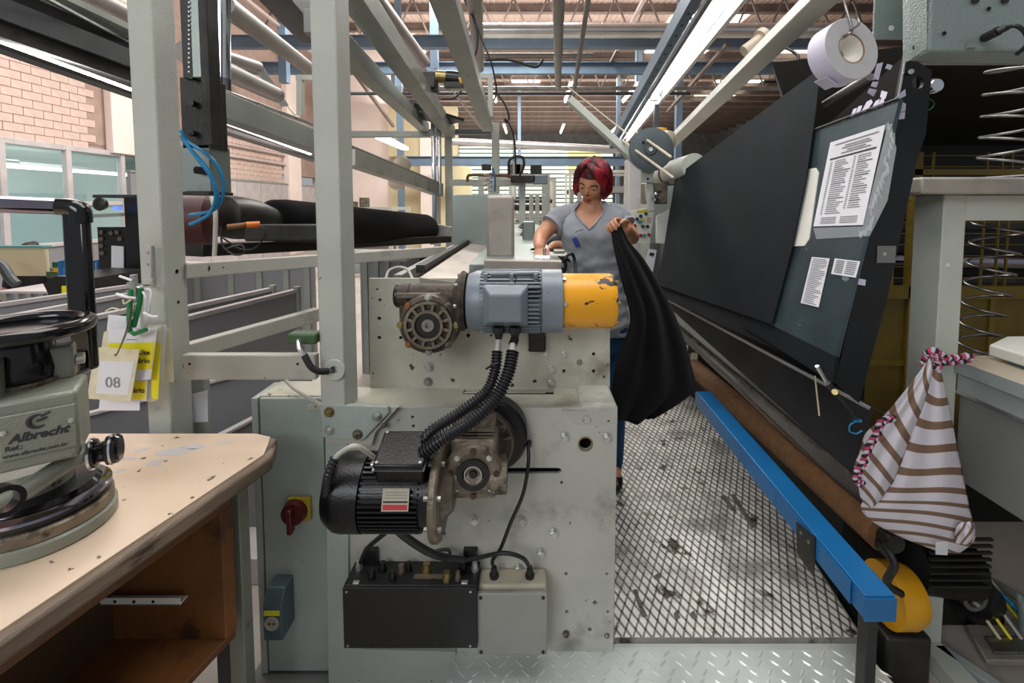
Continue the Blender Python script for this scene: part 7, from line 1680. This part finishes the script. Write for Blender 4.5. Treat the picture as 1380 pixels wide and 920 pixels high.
B().box(P(562, 100, y).x, P(588, 100, y).x, y-.05, y+.15, P(575, 120, y).z, P(575, 98, y).z).make('gearbox', M['steel_dark'], m2, bev=.01); B().box(P(600, 112, y).x, P(625, 112, y).x, y-.06, y+.02, P(610, 120, y).z, P(610, 112, y).z).make('terminal_box', M['black'], m2, bev=.005)
B().cyl(P(585, 100, y), P(585, 122, y), .035, n=16).make('clutch', M['cast'], m2)
for i, (x_, yy, lab) in enumerate(((578, 132, 'black gear block on the plate, left one'), (596, 128, 'black gear block on the plate, right one'))):
    q = P(x_-20, yy+8, 4.7); o = B().box(q.x-.08, q.x+.08, 4.7, 4.85, q.z-.06, q.z+.05).make('gear_block', M['black'], bev=.015); tag(o, lab, 'machine part')
wb = thing('white_bracket', 'white right-angled bracket below the overhead motor', 'bracket', P(660, 120, 5))
barp('upright', (661, 100), 5.0, (661, 158), 5.0, .07, .05, 'white_frame', parent=wb); barp('arm', (640, 103), 5.0, (665, 103), 5.0, .05, .05, 'white_frame', parent=wb)
w2 = thing('white_bracket', 'small white bracket frame left of the central post among the beams', 'bracket', P(405, 120, 5)); barp('upright', (405, 106), 4.6, (405, 156), 4.6, .07, .05, 'white_frame', parent=w2); barp('arm', (400, 105), 4.6, (428, 105), 4.6, .05, .05, 'white_frame', parent=w2)
for i, (a, ya, c, yc, w_, m, lab) in enumerate((((344, 84), 4.6, (384, 143), 4.9, .10, 'paint_teal', 'flat pale strut sloping between the grey tubes'), ((340, 85), 6, (398, 155), 6, .03, 'desk_top', 'thin cream strut sloping behind the grey tubes'), ((585, 90), 6.2, (650, 175), 7.5, .02, 'white_frame', 'thin pale rod slanting behind the overhead motor'))):
    barp('strut', a, ya, c, yc, w_, .02, m, lab)
# hanging cables centre
cable([P(622, -10, 4), P(640, 30, 4), P(643, 60, 4), P(638, 80, 4)], .012, 'cable_black', 'thick black cable hanging at the top centre from the roof')
cable([P(625, -10, 4), P(648, 50, 4), P(662, 85, 4), P(669, 120, 4.2), P(666, 135, 4.3)], .007, 'cable_black', 'thin long black cable drooping past the white bracket')
cable([P(669, 125, 4.5), P(680, 140, 4.5), P(686, 158, 4.5), P(682, 165, 4.5), P(681, 160, 4.5), P(690, 175, 4.5), P(694, 200, 4.5), P(695, 235, 4.5)], .009, 'cable_black', 'black cable dropping down toward the rear machines')
cable([P(655, 81, 5), P(680, 80, 5), P(700, 84, 5), P(722, 90, 5), P(732, 80, 5)], .016, 'cable_black', 'black cable swagging below the blue roof beam')
cable([P(595, 133, 5), P(612, 132, 5), P(622, 122, 5)], .012, 'cable_black', 'black lead looping under the overhead motor')
# white horn speaker on rail, ceiling light strip left
hs_ = thing('cable_reel', 'cream round reel hanging on the sloping pale rail', 'reel', P(537, 235, 6))
for k, (px, py) in enumerate(((539, 224), (533, 246))): B().lathe(P(px, py, 5.6), (.6, -.8, .2), [(.06, 0), (.10, .02), (.10, .10), (.07, .12)], 22).make('drum', M['desk_top'], hs_)
B().tube(spline([P(528, 226, 5.6), P(532, 217, 5.6), P(541, 216, 5.6), P(545, 226, 5.6)]), .012, 8).make('handle', M['steel_dark'], hs_)
lf = thing('distant_fixture', 'glowing strip light on the far left beyond the central post', 'lamp', P(528, 192, 12)); B().bar(P(512, 184, 9), P(546, 200, 13), .18, .08).make('diffuser', M['tube_soft'], lf, smooth=0)
for i, (x_, y_) in enumerate(((-1.2, 15), (1.2, 15), (3.2, 15), (-1.2, 22), (1.5, 22), (4, 22))):
    t = thing('ceiling_fixture', ('left', 'centre', 'right')[i % 3]+(' nearer', ' farther')[i//3]+' hanging fluorescent strip between the roof trusses', 'lamp', (x_, y_, 5.2))
    B().box(x_-.06, x_+.06, y_-1.2, y_+1.2, 5.2, 5.26).make('housing', M['white_plastic'], t, smooth=0); B().cyl((x_, y_-1.15, 5.17), (x_, y_+1.15, 5.17), .03, n=10).make('tube', M['tube_soft'], t)
    for s in (-1, 1): B().cyl((x_, y_+s, 5.26), (x_, y_+s, 6.6), .01, n=6).make('hanger', M['beam_dark'], t)
# ---- rear machines in the middle distance
rnd = random.Random(11)
def rearframe(x0_, x1_, y, h, lab):
    t = thing('rear_machine', lab, 'machine', ((x0_+x1_)/2, y, 0))
    for x_ in (x0_, x1_):
        for yy in (y, y+1.6): B().box(x_-.04, x_+.04, yy-.04, yy+.04, 0, h).make('post', M['white_frame'], t, smooth=0)
    for yy in (y, y+1.6):
        B().box(x0_-.04, x1_+.04, yy-.04, yy+.04, h, h+.08).make('top_bar', M['white_frame'], t, smooth=0); B().box(x0_, x1_, yy-.03, yy+.03, h*.62, h*.62+.05).make('middle_bar', M['beam_grey'], t, smooth=0)
    for k in range(4):
        z = h*.25+k*h*.18; B().cyl((x0_, y+.4*k, z), (x1_, y+.4*k, z), .06, n=14).make('roller', M[('steel', 'pipe_grey', 'bin_edge', 'steel_dark')[k]], t)
    B().box(x0_+.1, x1_-.1, y+.5, y+1.1, 0, h*.35).make('cabinet', M['paint_teal'], t, bev=.01)
    for k in range(3): x_ = rnd.uniform(x0_+.1, x1_-.2); B().box(x_, x_+.18, y+.3, y+.5, h+.08, h+.08+rnd.uniform(.1, .25)).make('drive_unit', M['steel_dark' if k % 2 else 'cast_light'], t, bev=.01)
    return t
rearframe(-.75, .25, 7.0, 2.02, 'pale framed rear machine with rollers directly behind the steel sheet')
rearframe(-.5, .6, 11.5, 2.2, 'second pale rear machine farther down the aisle')
rearframe(.9, 2.4, 8.5, 1.9, 'pale framed rear machine behind the button panel')
rearframe(-.6, .8, 17, 2.4, 'farthest rear machine below the louvred window')
rearframe(-4.6, -3.2, 10.5, 1.5, 'rear machine on the left behind the grey bins')
rearframe(1.2, 3.2, 14, 2.6, 'large rear machine at right far down the aisle')
# equipment directly behind worn board
eq = thing('valve_cluster', 'black valves and looped hose on top of a far pale frame', 'machine part', P(705, 235, 5))
y = 5.0
B().box(P(688, 240, y).x, P(722, 240, y).x, y, y+.15, P(700, 246, y).z, P(700, 236, y).z).make('manifold', M['steel_dark'], eq, bev=.01); B().tube(spline([P(686, 240, y), P(686, 218, y), P(694, 211, y), P(704, 212, y), P(706, 224, y), P(700, 236, y)]), .014, 8).make('hose_loop', M['cable_black'], eq)
B().box(P(691, 240, y).x, P(695, 240, y).x, y+.02, y+.08, P(700, 236, y).z, P(700, 182, y).z).make('standpipe', M['white_frame'], eq, smooth=0); B().box(P(718, 240, y).x, P(738, 240, y).x, y, y+.12, P(720, 248, y).z, P(720, 236, y).z).make('small_motor', M['motor_grey'], eq, bev=.01)
B().tube(spline([P(630, 245, y), P(631, 237, y), P(640, 236, y), P(690, 237, y)]), .015, 8).make('ochre_pipe', M['rust'], eq)
fr5 = thing('far_frame', 'white square frame with cross bar behind the worn upright board', 'frame', P(705, 290, 5.2))
for (a, c) in (((606, 246), (706, 246)), ((704, 246), (704, 350))): barp('bar', a, 5.2, c, 5.2, .07, .07, 'white_frame', parent=fr5)
for px in (716, 724, 733): barp('upright', (px, 262), 6.5, (px, 340), 6.5, .06, .06, 'white_frame', parent=fr5)
pc_ = P(657, 225, 4.6); o = B().box(pc_.x-.06, pc_.x+.03, 4.6, 4.7, pc_.z-.03, pc_.z+.03).make('sensor_box', M['steel_dark'], bev=.01); tag(o, 'small dark sensor box clipped to the right far post', 'sensor')
cable([P(664, 226, 4.6), P(667, 240, 4.6), P(667, 258, 4.6)], .009, 'blue_paint', 'short blue-black cable below the small sensor box')
coil((658, 232), 4.8, (658, 258), 4.8, .045, 4, .008, 'cable_white', 'tiny pale coiled cord on the far right post')
coil((708, 300), 3.6, (712, 340), 3.6, .05, 4, .008, 'steel_dark', 'dark coiled cord left of the smudged guard plate')
# bits on the floor lower left
o = B().box(-1.55, -.95, 1.9, 2.1, 0, .12).make('white_floor_box', M['bin_edge'], bev=.005); tag(o, 'pale box on the floor behind the table leg', 'box')
B0 = B().box(cx0-.05, P(470, 905, 1.44).x, 1.40, 1.62, 0, cz0-.002).make('cabinet_plinth', M['concrete_dark'], cb, smooth=0)
